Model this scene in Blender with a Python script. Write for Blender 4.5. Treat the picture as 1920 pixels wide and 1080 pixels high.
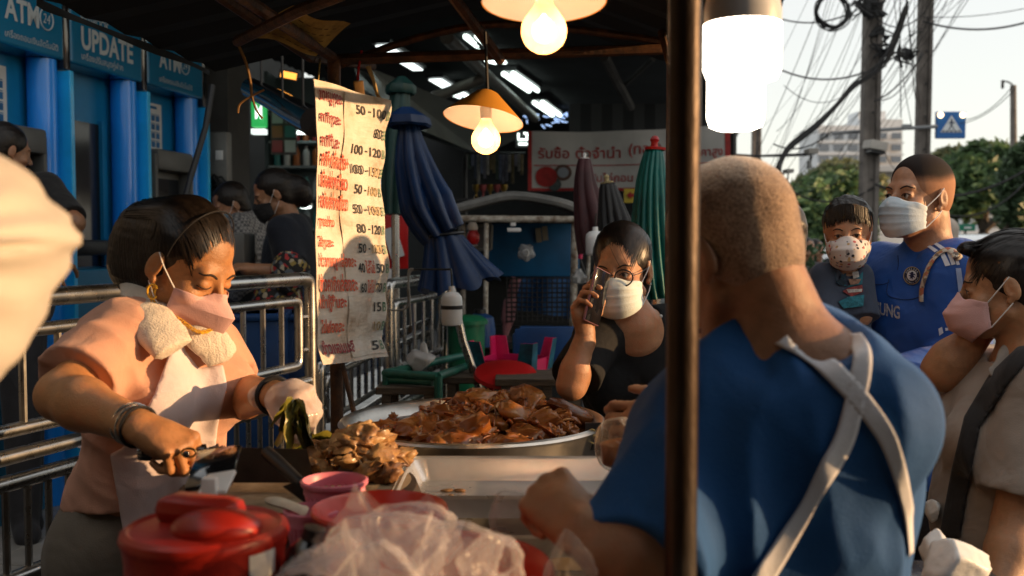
import bpy, bmesh, math, random
import numpy as np
from mathutils import Vector, Matrix
for o in list(bpy.data.objects):
 bpy.data.objects.remove(o)
R = math.radians
random.seed(7)
rng = np.random.default_rng(7)
SC = bpy.context.scene
COL = SC.collection
FPX = 1867.0                       # focal length in photograph pixels (35 mm on 36 mm, 1920 wide)
CAMZ = 1.5
PITCH = math.atan(90 / FPX)        # horizon 90 px above the middle
cam_d = bpy.data.cameras.new('camera')
cam = bpy.data.objects.new('camera', cam_d)
COL.objects.link(cam)
cam.location = (0, 0, CAMZ)
cam.rotation_euler = (R(90) - PITCH, 0, 0)
cam_d.lens = 35.0
cam_d.sensor_width = 36.0
cam_d.clip_start = 0.05
cam_d.clip_end = 2000
cam_d.dof.use_dof = True
cam_d.dof.focus_distance = 2.45
cam_d.dof.aperture_fstop = 4.2
SC.camera = cam
SUN = Vector((0.985, -0.100, 0.140)).normalized()      # towards the sun
sun_el = math.asin(SUN.z)
sun_az = math.atan2(SUN.x, SUN.y)
world = bpy.data.worlds.new('World')
SC.world = world
world.use_nodes = True
wn = world.node_tree.nodes
wl = world.node_tree.links
wn.clear()
sky = wn.new('ShaderNodeTexSky')
sky.sky_type = 'NISHITA'
sky.sun_disc = False
sky.sun_elevation = sun_el
sky.sun_rotation = sun_az
sky.air_density = 1.0
sky.dust_density = 1.0
sky.ozone_density = 1.0
bg = wn.new('ShaderNodeBackground')
bg.inputs['Strength'].default_value = 0.05
wo = wn.new('ShaderNodeOutputWorld')
wl.new(sky.outputs[0], bg.inputs[0])
hz_bg = wn.new('ShaderNodeBackground')          # bright even haze over the blue
hz_bg.inputs[0].default_value = (1.0, 0.975, 0.93, 1)
hz_bg.inputs['Strength'].default_value = 0.52
ad_ = wn.new('ShaderNodeAddShader')
wl.new(bg.outputs[0], ad_.inputs[0])
wl.new(hz_bg.outputs[0], ad_.inputs[1])
wl.new(ad_.outputs[0], wo.inputs[0])
sd = bpy.data.lights.new('sun', 'SUN')
sd.energy = 4.4
sd.angle = R(0.5)
sd.color = (1.0, 0.60, 0.28)
so = bpy.data.objects.new('sun', sd)
COL.objects.link(so)
so.location = SUN * 30
so.rotation_euler = SUN.to_track_quat('Z', 'Y').to_euler()
SC.view_settings.view_transform = 'Standard'
SC.view_settings.look = 'None'
SC.view_settings.gamma = 1.0
SC.view_settings.exposure = 0.6
SC.view_settings.use_curve_mapping = False
SC.cycles.use_denoising = True
SC.cycles.max_bounces = 8
SC.cycles.transparent_max_bounces = 12
SC.cycles.sample_clamp_indirect = 6.0
SC.cycles.caustics_reflective = False
SC.cycles.caustics_refractive = False
_f = Vector((0, math.cos(PITCH), -math.sin(PITCH)))
_u = Vector((0, math.sin(PITCH), math.cos(PITCH)))
def P(px, py, d):
 """world point seen at photograph pixel (px, py), d metres in front of the lens"""
 return Vector((0, 0, CAMZ)) + d * (_f + Vector(((px - 960) / FPX, 0, 0)) + _u * ((540 - py) / FPX))
def Sz(n, d):
 return n * d / FPX
def ZY(py, d):
 return P(960, py, d).z
AX = Vector((0.19, 1.0, 0)).normalized()      # the line the shops, the railing and the hall follow
AXR = Vector((AX.y, -AX.x, 0))                 # to the right of it
def L(x0, Y, z=0.0):
 """point on a line parallel to the shops: x0 is where the line crosses Y = 0"""
 return Vector((x0 + 0.19 * Y, Y, z))
MATS = {}
def pm(name, col, rough=0.5, metal=0.0, var=0.0, vs=8.0, col2=None, bump=0.0, bs=60.0, stretch=None, wrinkle=0.0, sss=0.0,
 trans=0.0, alpha=1.0, sheen=0.0, coat=0.0, emit=None, es=0.0, dirt=0.0, spec=0.5, ior=1.45, detail=4.0, rvar=0.0):
 """procedural Principled material: two-colour noise, bump, roughness variation"""
 if name in MATS:
  return MATS[name]
 m = bpy.data.materials.new(name)
 m.use_nodes = True
 nt = m.node_tree
 n, l = nt.nodes, nt.links
 b = n['Principled BSDF']
 b.inputs['Base Color'].default_value = (*col, 1)
 b.inputs['Roughness'].default_value = rough
 b.inputs['Metallic'].default_value = metal
 b.inputs['IOR'].default_value = ior
 b.inputs['Specular IOR Level'].default_value = spec
 b.inputs['Subsurface Weight'].default_value = sss
 if sss:
  b.inputs['Subsurface Radius'].default_value = (1.0, 0.35, 0.2)
  b.inputs['Subsurface Scale'].default_value = 0.006
 b.inputs['Transmission Weight'].default_value = trans
 b.inputs['Alpha'].default_value = alpha
 b.inputs['Sheen Weight'].default_value = sheen
 b.inputs['Coat Weight'].default_value = coat
 if emit:
  b.inputs['Emission Color'].default_value = (*emit, 1)
  b.inputs['Emission Strength'].default_value = es
 tc = n.new('ShaderNodeTexCoord')
 src = tc.outputs['Object']
 if stretch:
  mp = n.new('ShaderNodeMapping')
  mp.inputs['Scale'].default_value = stretch
  l.new(src, mp.inputs[0])
  src = mp.outputs[0]
 if var or col2:
  nz = n.new('ShaderNodeTexNoise')
  nz.inputs['Scale'].default_value = vs
  nz.inputs['Detail'].default_value = detail
  nz.inputs['Roughness'].default_value = 0.62
  l.new(src, nz.inputs['Vector'])
  cr = n.new('ShaderNodeValToRGB')
  c2 = col2 or tuple(max(0, c * (1 - var)) for c in col)
  c1 = col if col2 else tuple(c * (1 + var * 0.6) for c in col)
  cr.color_ramp.elements[0].position = 0.36
  cr.color_ramp.elements[1].position = 0.64
  cr.color_ramp.elements[0].color = (*c2, 1)
  cr.color_ramp.elements[1].color = (*c1, 1)
  l.new(nz.outputs['Fac'], cr.inputs[0])
  l.new(cr.outputs[0], b.inputs['Base Color'])
  if rvar:
   mr = n.new('ShaderNodeMapRange')
   mr.inputs['To Min'].default_value = max(0.02, rough - rvar)
   mr.inputs['To Max'].default_value = min(1, rough + rvar)
   l.new(nz.outputs['Fac'], mr.inputs[0])
   l.new(mr.outputs[0], b.inputs['Roughness'])
 if bump:
  n2 = n.new('ShaderNodeTexNoise')
  n2.inputs['Scale'].default_value = bs
  n2.inputs['Detail'].default_value = 3
  l.new(src, n2.inputs['Vector'])
  bp = n.new('ShaderNodeBump')
  bp.inputs['Strength'].default_value = bump
  bp.inputs['Distance'].default_value = 0.004
  l.new(n2.outputs['Fac'], bp.inputs['Height'])
  l.new(bp.outputs[0], b.inputs['Normal'])
  if wrinkle:
   n3 = n.new('ShaderNodeTexNoise')
   n3.inputs['Scale'].default_value = 11
   n3.inputs['Detail'].default_value = 2
   n3.inputs['Distortion'].default_value = 0.7
   l.new(tc.outputs['Object'], n3.inputs['Vector'])
   b3 = n.new('ShaderNodeBump')
   b3.inputs['Strength'].default_value = wrinkle
   b3.inputs['Distance'].default_value = 0.03
   l.new(n3.outputs['Fac'], b3.inputs['Height'])
   l.new(b3.outputs[0], bp.inputs['Normal'])
 MATS[name] = m
 return m
def node_mat(name, build):
 """a material whose tree is written by build(nodes, links, principled, texcoord)"""
 if name in MATS:
  return MATS[name]
 m = bpy.data.materials.new(name)
 m.use_nodes = True
 n, l = m.node_tree.nodes, m.node_tree.links
 tc = n.new('ShaderNodeTexCoord')
 build(n, l, n['Principled BSDF'], tc)
 MATS[name] = m
 return m
def ramp(n, stops, interp='LINEAR'):
 cr = n.new('ShaderNodeValToRGB')
 cr.color_ramp.interpolation = interp
 e = cr.color_ramp.elements
 while len(e) < len(stops):
  e.new(0.5)
 for i, (p, c) in enumerate(stops):
  e[i].position = p
  e[i].color = (*c, 1)
 return cr
INV = {}                       # world matrix of every parent, for parenting without moving
def _link(o, parent):
 COL.objects.link(o)
 if parent is not None:
  o.parent = parent
  o.matrix_parent_inverse = INV.get(parent.name, Matrix.Identity(4)).inverted()
 return o
def mesh_obj(name, v, f, m=None, parent=None, smooth=True, mats=None, midx=None):
 me = bpy.data.meshes.new(name)
 if isinstance(v, np.ndarray) and isinstance(f, np.ndarray) and len(f):
  k = f.shape[1]
  me.vertices.add(len(v))
  me.vertices.foreach_set('co', np.ascontiguousarray(v, dtype=np.float32).ravel())
  me.loops.add(f.size)
  me.loops.foreach_set('vertex_index', np.ascontiguousarray(f, dtype=np.int32).ravel())
  me.polygons.add(len(f))
  me.polygons.foreach_set('loop_start', np.arange(0, f.size, k, dtype=np.int32))
  me.update(calc_edges=True)
 else:
  me.from_pydata([tuple(p) for p in v], [], [tuple(int(i) for i in q) for q in f])
  me.update()
 if smooth and len(me.polygons):
  me.polygons.foreach_set('use_smooth', np.ones(len(me.polygons), dtype=bool))
 for mm in (mats or ([m] if m else [])):
  me.materials.append(mm)
 if midx is not None:
  me.polygons.foreach_set('material_index', np.asarray(midx, dtype=np.int32))
 o = bpy.data.objects.new(name, me)
 return _link(o, parent)
def tag(o, label=None, cat=None, group=None, kind=None):
 if label:
  o['label'] = label
 if cat:
  o['category'] = cat
 if group:
  o['group'] = group
 if kind:
  o['kind'] = kind
 return o
def thing(name, label, cat, loc=(0, 0, 0), group=None):
 o = bpy.data.objects.new(name, None)
 o.empty_display_size = 0.05
 o.location = loc
 COL.objects.link(o)
 INV[o.name] = Matrix.Translation(Vector(loc))
 return tag(o, label, cat, group)
def dup(o, loc=None, rz=0.0, label=None, parent=None, mat=None):
 """copy of a thing with copies of its parts and their sub-parts (mesh data shared)"""
 c = o.copy()
 COL.objects.link(c)
 if parent is not None:
  c.parent = parent
 else:
  if loc is not None:
   c.location = loc
  if rz:
   c.rotation_euler = (0, 0, rz)
 if label:
  c['label'] = label
 for ch in [q for q in bpy.data.objects if q.parent == o]:
  dup(ch, parent=c)
 return c
class MB:
 """collects boxes, tubes, lathes ... and links them as ONE mesh object"""
 def __init__(s):
  s.v, s.f, s.m = [], [], []
  s.cur = 0
 def add(s, v, f):
  k = len(s.v)
  s.v += [tuple(p) for p in v]
  s.f += [tuple(i + k for i in q) for q in f]
  s.m += [s.cur] * len(f)
  return s
 def box(s, c, size, ux=(1, 0, 0), uy=(0, 1, 0), uz=(0, 0, 1), bev=0.0):
  c, ux, uy, uz = Vector(c), Vector(ux).normalized(), Vector(uy).normalized(), Vector(uz).normalized()
  a, b, d = (q / 2 for q in size)
  bm = bmesh.new()
  bmesh.ops.create_cube(bm, size=1.0)
  for v in bm.verts:
   v.co = Vector((v.co.x * 2 * a, v.co.y * 2 * b, v.co.z * 2 * d))
  if bev:
   bmesh.ops.bevel(bm, geom=list(bm.edges), offset=bev, segments=2, affect='EDGES', profile=0.5)
  bm.verts.index_update()
  vs = [c + ux * v.co.x + uy * v.co.y + uz * v.co.z for v in bm.verts]
  fs = [[v.index for v in q.verts] for q in bm.faces]
  bm.free()
  return s.add(vs, fs)
 def tube(s, pts, r, seg=8, closed=False, cap=True, flat=None):
  pts = [Vector(p) for p in pts]
  n = len(pts)
  rs = r if isinstance(r, (list, tuple)) else [r] * n
  vs, fs = [], []
  prev = None
  for i, p in enumerate(pts):
   if closed:
    t = pts[(i + 1) % n] - pts[i - 1]
   else:
    t = pts[min(i + 1, n - 1)] - pts[max(i - 1, 0)]
   t = t.normalized() if t.length > 1e-9 else Vector((0, 0, 1))
   if prev is None:
    a = Vector((0, 0, 1)) if abs(t.z) < 0.9 else Vector((1, 0, 0))
    e1 = t.cross(a).normalized()
   else:
    e1 = (prev - t * prev.dot(t))
    e1 = e1.normalized() if e1.length > 1e-6 else t.orthogonal().normalized()
   prev = e1
   e2 = t.cross(e1)
   for k in range(seg):
    q = 2 * math.pi * k / seg
    vs.append(p + (e1 * math.cos(q) + e2 * math.sin(q) * (flat or 1.0)) * rs[i])
  m = n if closed else n - 1
  for i in range(m):
   j = (i + 1) % n
   for k in range(seg):
    k2 = (k + 1) % seg
    fs.append((i * seg + k, i * seg + k2, j * seg + k2, j * seg + k))
  if cap and not closed:
   fs.append(tuple(range(seg))[::-1])
   fs.append(tuple((n - 1) * seg + k for k in range(seg)))
  return s.add(vs, fs)
 def lathe(s, c, prof, seg=32, ax=(0, 0, 1), cap=False, wob=None):
  """prof: (radius, height) pairs round the axis through c"""
  c, ax = Vector(c), Vector(ax).normalized()
  e1 = ax.orthogonal().normalized()
  if abs(ax.z) > 0.99:
   e1 = Vector((1, 0, 0))
  e2 = ax.cross(e1)
  vs, fs = [], []
  for i, (r, h) in enumerate(prof):
   for k in range(seg):
    q = 2 * math.pi * k / seg
    rr = r * (wob(q, i) if wob else 1.0)
    vs.append(c + ax * h + (e1 * math.cos(q) + e2 * math.sin(q)) * rr)
  for i in range(len(prof) - 1):
   for k in range(seg):
    k2 = (k + 1) % seg
    fs.append((i * seg + k, i * seg + k2, (i + 1) * seg + k2, (i + 1) * seg + k))
  if cap:
   fs.append(tuple(range(seg))[::-1])
   fs.append(tuple((len(prof) - 1) * seg + k for k in range(seg)))
  return s.add(vs, fs)
 def grid(s, fn, nu, nv):
  """fn(u, v) for u, v in 0..1"""
  vs = [fn(i / nu, j / nv) for j in range(nv + 1) for i in range(nu + 1)]
  fs = [(j * (nu + 1) + i, j * (nu + 1) + i + 1, (j + 1) * (nu + 1) + i + 1, (j + 1) * (nu + 1) + i)
   for j in range(nv) for i in range(nu)]
  return s.add(vs, fs)
 def prism(s, pts, h0, h1, o=(0, 0, 0), ux=(1, 0, 0), uy=(0, 1, 0), uz=(0, 0, 1)):
  """outline pts (u, v) extruded along uz from h0 to h1"""
  o, ux, uy, uz = Vector(o), Vector(ux), Vector(uy), Vector(uz)
  n = len(pts)
  vs = [o + ux * a + uy * b + uz * h for h in (h0, h1) for a, b in pts]
  fs = [tuple(range(n))[::-1], tuple(range(n, 2 * n))]
  fs += [(i, (i + 1) % n, n + (i + 1) % n, n + i) for i in range(n)]
  return s.add(vs, fs)
 def ell(s, c, r, seg=14, rings=8, M=None):
  c = Vector(c)
  vs, fs = [], []
  for i in range(rings + 1):
   t = math.pi * i / rings
   for k in range(seg):
    q = 2 * math.pi * k / seg
    p = Vector((r[0] * math.sin(t) * math.cos(q), r[1] * math.sin(t) * math.sin(q), r[2] * math.cos(t)))
    vs.append(c + (M @ p if M else p))
  for i in range(rings):
   for k in range(seg):
    k2 = (k + 1) % seg
    fs.append((i * seg + k, (i + 1) * seg + k, (i + 1) * seg + k2, i * seg + k2))
  return s.add(vs, fs)
 def build(s, name, m, parent=None, smooth=True, mats=None, sharp=None):
  o = mesh_obj(name, s.v, s.f, m, parent, smooth, mats, s.m if mats else None)
  if smooth:
   me = o.data
   me.set_sharp_from_angle(angle=R(sharp if sharp else 40))
  return o
def line_pts(a, b, n=8, sag=0.0):
 a, b = Vector(a), Vector(b)
 return [a.lerp(b, i / n) - Vector((0, 0, sag * 4 * (i / n) * (1 - i / n))) for i in range(n + 1)]
def bez(p0, p1, p2, p3, n=10):
 p0, p1, p2, p3 = map(Vector, (p0, p1, p2, p3))
 out = []
 for i in range(n + 1):
  t = i / n
  out.append(p0 * (1 - t) ** 3 + p1 * 3 * t * (1 - t) ** 2 + p2 * 3 * t * t * (1 - t) + p3 * t ** 3)
 return out
def smooth_path(pts, n=6):
 """Catmull-Rom through pts"""
 pts = [Vector(p) for p in pts]
 out = []
 for i in range(len(pts) - 1):
  a, b, c, d = pts[max(i - 1, 0)], pts[i], pts[i + 1], pts[min(i + 2, len(pts) - 1)]
  for k in range(n):
   t = k / n
   out.append(0.5 * ((2 * b) + (c - a) * t + (2 * a - 5 * b + 4 * c - d) * t * t + (3 * b - a - 3 * c + d) * t ** 3))
 out.append(pts[-1])
 return out
def text_mesh(s, bold=0.0, res=3):
 """outline letters as (verts 2D scaled to cap height ~1, faces)"""
 cu = bpy.data.curves.new('lettering', 'FONT')
 cu.body = s
 cu.size = 1.0
 cu.resolution_u = res
 cu.offset = bold
 cu.align_x = 'LEFT'
 o = bpy.data.objects.new('lettering', cu)
 COL.objects.link(o)
 dg = bpy.context.evaluated_depsgraph_get()
 me = o.evaluated_get(dg).to_mesh()
 v = [Vector(q.co) for q in me.vertices]
 f = [tuple(p.vertices) for p in me.polygons]
 o.evaluated_get(dg).to_mesh_clear()
 bpy.data.objects.remove(o)
 bpy.data.curves.remove(cu)
 return v, f
def lettering(name, s, origin, ux, uy, width=None, height=None, m=None, parent=None, bold=0.0, align='L', fn=None, shear=0.0, lift=0.0):
 """letters laid on a plane (or on fn(u, v)); fitted to width and/or cap height"""
 v, f = text_mesh(s, bold)
 if not v:
  return None
 x0, x1 = min(q.x for q in v), max(q.x for q in v)
 y0, y1 = min(q.y for q in v), max(q.y for q in v)
 if width and height:
  sx, sy = width / (x1 - x0), height / (y1 - y0)
 elif width:
  sx = sy = width / (x1 - x0)
 else:
  sx = sy = height / (y1 - y0)
 w = (x1 - x0) * sx
 off = {'L': 0, 'C': -w / 2, 'R': -w}[align]
 ux, uy, origin = Vector(ux), Vector(uy), Vector(origin)
 nz = ux.cross(uy).normalized()
 out = []
 for q in v:
  a = (q.x - x0) * sx + off + shear * (q.y - y0) * sy
  b = (q.y - y0) * sy
  out.append(fn(a, b) if fn else origin + ux * a + uy * b + nz * lift)
 return mesh_obj(name, out, f, m, parent, smooth=False)
_NT = rng.random((32, 32, 32)).astype(np.float32) * 2 - 1
def vnoise(x, y, z):
 xi, yi, zi = np.floor(x).astype(np.int32), np.floor(y).astype(np.int32), np.floor(z).astype(np.int32)
 fx, fy, fz = x - xi, y - yi, z - zi
 fx, fy, fz = fx * fx * (3 - 2 * fx), fy * fy * (3 - 2 * fy), fz * fz * (3 - 2 * fz)
 a, b, c = xi & 31, yi & 31, zi & 31
 a1, b1, c1 = (a + 1) & 31, (b + 1) & 31, (c + 1) & 31
 T = _NT
 return (((T[a, b, c] * (1 - fx) + T[a1, b, c] * fx) * (1 - fy) + (T[a, b1, c] * (1 - fx) + T[a1, b1, c] * fx) * fy) * (1 - fz)
   + ((T[a, b, c1] * (1 - fx) + T[a1, b, c1] * fx) * (1 - fy) + (T[a, b1, c1] * (1 - fx) + T[a1, b1, c1] * fx) * fy) * fz)
class Frame:
 """local frame: columns of M are the local x, y, z axes in the world; c origin; s scale"""
 def __init__(s, c, M=None, sc=1.0):
  s.c = np.array(c, dtype=np.float64)
  s.M = np.array(M, dtype=np.float64) if M is not None else np.eye(3)
  s.s = sc
 def w(s, p):
  return Vector(s.c + s.s * (s.M @ np.array(p, dtype=np.float64)))
 def dir(s, p):
  return Vector(s.M @ np.array(p, dtype=np.float64))
WORLD = Frame((0, 0, 0))
def head_frame(c, yaw, pitch=0.0, roll=0.0, sc=1.0):
 """yaw 0 faces the camera (-Y), positive turns to the picture's right; pitch > 0 looks down; local y is forward, x to the head's own left... z up"""
 y, p = R(yaw), R(pitch)
 fw = Vector((math.sin(y) * math.cos(p), -math.cos(y) * math.cos(p), -math.sin(p)))
 up = Vector((0, 0, 1))
 xr = fw.cross(up).normalized()          # the head's own right
 up = xr.cross(fw).normalized()
 rot = Matrix.Rotation(R(roll), 3, fw)
 xr, up = rot @ xr, rot @ up
 M = np.array([[xr.x, fw.x, up.x], [xr.y, fw.y, up.y], [xr.z, fw.z, up.z]])
 return Frame(c, M, sc)
def ell(c, r, rot=None):
 c, r = np.array(c, float), np.array(r, float)
 Q = np.array(rot.to_matrix() if rot is not None else np.eye(3))
 def f(x, y, z):
  x, y, z = x - c[0], y - c[1], z - c[2]
  if rot is not None:
   x, y, z = (Q[0, 0] * x + Q[1, 0] * y + Q[2, 0] * z, Q[0, 1] * x + Q[1, 1] * y + Q[2, 1] * z, Q[0, 2] * x + Q[1, 2] * y + Q[2, 2] * z)
  a, b, e = x / r[0], y / r[1], z / r[2]
  k0 = np.sqrt(a * a + b * b + e * e)
  k1 = np.sqrt((a / r[0]) ** 2 + (b / r[1]) ** 2 + (e / r[2]) ** 2) + 1e-9
  return k0 * (k0 - 1) / k1
 m = max(r)
 return f, c - m, c + m
def cap(a, b, ra, rb=None, flat=False, sq=None):
 """round cone a-b; flat cuts the far end square; sq = (axis, factor) squeezes the section along axis"""
 a, b = np.array(a, float), np.array(b, float)
 rb = ra if rb is None else rb
 ab = b - a
 L2 = float(ab @ ab) + 1e-12
 Ln = math.sqrt(L2)
 dn = ab / Ln
 if sq is not None:
  sa = np.array(sq[0], float)
  sa = sa - dn * (sa @ dn)
  sa = sa / (np.linalg.norm(sa) + 1e-9)
  sf = sq[1]
 def f(x, y, z):
  x, y, z = x - a[0], y - a[1], z - a[2]
  t = (x * ab[0] + y * ab[1] + z * ab[2]) / L2
  tc = np.clip(t, 0, 1)
  qx, qy, qz = x - tc * ab[0], y - tc * ab[1], z - tc * ab[2]
  if sq is not None:
   w = (qx * sa[0] + qy * sa[1] + qz * sa[2]) * (1 / sf - 1)
   qx, qy, qz = qx + w * sa[0], qy + w * sa[1], qz + w * sa[2]
  d = np.sqrt(qx * qx + qy * qy + qz * qz) - (ra + (rb - ra) * tc)
  if sq is not None and sf < 1:
   d = d * sf
  if flat:
   d = np.maximum(d, (t - 1) * Ln)
  return d
 m = max(ra, rb) * max(1.0, sq[1] if sq else 1.0)
 return f, np.minimum(a, b) - m, np.maximum(a, b) + m
def rbox(c, hs, r, rot=None):
 c, hs = np.array(c, float), np.array(hs, float)
 Q = np.array(rot.to_matrix() if rot is not None else np.eye(3))
 def f(x, y, z):
  x, y, z = x - c[0], y - c[1], z - c[2]
  x, y, z = (Q[0, 0] * x + Q[1, 0] * y + Q[2, 0] * z, Q[0, 1] * x + Q[1, 1] * y + Q[2, 1] * z, Q[0, 2] * x + Q[1, 2] * y + Q[2, 2] * z)
  a, b, e = np.abs(x) - hs[0] + r, np.abs(y) - hs[1] + r, np.abs(z) - hs[2] + r
  return np.sqrt(np.maximum(a, 0) ** 2 + np.maximum(b, 0) ** 2 + np.maximum(e, 0) ** 2) + np.minimum(np.maximum(a, np.maximum(b, e)), 0) - r
 m = float(np.linalg.norm(hs))
 return f, c - m, c + m
def poly2(U, V, pts):
 """signed distance to a polygon (negative inside)"""
 d = np.full(np.broadcast(U, V).shape, 1e9, dtype=np.float32)
 ins = np.zeros(d.shape, dtype=bool)
 n = len(pts)
 for i in range(n):
  ax, ay = pts[i]
  bx, by = pts[(i + 1) % n]
  ex, ey = bx - ax, by - ay
  wx, wy = U - ax, V - ay
  t = np.clip((wx * ex + wy * ey) / (ex * ex + ey * ey + 1e-12), 0, 1)
  d = np.minimum(d, (wx - ex * t) ** 2 + (wy - ey * t) ** 2)
  c1 = (ay > V) != (by > V)
  ins ^= c1 & (U < (bx - ax) * (V - ay) / ((by - ay) if abs(by - ay) > 1e-12 else 1e-12) + ax)
 d = np.sqrt(d)
 return np.where(ins, -d, d)
class Field:
 def __init__(s, lo, hi, h):
  s.h = h
  s.o = np.array(lo, float)
  s.n = np.maximum(np.ceil((np.array(hi, float) - s.o) / h).astype(int) + 1, 3)
  s.d = np.full(s.n, 0.5, dtype=np.float32)
  s.ax = [(s.o[i] + h * np.arange(s.n[i])).astype(np.float32) for i in range(3)]
 def copy(s):
  g = Field.__new__(Field)
  g.h, g.o, g.n, g.ax, g.d = s.h, s.o, s.n, s.ax, s.d.copy()
  return g
 def xyz(s, sl=None):
  a = [s.ax[i] if sl is None else s.ax[i][sl[i]] for i in range(3)]
  return a[0][:, None, None], a[1][None, :, None], a[2][None, None, :]
 def _reg(s, prim, pad, fr):
  f, lo, hi = prim
  if fr is not WORLD:
   cs = np.array([[(lo, hi)[i][0], (lo, hi)[j][1], (lo, hi)[k][2]] for i in (0, 1) for j in (0, 1) for k in (0, 1)])
   cs = fr.c + fr.s * (cs @ fr.M.T)
   lo, hi = cs.min(0), cs.max(0)
  i0 = np.clip(np.floor((lo - pad - s.o) / s.h).astype(int), 0, s.n)
  i1 = np.clip(np.ceil((hi + pad - s.o) / s.h).astype(int) + 1, 0, s.n)
  if np.any(i1 <= i0):
   return None, None
  sl = tuple(slice(a, b) for a, b in zip(i0, i1))
  x, y, z = s.xyz(sl)
  if fr is not WORLD:
   M = fr.M
   x, y, z = (x - fr.c[0]) / fr.s, (y - fr.c[1]) / fr.s, (z - fr.c[2]) / fr.s
   x, y, z = (M[0, 0] * x + M[1, 0] * y + M[2, 0] * z, M[0, 1] * x + M[1, 1] * y + M[2, 1] * z, M[0, 2] * x + M[1, 2] * y + M[2, 2] * z)
  return sl, (f(x, y, z) * fr.s).astype(np.float32)
 def add(s, prim, k=0.015, fr=WORLD, off=0.0):
  k *= fr.s
  sl, d = s._reg(prim, k + off + 5 * s.h, fr)
  if sl is None:
   return s
  d = d - off
  o = s.d[sl]
  if k > 0:
   hh = np.clip(0.5 + 0.5 * (o - d) / k, 0, 1)
   s.d[sl] = o + (d - o) * hh - k * hh * (1 - hh)
  else:
   s.d[sl] = np.minimum(o, d)
  return s
 def sub(s, prim, k=0.008, fr=WORLD):
  k *= fr.s
  sl, d = s._reg(prim, k + 5 * s.h, fr)
  if sl is None:
   return s
  o = s.d[sl]
  if k > 0:
   hh = np.clip(0.5 - 0.5 * (o + d) / k, 0, 1)
   s.d[sl] = o + (-d - o) * hh + k * hh * (1 - hh)
  else:
   s.d[sl] = np.maximum(o, -d)
  return s
 def plane(s, p, n, k=0.0):
  """keeps the side the normal points away from"""
  p, n = Vector(p), Vector(n).normalized()
  x, y, z = s.xyz()
  g = ((x - p.x) * n.x + (y - p.y) * n.y + (z - p.z) * n.z).astype(np.float32)
  s.d = np.maximum(s.d, g)
  return s
 def noise(s, amp, freq, along=None, st=0.25, seed=0.0, ridge=False):
  x, y, z = s.xyz()
  if along is not None:
   a = Vector(along).normalized()
   t = (x * a.x + y * a.y + z * a.z) * (1 - st)
   x, y, z = x - t * a.x, y - t * a.y, z - t * a.z
  v = vnoise(x * freq + seed + y * 0, y * freq + seed * 1.7 + x * 0, z * freq + seed * 2.3 + x * 0)
  if ridge:
   v = 1 - 2 * np.abs(v)
  s.d = s.d + (amp * v).astype(np.float32)
  return s
 def sample(s, pts):
  q = (np.asarray(pts, float) - s.o) / s.h
  q = np.clip(q, 0, s.n - 1.001)
  i = q.astype(int)
  f = q - i
  d = s.d
  r = 0
  for a in (0, 1):
   for b in (0, 1):
    for c in (0, 1):
     w = (f[:, 0] if a else 1 - f[:, 0]) * (f[:, 1] if b else 1 - f[:, 1]) * (f[:, 2] if c else 1 - f[:, 2])
     r = r + w * d[i[:, 0] + a, i[:, 1] + b, i[:, 2] + c]
  return r
 def drape(s, pts, direc, off=0.003, n=60):
  """moves points along direc until they lie off above the surface"""
  p = np.array([tuple(q) for q in pts], float)
  v = np.array(Vector(direc).normalized())
  for _ in range(n):
   p = p + v[None, :] * np.clip(s.sample(p) - off, -0.02, 0.02)[:, None] * 0.7
  return p
 def nets(s):
  d = s.d
  d[0], d[-1] = np.maximum(d[0], 0.001), np.maximum(d[-1], 0.001)
  d[:, 0], d[:, -1] = np.maximum(d[:, 0], 0.001), np.maximum(d[:, -1], 0.001)
  d[:, :, 0], d[:, :, -1] = np.maximum(d[:, :, 0], 0.001), np.maximum(d[:, :, -1], 0.001)
  ins = d < 0
  cn = [(i, j, k) for i in (0, 1) for j in (0, 1) for k in (0, 1)]
  nx, ny, nz = d.shape
  cnt = np.zeros((nx - 1, ny - 1, nz - 1), dtype=np.int8)
  for i, j, k in cn:
   cnt += ins[i:nx - 1 + i, j:ny - 1 + j, k:nz - 1 + k]
  act = (cnt > 0) & (cnt < 8)
  idx = np.argwhere(act)
  vid = np.full(act.shape, -1, dtype=np.int32)
  vid[act] = np.arange(len(idx), dtype=np.int32)
  vals = np.stack([d[idx[:, 0] + i, idx[:, 1] + j, idx[:, 2] + k] for i, j, k in cn], 1)
  pos = np.zeros((len(idx), 3))
  num = np.zeros(len(idx))
  for a in range(8):
   for b in range(a + 1, 8):
    if sum(abs(p - q) for p, q in zip(cn[a], cn[b])) != 1:
     continue
    va, vb = vals[:, a], vals[:, b]
    cr = (va < 0) != (vb < 0)
    t = np.where(cr, va / np.where(cr, va - vb, 1), 0)
    pa, pb = np.array(cn[a], float), np.array(cn[b], float)
    pos += np.where(cr[:, None], pa + (pb - pa) * t[:, None], 0)
    num += cr
  v = s.o + s.h * (idx + pos / np.maximum(num, 1)[:, None])
  quads = []
  for ax in range(3):
   sl0 = [slice(None)] * 3
   sl1 = [slice(None)] * 3
   sl0[ax], sl1[ax] = slice(0, -1), slice(1, None)
   a, b = ins[tuple(sl0)], ins[tuple(sl1)]
   e = np.argwhere(a != b)
   o1, o2 = [(1, 2), (2, 0), (0, 1)][ax]
   e = e[(e[:, o1] > 0) & (e[:, o2] > 0) & (e[:, o1] < act.shape[o1]) & (e[:, o2] < act.shape[o2])]
   q = []
   for u, w in ((1, 1), (0, 1), (0, 0), (1, 0)):
    c = e.copy()
    c[:, o1] -= u
    c[:, o2] -= w
    q.append(vid[c[:, 0], c[:, 1], c[:, 2]])
   q = np.stack(q, 1)
   flip = ~a[e[:, 0], e[:, 1], e[:, 2]]
   q[flip] = q[flip][:, ::-1]
   quads.append(q)
  f = np.concatenate(quads)
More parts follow.
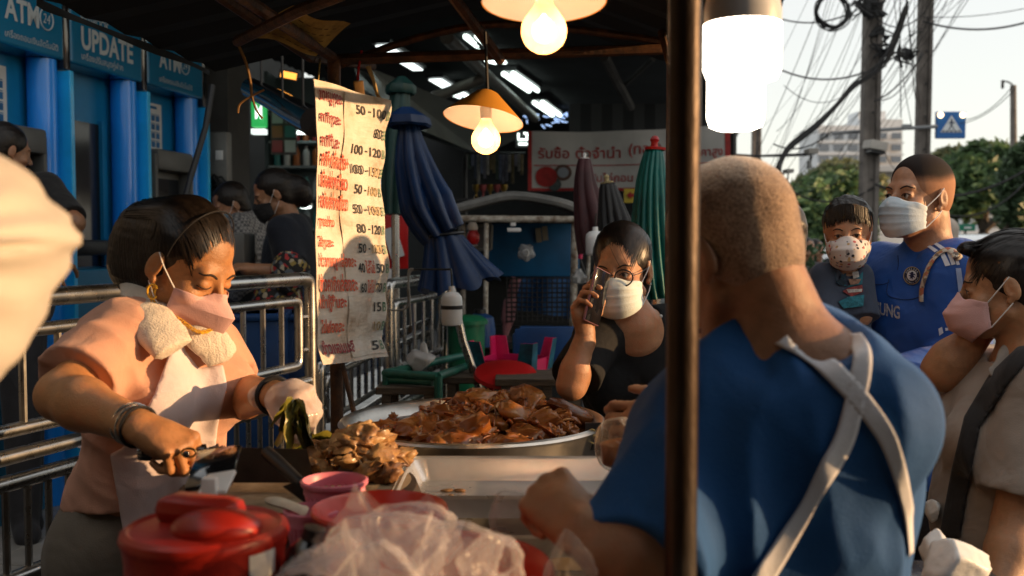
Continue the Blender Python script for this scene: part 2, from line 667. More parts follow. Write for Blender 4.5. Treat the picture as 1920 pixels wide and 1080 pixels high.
  f = f[(f >= 0).all(1)]
  return v, f
 def obj(s, name, m, parent=None):
  v, f = s.nets()
  return mesh_obj(name, v, f.astype(np.int32), m, parent)
def field_for(prims, h, pad=0.03):
 lo = np.min([p[1] for p in prims], 0) - pad
 hi = np.max([p[2] for p in prims], 0) + pad
 return Field(lo, hi, h)
def join_meshes(parts):
 vs, fs, k = [], [], 0
 for v, f in parts:
  vs.append(v)
  fs.append(f + k)
  k += len(v)
 return np.concatenate(vs), np.concatenate(fs)
# ================================================================== MATERIALS
M_asph = pm('pavement_grey', (0.05, 0.05, 0.053), 0.85, var=0.35, vs=3, bump=0.4, bs=120)
M_road = pm('road_asphalt', (0.055, 0.055, 0.057), 0.9, var=0.3, vs=2, bump=0.4, bs=150)
M_tile = pm('floor_tile', (0.36, 0.34, 0.31), 0.35, var=0.25, vs=5, rvar=0.15)
M_blue = pm('kiosk_blue', (0.010, 0.28, 0.95), 0.32, var=0.12, vs=1.5, coat=0.3)
M_blue_lit = pm('kiosk_blue_lit', (0.02, 0.46, 0.88), 0.3, var=0.15, vs=4, coat=0.3)  # lighter blue: the fin's brighter facing is put into the colour
M_deep = pm('kiosk_deep_blue', (0.008, 0.20, 0.44), 0.4, var=0.15, vs=2)
M_header = pm('sign_face_blue', (0.010, 0.15, 0.30), 0.16, var=0.1, vs=2, coat=0.6)
M_silver = pm('sign_letter_grey', (0.42, 0.47, 0.5), 0.4)
M_blackgloss = pm('black_gloss', (0.01, 0.01, 0.012), 0.12, coat=0.8, var=0.2)
M_machine = pm('machine_grey', (0.10, 0.10, 0.095), 0.45, var=0.15, vs=6)
M_dark = pm('dark_plastic', (0.012, 0.012, 0.014), 0.45, var=0.2)
M_screen = pm('dark_screen', (0.01, 0.012, 0.016), 0.1)
M_paper = pm('paper_white', (0.62, 0.63, 0.62), 0.7, var=0.06, vs=6)
M_steel = pm('brushed_steel', (0.50, 0.49, 0.47), 0.28, 1.0, var=0.15, vs=14, rvar=0.1)
M_rust = pm('rusty_brown_steel', (0.13, 0.055, 0.022), 0.6, 0.35, col2=(0.045, 0.025, 0.015), vs=22, bump=0.5, bs=90)
M_pole = pm('worn_pole_steel', (0.075, 0.072, 0.068), 0.42, 0.55, col2=(0.035, 0.02, 0.011), vs=9, bump=0.35, bs=70, stretch=(1, 1, 0.35))
M_roofdark = pm('dark_roof_sheet', (0.010, 0.011, 0.011), 0.8, var=0.4, vs=5)  # colour lowered to near black to deepen the shade under the roofs
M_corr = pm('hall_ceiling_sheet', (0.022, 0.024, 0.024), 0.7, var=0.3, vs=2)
M_wood = pm('weathered_plank', (0.12, 0.085, 0.055), 0.75, col2=(0.055, 0.04, 0.028), vs=10, stretch=(1, 9, 9), bump=0.5, bs=30)
M_whitepaint = pm('chipped_white_paint', (0.55, 0.52, 0.45), 0.5, col2=(0.17, 0.12, 0.08), vs=26, bump=0.3, bs=50)
M_whiteplas = pm('white_plastic', (0.78, 0.78, 0.77), 0.35, var=0.05)
M_offwhite = pm('grey_board', (0.22, 0.25, 0.24), 0.25, var=0.12, vs=1.5)
M_yel = pm('yellow_card', (0.44, 0.30, 0.07), 0.8, col2=(0.22, 0.14, 0.035), vs=16)
M_conc = pm('pole_concrete', (0.16, 0.14, 0.125), 0.9, var=0.3, vs=4, bump=0.4, bs=60)
M_cable = pm('black_cable', (0.012, 0.012, 0.013), 0.6)
M_white = pm('far_white_wall', (0.66, 0.68, 0.70), 0.8, var=0.08, vs=0.3)
M_glassdark = pm('far_window', (0.16, 0.19, 0.23), 0.2)
M_red = pm('red_plastic', (0.48, 0.012, 0.012), 0.35, var=0.15, vs=5)
M_pink = pm('pink_plastic', (0.62, 0.012, 0.10), 0.4, var=0.12, vs=8)
M_teal = pm('worn_teal_plastic', (0.01, 0.11, 0.17), 0.5, var=0.5, vs=18)
M_green = pm('green_paint', (0.012, 0.12, 0.085), 0.45, var=0.4, vs=14, bump=0.3, bs=50)
M_yelsign = pm('yellow_sign', (0.5, 0.36, 0.02), 0.5)
M_blueplas = pm('blue_plastic', (0.008, 0.05, 0.17), 0.42, var=0.2, vs=6)
def emis(name, col, s):
 m = bpy.data.materials.new(name)
 m.use_nodes = True
 b = m.node_tree.nodes['Principled BSDF']
 b.inputs['Base Color'].default_value = (*col, 1)
 b.inputs['Emission Color'].default_value = (*col, 1)
 b.inputs['Emission Strength'].default_value = s
 return m
M_tube = emis('fluorescent_tube', (0.85, 1.0, 0.93), 2.2)
M_skylight = emis('daylight_panel', (0.9, 1.0, 0.98), 1.6)
# ================================================================== GROUND
g = MB()
g.box((0, 60, -0.5), (500, 500, 1.0))
tag(g.build('pavement', M_asph, smooth=False), kind='structure')
g = MB()
g.box((58, 60, 0.0), (100, 480, 0.02))
tag(g.build('road', M_road, smooth=False), kind='structure')
g = MB()
g.box((8.0, 60, 0.06), (0.2, 480, 0.14), bev=0.02)
tag(g.build('kerb', M_conc, smooth=False), kind='structure')
# paving slabs on the walkway behind the people at the right
pav = thing('walkway_paving', None, None, (2.6, 6, 0))
tag(pav, kind='structure')
M_slab = pm('paving_slab', (0.10, 0.105, 0.108), 0.8, var=0.3, vs=4, bump=0.3, bs=80)
sl = MB().box((0, 0, 0.012), (0.39, 0.39, 0.024), bev=0.004).build('slab', M_slab, pav, smooth=False)
sl.location = (2.2, 4.6, 0)
for i in range(6):
 for j in range(9):
  if i or j:
   c = sl.copy()
   COL.objects.link(c)
   c.location = (2.2 + i * 0.4, 4.6 + j * 0.4, rng.uniform(-0.003, 0.003))
M_shadeblock = pm('shade_block_plaster', (0.42, 0.38, 0.33), 0.85, var=0.15, vs=0.6)
shp = thing('added_shade_block', 'added unseen cream block across the road, shading the market hall', 'building', (24, 4, 0))  # added building out of view, keeps the low sun off kiosks and hall
MB().box((25, 7.9, 5.0), (9, 13.0, 10)).build('wall', M_shadeblock, shp, smooth=False)
wn_ = MB().box((0, 0, 0), (0.06, 1.5, 1.4)).build('window', M_glassdark, shp, smooth=False)
for i in range(7):
 for j in range(3):
  o = wn_ if i == 0 and j == 0 else wn_.copy()
  if i or j:
   COL.objects.link(o)
  o.location = (20.48, 2.1 + i * 1.9, 2.2 + j * 2.9)
MB().box((25, 7.9, 10.15), (9.6, 13.0, 0.3)).build('roof', M_conc, shp, smooth=False)
w = MB()
w.box(L(-3.6, -2.2, 2.6), (0.3, 12.6, 5.2), AXR, AX, (0, 0, 1))  # added unseen wall, cuts the ambient light from the left
tag(w.build('added_shade_wall', pm('shade_wall_grey', (0.10, 0.10, 0.10), 0.8, var=0.3, vs=1), smooth=False), kind='structure')
aw = thing('added_shade_awning', 'added unseen dark awning behind the camera, cutting the sky light', 'awning', (-1, -4, 0))  # added out of view to hold back sky light from behind
MB().box((0.2, -4.4, 2.62), (8.0, 8.6, 0.03), (1, 0, -0.05), (0, 1, 0), (0.05, 0, 1)).build('sheet', pm('awning_dark', (0.03, 0.032, 0.034), 0.8, var=0.3), aw, smooth=False)
for y_ in (-8.5, -6.0, -3.4, -0.9):
 MB().tube([(4.0, y_, 0), (4.0, y_, 2.4)], 0.03, 10).build('post', M_conc, aw)
nst = thing('added_shade_tarp', 'added unseen dark tarpaulin screen behind the camera, cutting the low light', 'stall', (0.5, -3.4, 0))  # unseen screen added to darken surfaces that face the camera
MB().box((0.7, -3.4, 1.35), (7.0, 0.04, 2.3)).build('tarpaulin', pm('tarp_dark', (0.02, 0.03, 0.045), 0.7, var=0.3), nst, smooth=False)
for x_ in (-2.7, 0.7, 4.1):
 MB().tube([(x_, -3.44, 0), (x_, -3.44, 2.52)], 0.025, 8).build('post', M_rust, nst)
# raised terrace in front of the cash machines, tiled
TZ = 0.2
ter = MB()
a, b, c, d = L(-3.3, 2.4), L(-1.5, 2.4), L(-1.5, 13), L(-3.3, 13)
ter.prism([(a.x, a.y), (b.x, b.y), (c.x, c.y), (d.x, d.y)], 0.002, TZ - 0.012)
terr = tag(ter.build('terrace_floor', M_conc, smooth=False), kind='structure')
tl = MB().box((0, 0, 0), (0.396, 0.396, 0.02), bev=0.003).build('tile', M_tile, terr, smooth=False)
first = True
for i in range(4):
 for j in range(20):
  q = L(-3.05 + i * 0.4, 2.9 + j * 0.4, TZ - 0.004 + rng.uniform(-0.001, 0.001))
  o = tl if first else tl.copy()
  if not first:
   COL.objects.link(o)
  first = False
  o.location = q
  o.rotation_euler = (0, 0, -math.atan(0.19))
# ================================================================== CASH MACHINE KIOSKS (left)
KX = -3.1
def K(Y, z, out=0.0):
 return L(KX, Y, z) + AXR * out
def kbox(mb, Y0, Y1, z0, z1, o0, o1, bev=0.0):
 c = (K(Y0, z0, o0) + K(Y1, z1, o1)) / 2
 return mb.box(c, ((Y1 - Y0) * AX.length / AX.y, o1 - o0, z1 - z0), AX, AXR, (0, 0, 1), bev)
KB = [4.27, 4.93, 5.61, 6.28]
def poster(parent, Y0, Y1, z0, z1, out, cols, rows, dark=False):
 """notice stuck on a wall: sheet and its printed pictures"""
 s = MB()
 kbox(s, Y0, Y1, z0, z1, out, out + 0.004)
 sh = s.build('notice', M_paper, parent, smooth=False)
 p = MB()
 w, h = (Y1 - Y0), (z1 - z0)
 for i in range(cols):
  for j in range(rows):
   ya = Y0 + w * (0.1 + 0.82 * i / cols)
   za = z0 + h * (0.06 + 0.78 * j / rows)
   kbox(p, ya, ya + w * 0.62 / cols, za, za + h * 0.5 / rows, out + 0.004, out + 0.0055)
 for j in range(rows):
  za = z0 + h * (0.06 + 0.78 * j / rows)
  kbox(p, Y0 + w * 0.1, Y0 + w * 0.85, za + h * 0.56 / rows, za + h * 0.62 / rows, out + 0.004, out + 0.0055)
 kbox(p, Y0 + w * 0.06, Y0 + w * 0.7, z0 + h * 0.9, z0 + h * 0.95, out + 0.004, out + 0.0055)
 p.build('print', M_screen if dark else M_deep_print, sh, smooth=False)
M_deep_print = pm('print_blue', (0.02, 0.14, 0.34), 0.6, var=0.3, vs=30)
names = [('ATM', 'เครื่องถอนเงินอัตโนมัติ', 'leftmost blue cash machine bay with ATM sign and black clad user before it'),
  ('UPDATE', 'เครื่องปรับสมุดคู่ฝาก', 'middle blue machine bay with PASSBOOK UPDATE sign and dark recess'),
  ('ATM', 'เครื่องถอนเงินอัตโนมัติ', 'farthest blue cash machine bay with half hidden ATM sign')]
for i in range(3):
 Y0, Y1 = KB[i], KB[i + 1]
 W = Y1 - Y0
 k = thing('atm_kiosk', names[i][2], 'atm', K((Y0 + Y1) / 2, TZ), 'blue cash machine bays')
 s = MB()
 kbox(s, Y0, Y1, TZ, 3.3, -0.30, -0.16)
 s.build('back_panel', M_deep, k, smooth=False)
 s = MB()
 kbox(s, Y0 + 0.01, Y1 - 0.05, 2.37, 3.2, -0.159, 0.0, 0.012)
 hd = s.build('header_sign', M_header, k, smooth=False)
 s = MB()
 kbox(s, Y1 - 0.045, Y1 + 0.005, 2.33, 3.2, -0.159, -0.005, 0.006)
 s.build('header_divider', M_blackgloss, k)
 # half round column and the flat fin beside it
 s = MB()
 cy = Y1 - 0.105
 cen = K(cy, 0, -0.085)
 s.add(*(lambda pts: ([p + Vector((0, 0, z)) for z in (TZ, 2.368) for p in pts],
      [(q, q + 1, len(pts) + q + 1, len(pts) + q) for q in range(len(pts) - 1)]))(
  [cen + AX * (0.068 * math.cos(t)) * -1 + AXR * (0.068 * math.sin(t)) for t in np.linspace(-0.9, math.pi + 0.9, 22)]))
 s.build('column', M_blue, k)
 s = MB()
 kbox(s, Y1 - 0.03, Y1 + 0.0, TZ, 2.326, -0.159, 0.015, 0.004)
 s.build('side_fin', M_blue_lit, k, smooth=False)
 s = MB()
 kbox(s, Y0 + 0.005, Y1 - 0.19, TZ, 1.0 if i != 1 else 1.35, -0.158, -0.05, 0.01)
 s.build('lower_panel', pm('kiosk_lower', (0.012, 0.19, 0.36), 0.4, var=0.12, vs=3), k, smooth=False)
 # the sign's writing
 hz = lambda a, b_, Y0=Y0: K(Y0 + a * AX.y, b_, 0.0025)
 if i == 1:
  lettering('lettering', 'UPDATE', (0, 0, 0), (1, 0, 0), (0, 1, 0), width=0.46, height=0.115, m=M_silver, parent=hd, bold=0.03, fn=lambda a, b_: hz(a + 0.085, 2.452 + b_))
  lettering('lettering', 'PASSBOOK', (0, 0, 0), (1, 0, 0), (0, 1, 0), width=0.24, height=0.042, m=M_silver, parent=hd, bold=0.015, fn=lambda a, b_: hz(a + 0.085, 2.585 + b_))
  lettering('lettering', names[i][1], (0, 0, 0), (1, 0, 0), (0, 1, 0), width=0.36, m=M_silver, parent=hd, fn=lambda a, b_: hz(a + 0.085, 2.39 + b_))
 else:
  a0 = 0.20 if i == 0 else 0.12
  lettering('lettering', 'ATM', (0, 0, 0), (1, 0, 0), (0, 1, 0), width=0.235, height=0.105, m=M_silver, parent=hd, bold=0.03, fn=lambda a, b_: hz(a + a0, 2.485 + b_))
  lettering('lettering', names[i][1], (0, 0, 0), (1, 0, 0), (0, 1, 0), width=0.37, m=M_silver, parent=hd, fn=lambda a, b_: hz(a + a0, 2.405 + b_))
  ring = [hz(a0 + 0.29 + 0.048 * math.cos(t), 2.54 + 0.05 * math.sin(t)) for t in np.linspace(0, 6.28, 28)[:-1]]
  MB().tube(ring, 0.0035, 5, closed=True).build('ring', M_silver, hd)
  lettering('lettering', '24', (0, 0, 0), (1, 0, 0), (0, 1, 0), width=0.05, height=0.045, m=M_silver, parent=hd, fn=lambda a, b_: hz(a + a0 + 0.264, 2.52 + b_), shear=0.15)
 # machine fronts
 if i != 1:
  s = MB()
  kbox(s, Y0 + 0.06, Y1 - 0.2, 1.0, 1.98, -0.158, -0.075, 0.02)
  mc = s.build('machine', M_machine, k, smooth=False)
  s = MB()
  kbox(s, Y0 + 0.07, Y1 - 0.21, 1.90, 2.02, -0.08, 0.02, 0.02)
  kbox(s, Y0 + 0.05, Y0 + 0.08, 1.2, 1.99, -0.08, 0.01, 0.01)
  kbox(s, Y1 - 0.23, Y1 - 0.2, 1.2, 1.99, -0.08, 0.01, 0.01)
  s.build('hood', M_machine, mc)
  s = MB()
  kbox(s, Y0 + 0.1, Y1 - 0.24, 1.52, 1.86, -0.076, -0.068)
  s.build('screen', M_screen, mc, smooth=False)
  s = MB()
  s.box(K((Y0 + Y1) / 2 - 0.1, 1.36, 0.0), (0.3, 0.2, 0.03), AX, AXR + Vector((0, 0, -0.35)), (AXR * 0.35 + Vector((0, 0, 1))), 0.006)
  kp = s.build('keypad_shelf', M_machine, mc)
  s = MB()
  for a in range(3):
   for b_ in range(3):
    s.box(K((Y0 + Y1) / 2 - 0.15 + a * 0.045, 1.388 - b_ * 0.012, -0.035 + b_ * 0.035), (0.03, 0.024, 0.008), AX, AXR, (0, 0, 1))
  s.build('key', M_silver, kp, smooth=False)
  poster(k, Y0 + 0.03, Y0 + 0.2, 2.02 if i == 0 else 1.98, 2.28, -0.16, 3, 2, True)
  poster(k, Y0 + 0.22, Y0 + 0.40, 1.98, 2.31, -0.16, 3, 5)
  if i == 0:
   poster(k, Y1 - 0.2, Y1 - 0.04, 1.2, 1.4, -0.05, 1, 1)
 else:
  s = MB()
  kbox(s, Y0 + 0.03, Y1 - 0.24, 1.36, 2.12, -0.16, -0.15)
  s.build('dark_recess', M_screen, k, smooth=False)
  s = MB()
  kbox(s, Y0 + 0.05, Y1 - 0.26, 1.42, 1.5, -0.15, -0.03, 0.015)
  s.build('book_tray', M_dark, k)
  poster(k, Y0 + 0.05, Y0 + 0.2, 2.14, 2.34, -0.16, 2, 2)
  s = MB()
  kbox(s, Y1 - 0.24, Y1 - 0.2, 1.36, 2.14, -0.159, -0.13)
  s.build('recess_jamb', M_deep, k, smooth=False)
# ================================================================== SHOP ROW beyond the kiosks
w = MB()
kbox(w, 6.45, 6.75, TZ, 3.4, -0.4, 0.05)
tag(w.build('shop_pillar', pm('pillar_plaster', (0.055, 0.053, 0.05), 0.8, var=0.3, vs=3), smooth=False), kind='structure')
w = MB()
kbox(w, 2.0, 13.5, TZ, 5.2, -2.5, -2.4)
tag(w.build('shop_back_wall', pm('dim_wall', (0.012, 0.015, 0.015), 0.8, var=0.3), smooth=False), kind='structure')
mb_ = thing('meter_box', 'grey electric meter box on the pillar beside the far kiosk', 'meter box', K(6.44, 1.9, 0))
s = MB()
s.box(K(6.43, 2.02, -0.0), (0.08, 0.14, 0.34), AX, AXR, (0, 0, 1), 0.015)
s.build('case', pm('meter_grey', (0.2, 0.2, 0.19), 0.5, var=0.15), mb_)
s = MB()
s.box(K(6.385, 2.04, 0.02), (0.01, 0.05, 0.06), AX, AXR, (0, 0, 1), 0.003)
s.build('switch', M_whiteplas, mb_)
cc = thing('cable_coil', 'black coil of cable hung on the dark wall by the kiosk', 'cable coil', K(6.4, 1.6, 0.1))
s = MB()
for q in range(7):
 r0 = 0.11 + 0.02 * rng.random()
 s.tube([K(6.42, 1.72 + rng.uniform(-.03, .03), 0.0) + AXR * (r0 * 0.7 * math.cos(t)) - AX * (0.03 + 0.01 * q) + Vector((0, 0, r0 * 1.4 * math.sin(t))) for t in np.linspace(0, 6.28, 22)[:-1]], 0.008, 5, closed=True)
s.build('loops', M_cable, cc)
# hanging stay in front of the third kiosk
tag(MB().tube([P(398, 160, 4.9), P(385, 240, 4.85), P(358, 330, 4.8), P(340, 400, 4.75)], 0.016, 8).build('stay_bar', M_dark), 'black slanting bar crossing in front of the far blue kiosk', 'bar')
# lit green sign
gs = thing('shop_sign', 'lit green shop sign with white lower strip deep under the awning', 'sign', P(486, 250, 7.6))
gm = emis('sign_green_lit', (0.01, 0.16, 0.035), 1.6)
gw = emis('sign_white_lit', (0.8, 0.9, 0.85), 1.0)
p0, p1 = P(470, 190, 7.6), P(502, 240, 7.7)
s = MB()
s.box((p0 + p1) / 2, (p1.x - p0.x, 0.08, p0.z - p1.z), bev=0.006)
s.build('panel', gm, gs, smooth=False)
q0, q1 = P(470, 241, 7.6), P(502, 253, 7.7)
s = MB()
s.box((q0 + q1) / 2, (q1.x - q0.x, 0.08, q0.z - q1.z))
s.build('strip', gw, gs, smooth=False)
lettering('lettering', 'M', P(478, 223, 7.52), (1, 0, 0), (0, 0, 1), width=0.055, height=0.11, m=gw, parent=gs, bold=0.02)
lettering('lettering', 'ลูกค้าทั่วไป', P(473, 250, 7.52), (1, 0, 0), (0, 0, 1), width=0.1, m=M_screen, parent=gs)
# product shelves inside the lit shop
sh = thing('shop_shelf', 'dim shop shelf of bottles and boxes behind the black top woman', 'shelf', P(545, 420, 8.4))
x0, x1 = P(505, 300, 8.4).x, P(600, 300, 8.4).x
s = MB()
for py in (216, 268, 314, 372, 430):
 z = ZY(py, 8.4)
 s.box(((x0 + x1) / 2, 8.5, z), (x1 - x0, 0.3, 0.02))
s.build('shelf_board', pm('shelf_grey', (0.2, 0.24, 0.25), 0.4), sh, smooth=False)
s = MB()
s.box((x0, 8.5, 1.9), (0.03, 0.3, 2.0))
s.box(((x0 + x1) / 2, 8.68, 1.9), (x1 - x0, 0.02, 2.0))
s.build('shelf_frame', pm('shelf_back', (0.05, 0.075, 0.08), 0.5), sh, smooth=False)
pc = [pm('pack_%s' % n_, c_, 0.4) for n_, c_ in (('white', (0.5, 0.53, 0.52)), ('grey', (0.2, 0.23, 0.25)), ('orange', (0.4, 0.12, 0.03)), ('teal', (0.03, 0.2, 0.2)), ('red', (0.35, 0.03, 0.03)))]
bt = []
for m_ in pc:
 s = MB()
 s.lathe((0, 0, 0), [(0.001, 0), (0.028, 0), (0.03, 0.01), (0.03, 0.11), (0.022, 0.135), (0.012, 0.145), (0.012, 0.17), (0.001, 0.17)], 10)
 o = s.build('bottle', m_)
 bt.append(o)
used = set()
fem = {0: 'white', 1: 'grey', 2: 'orange', 3: 'teal', 4: 'red'}
for r_, py in enumerate((268, 314, 372, 430)):
 for q in range(5):
  kx = (r_ * 3 + q * 2 + (q > 2)) % 5
  src = bt[kx]
  o = src if kx not in used else src.copy()
  if kx in used:
   COL.objects.link(o)
  used.add(kx)
  o.location = (x0 + 0.07 + q * 0.082, 8.42, ZY(py, 8.4) + 0.011)
  tag(o, 'small %s bottle among the packages on the dim shop shelf' % fem[kx], 'bottle', '%s bottles on the shop shelf' % fem[kx])
# poster boards and tube light above the shelf
pb = thing('poster_board', 'board of faded price cards under the green shop sign', 'poster', P(530, 240, 8.0))
p0, p1 = P(508, 206, 8.0), P(556, 290, 8.0)
s = MB().box((p0 + p1) / 2, (p1.x - p0.x, 0.02, p0.z - p1.z))
s.build('board', pm('board_dim', (0.10, 0.085, 0.08), 0.6, var=0.3, vs=12), pb, smooth=False)
for i in range(2):
 for j in range(3):
  c = P(520 + i * 24, 220 + j * 27, 7.98)
  MB().box(c, (0.085, 0.006, 0.095)).build('card', pc[(i + j * 2) % 5], pb, smooth=False)
ct = thing('ceiling_tube', 'bright tube light inside the shop left of the price banner', 'tube light', P(570, 243, 8.3))
MB().tube([P(553, 249, 8.2), P(592, 248, 8.2)], 0.014, 8).build('tube', M_tube, ct)
MB().box(P(572, 243, 8.22), (0.2, 0.04, 0.03)).build('fitting', M_whiteplas, ct)
ct2 = thing('round_ceiling_light', 'small round lamp glowing inside the shop behind the queue', 'lamp', P(572, 387, 8.0))
MB().lathe(P(573, 387, 8.0), [(0.001, -0.02), (0.04, -0.015), (0.05, 0), (0.001, 0.004)], 16).build('diffuser', M_tube, ct2)
MB().lathe(P(573, 386, 8.0), [(0.056, 0.0), (0.056, 0.02), (0.001, 0.02)], 16).build('rim', M_whiteplas, ct2)
ow = thing('transom_light', 'small amber lit opening under the dark awning by the banner', 'window', P(542, 142, 5.4))
MB().box(P(541, 141, 5.4), (0.085, 0.01, 0.034), (1, 0, -0.2), (0, 1, 0), (0.2, 0, 1)).build('amber_pane', emis('amber_lit', (0.9, 0.33, 0.05), 1.6), ow, smooth=False)
MB().box(P(541, 141, 5.42), (0.105, 0.012, 0.05), (1, 0, -0.2), (0, 1, 0), (0.2, 0, 1)).build('frame', M_dark, ow, smooth=False)
rr = thing('rolled_awning', 'black rolled awning under the roof edge left of the price banner', 'awning', P(560, 210, 4.2))
MB().tube([P(470, 165, 4.9), P(520, 190, 4.6), P(560, 214, 4.3), P(590, 230, 4.0)], [0.05, 0.055, 0.06, 0.06], 14).build('roll', M_blackgloss, rr)
s = MB()
for t in (0.2, 0.55, 0.85):
 c = P(470, 165, 4.9).lerp(P(590, 230, 4.0), t)
 s.tube([c + Vector((0.0, 0, 0.3)), c], 0.006, 5)
s.build('hanger', M_dark, rr)
# ================================================================== MARKET HALL ROOF
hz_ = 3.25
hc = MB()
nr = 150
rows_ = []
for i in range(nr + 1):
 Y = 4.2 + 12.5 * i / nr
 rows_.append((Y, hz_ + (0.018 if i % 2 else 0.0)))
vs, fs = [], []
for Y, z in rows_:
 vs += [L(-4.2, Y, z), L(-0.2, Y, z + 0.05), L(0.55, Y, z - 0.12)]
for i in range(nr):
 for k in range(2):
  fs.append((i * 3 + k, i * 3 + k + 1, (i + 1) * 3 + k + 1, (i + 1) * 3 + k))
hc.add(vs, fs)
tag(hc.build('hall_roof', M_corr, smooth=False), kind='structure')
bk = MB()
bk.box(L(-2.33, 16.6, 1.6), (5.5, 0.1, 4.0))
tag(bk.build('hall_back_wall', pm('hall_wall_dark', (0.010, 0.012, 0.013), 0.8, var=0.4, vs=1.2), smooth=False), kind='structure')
# striped curtain above the pawn banner
cu = thing('striped_curtain', 'dark striped curtain hanging behind the pawn shop banner', 'curtain', P(1170, 240, 10.2))
s, s2 = MB(), MB()
for i in range(15):
 t0, t1 = P(1068 + i * 20, 195, 10.2), P(1088 + i * 20, 262, 10.2)
 (s if i % 2 else s2).box((t0 + t1) / 2, (t1.x - t0.x, 0.03, t0.z - t1.z))
s.build('dark_stripe', pm('curtain_dark', (0.02, 0.022, 0.024), 0.9), cu, smooth=False)
s2.build('grey_stripe', pm('curtain_grey', (0.045, 0.047, 0.05), 0.9), cu, smooth=False)
# steel beams under the hall roof
hb = thing('hall_beams', 'grey round steel beams crossing under the dark market hall roof', 'roof beam', L(-2.05, 9, 3.05))
MB().tube([P(838, 70, 7.7), P(905, 135, 9.2), P(1003, 222, 12.6)], 0.055, 12).build('beam', pm('beam_grey', (0.16, 0.15, 0.13), 0.45, 0.3, var=0.2), hb)
MB().tube([P(745, 205, 9.0), P(820, 180, 9.05), P(905, 148, 9.1)], 0.05, 12).build('cross_beam', MATS['beam_grey'], hb)
MB().tube([P(1132, 105, 8.0), P(1182, 200, 9.5)], 0.045, 8).build('brace', MATS['pillar_plaster'], hb)
MB().tube([P(1225, 110, 8.0), P(1165, 165, 9.0)], 0.02, 8).build('brace', MATS['pillar_plaster'], hb)
# twin tube lights in two rows
TL = [((953, 138), (1000, 170), 10.2, 'first whole twin tube light right of the orange lamp shade, under the dark roof'),
 ((1009, 192), (1043, 216), 12.0, 'twin tube light farthest down the row, above the pawn banner'),
 ((884, 68), (913, 92), 8.6, 'twin tube light nearest overhead, crossed by the lamp cord'),
 ((922, 111), (945, 118), 9.4, 'short glimpse of a tube light just above the orange shade'),
 ((851, 173), (869, 181), 11.0, 'small distant twin tube light left of the orange shade')]
for (a, b, d, lab) in TL:
 t = thing('twin_tube_light', lab, 'tube light', P(a[0], a[1], d), 'tube lights under the hall roof')
 A, B = P(a[0], a[1], d), P(b[0], b[1], d * 1.11)
 w_ = (B - A).cross(Vector((0, 0, 1))).normalized() * 0.05
 for sgn in (-1, 1):
  MB().tube([A + w_ * sgn, B + w_ * sgn], 0.026, 8).build('tube', M_tube, t)
 MB().box((A + B) / 2 + Vector((0, 0, 0.055)), ((B - A).length, 0.18, 0.05), (B - A), w_, (B - A).cross(w_)).build('fitting', M_dark, t, smooth=False)
for (c, w_, d, lab) in [((735, 97), 24, 8.5, 'skylight panel farthest left, above the wooden clip of the banner'), ((768, 122), 20, 9.2, 'small skylight panel second from the banner'), ((829, 157), 24, 10.3, 'skylight panel just left of the orange lamp shade')]:
 Z = P(c[0], c[1], d)
 t = thing('skylight_panel', lab, 'skylight', Z, 'bright panels in the hall roof')
 MB().box(Z, (Sz(w_, d), 0.55, 0.01), AXR, AX, (0, 0, 1)).build('pane', M_skylight, t, smooth=False)
 MB().box(Z + Vector((0, 0, 0.03)), (Sz(w_, d) + 0.05, 0.6, 0.03), AXR, AX, (0, 0, 1)).build('frame', M_dark, t, smooth=False)
# pale glossy fascia along the shops
fa = MB()
A0, A1, B0, B1 = P(690, 125, 6.6), P(720, 215, 6.6), P(990, 250, 11.5), P(905, 292, 11.5)
fa.add([A0, A1, B1, B0], [(0, 1, 2, 3)])
fa.add([p + Vector((-0.1, 0.05, 0)) for p in (A0, A1, B1, B0)], [(0, 1, 2, 3)])
tag(fa.build('shop_fascia_wall', M_offwhite, smooth=False), kind='structure')
# ================================================================== PAWN SHOP BANNER
d_ = 9.0
pn = thing('pawn_banner', 'white red bordered cloth banner offering to buy pawn tickets, behind the folded parasols', 'banner', P(1175, 358, d_))
b0, b1 = P(990, 240, d_), P(1368, 358, d_)
BW, BH = b1.x - b0.x, b0.z - b1.z
def pbf(a, b_, off=0.0):
 u, v = a / BW, b_ / BH
 sag = 0.09 * u * (1 - u) * 4 * 0.35 * v + (0.03 * (1 - u) - 0.03 * u) * v
 return Vector((b0.x + a, d_ + 0.02 * math.sin(u * 17 + v * 3) + 0.03 * math.sin(u * 6 + 1) - off, b1.z + b_ - sag))
M_cloth = pm('banner_cloth', (0.42, 0.41, 0.39), 0.8, var=0.12, vs=2.5, bump=0.3, bs=6)
M_redp = pm('banner_red', (0.30, 0.014, 0.012), 0.7, var=0.3, vs=12)
MB().grid(lambda u, v: pbf(u * BW, v * BH), 40, 10).build('cloth', M_cloth, pn)
s = MB()
s.grid(lambda u, v: pbf(u * BW, v * 0.028, 0.006), 40, 1)
s.grid(lambda u, v: pbf(u * 0.035, v * BH, 0.006), 1, 10)
s.grid(lambda u, v: pbf(BW - 0.05 + u * 0.05, v * BH, 0.006), 1, 10)
s.grid(lambda u, v: pbf(0.05 + u * (BW - 0.1), BH * 0.42 + v * 0.01, 0.006), 40, 1)
s.build('border', M_redp, pn)
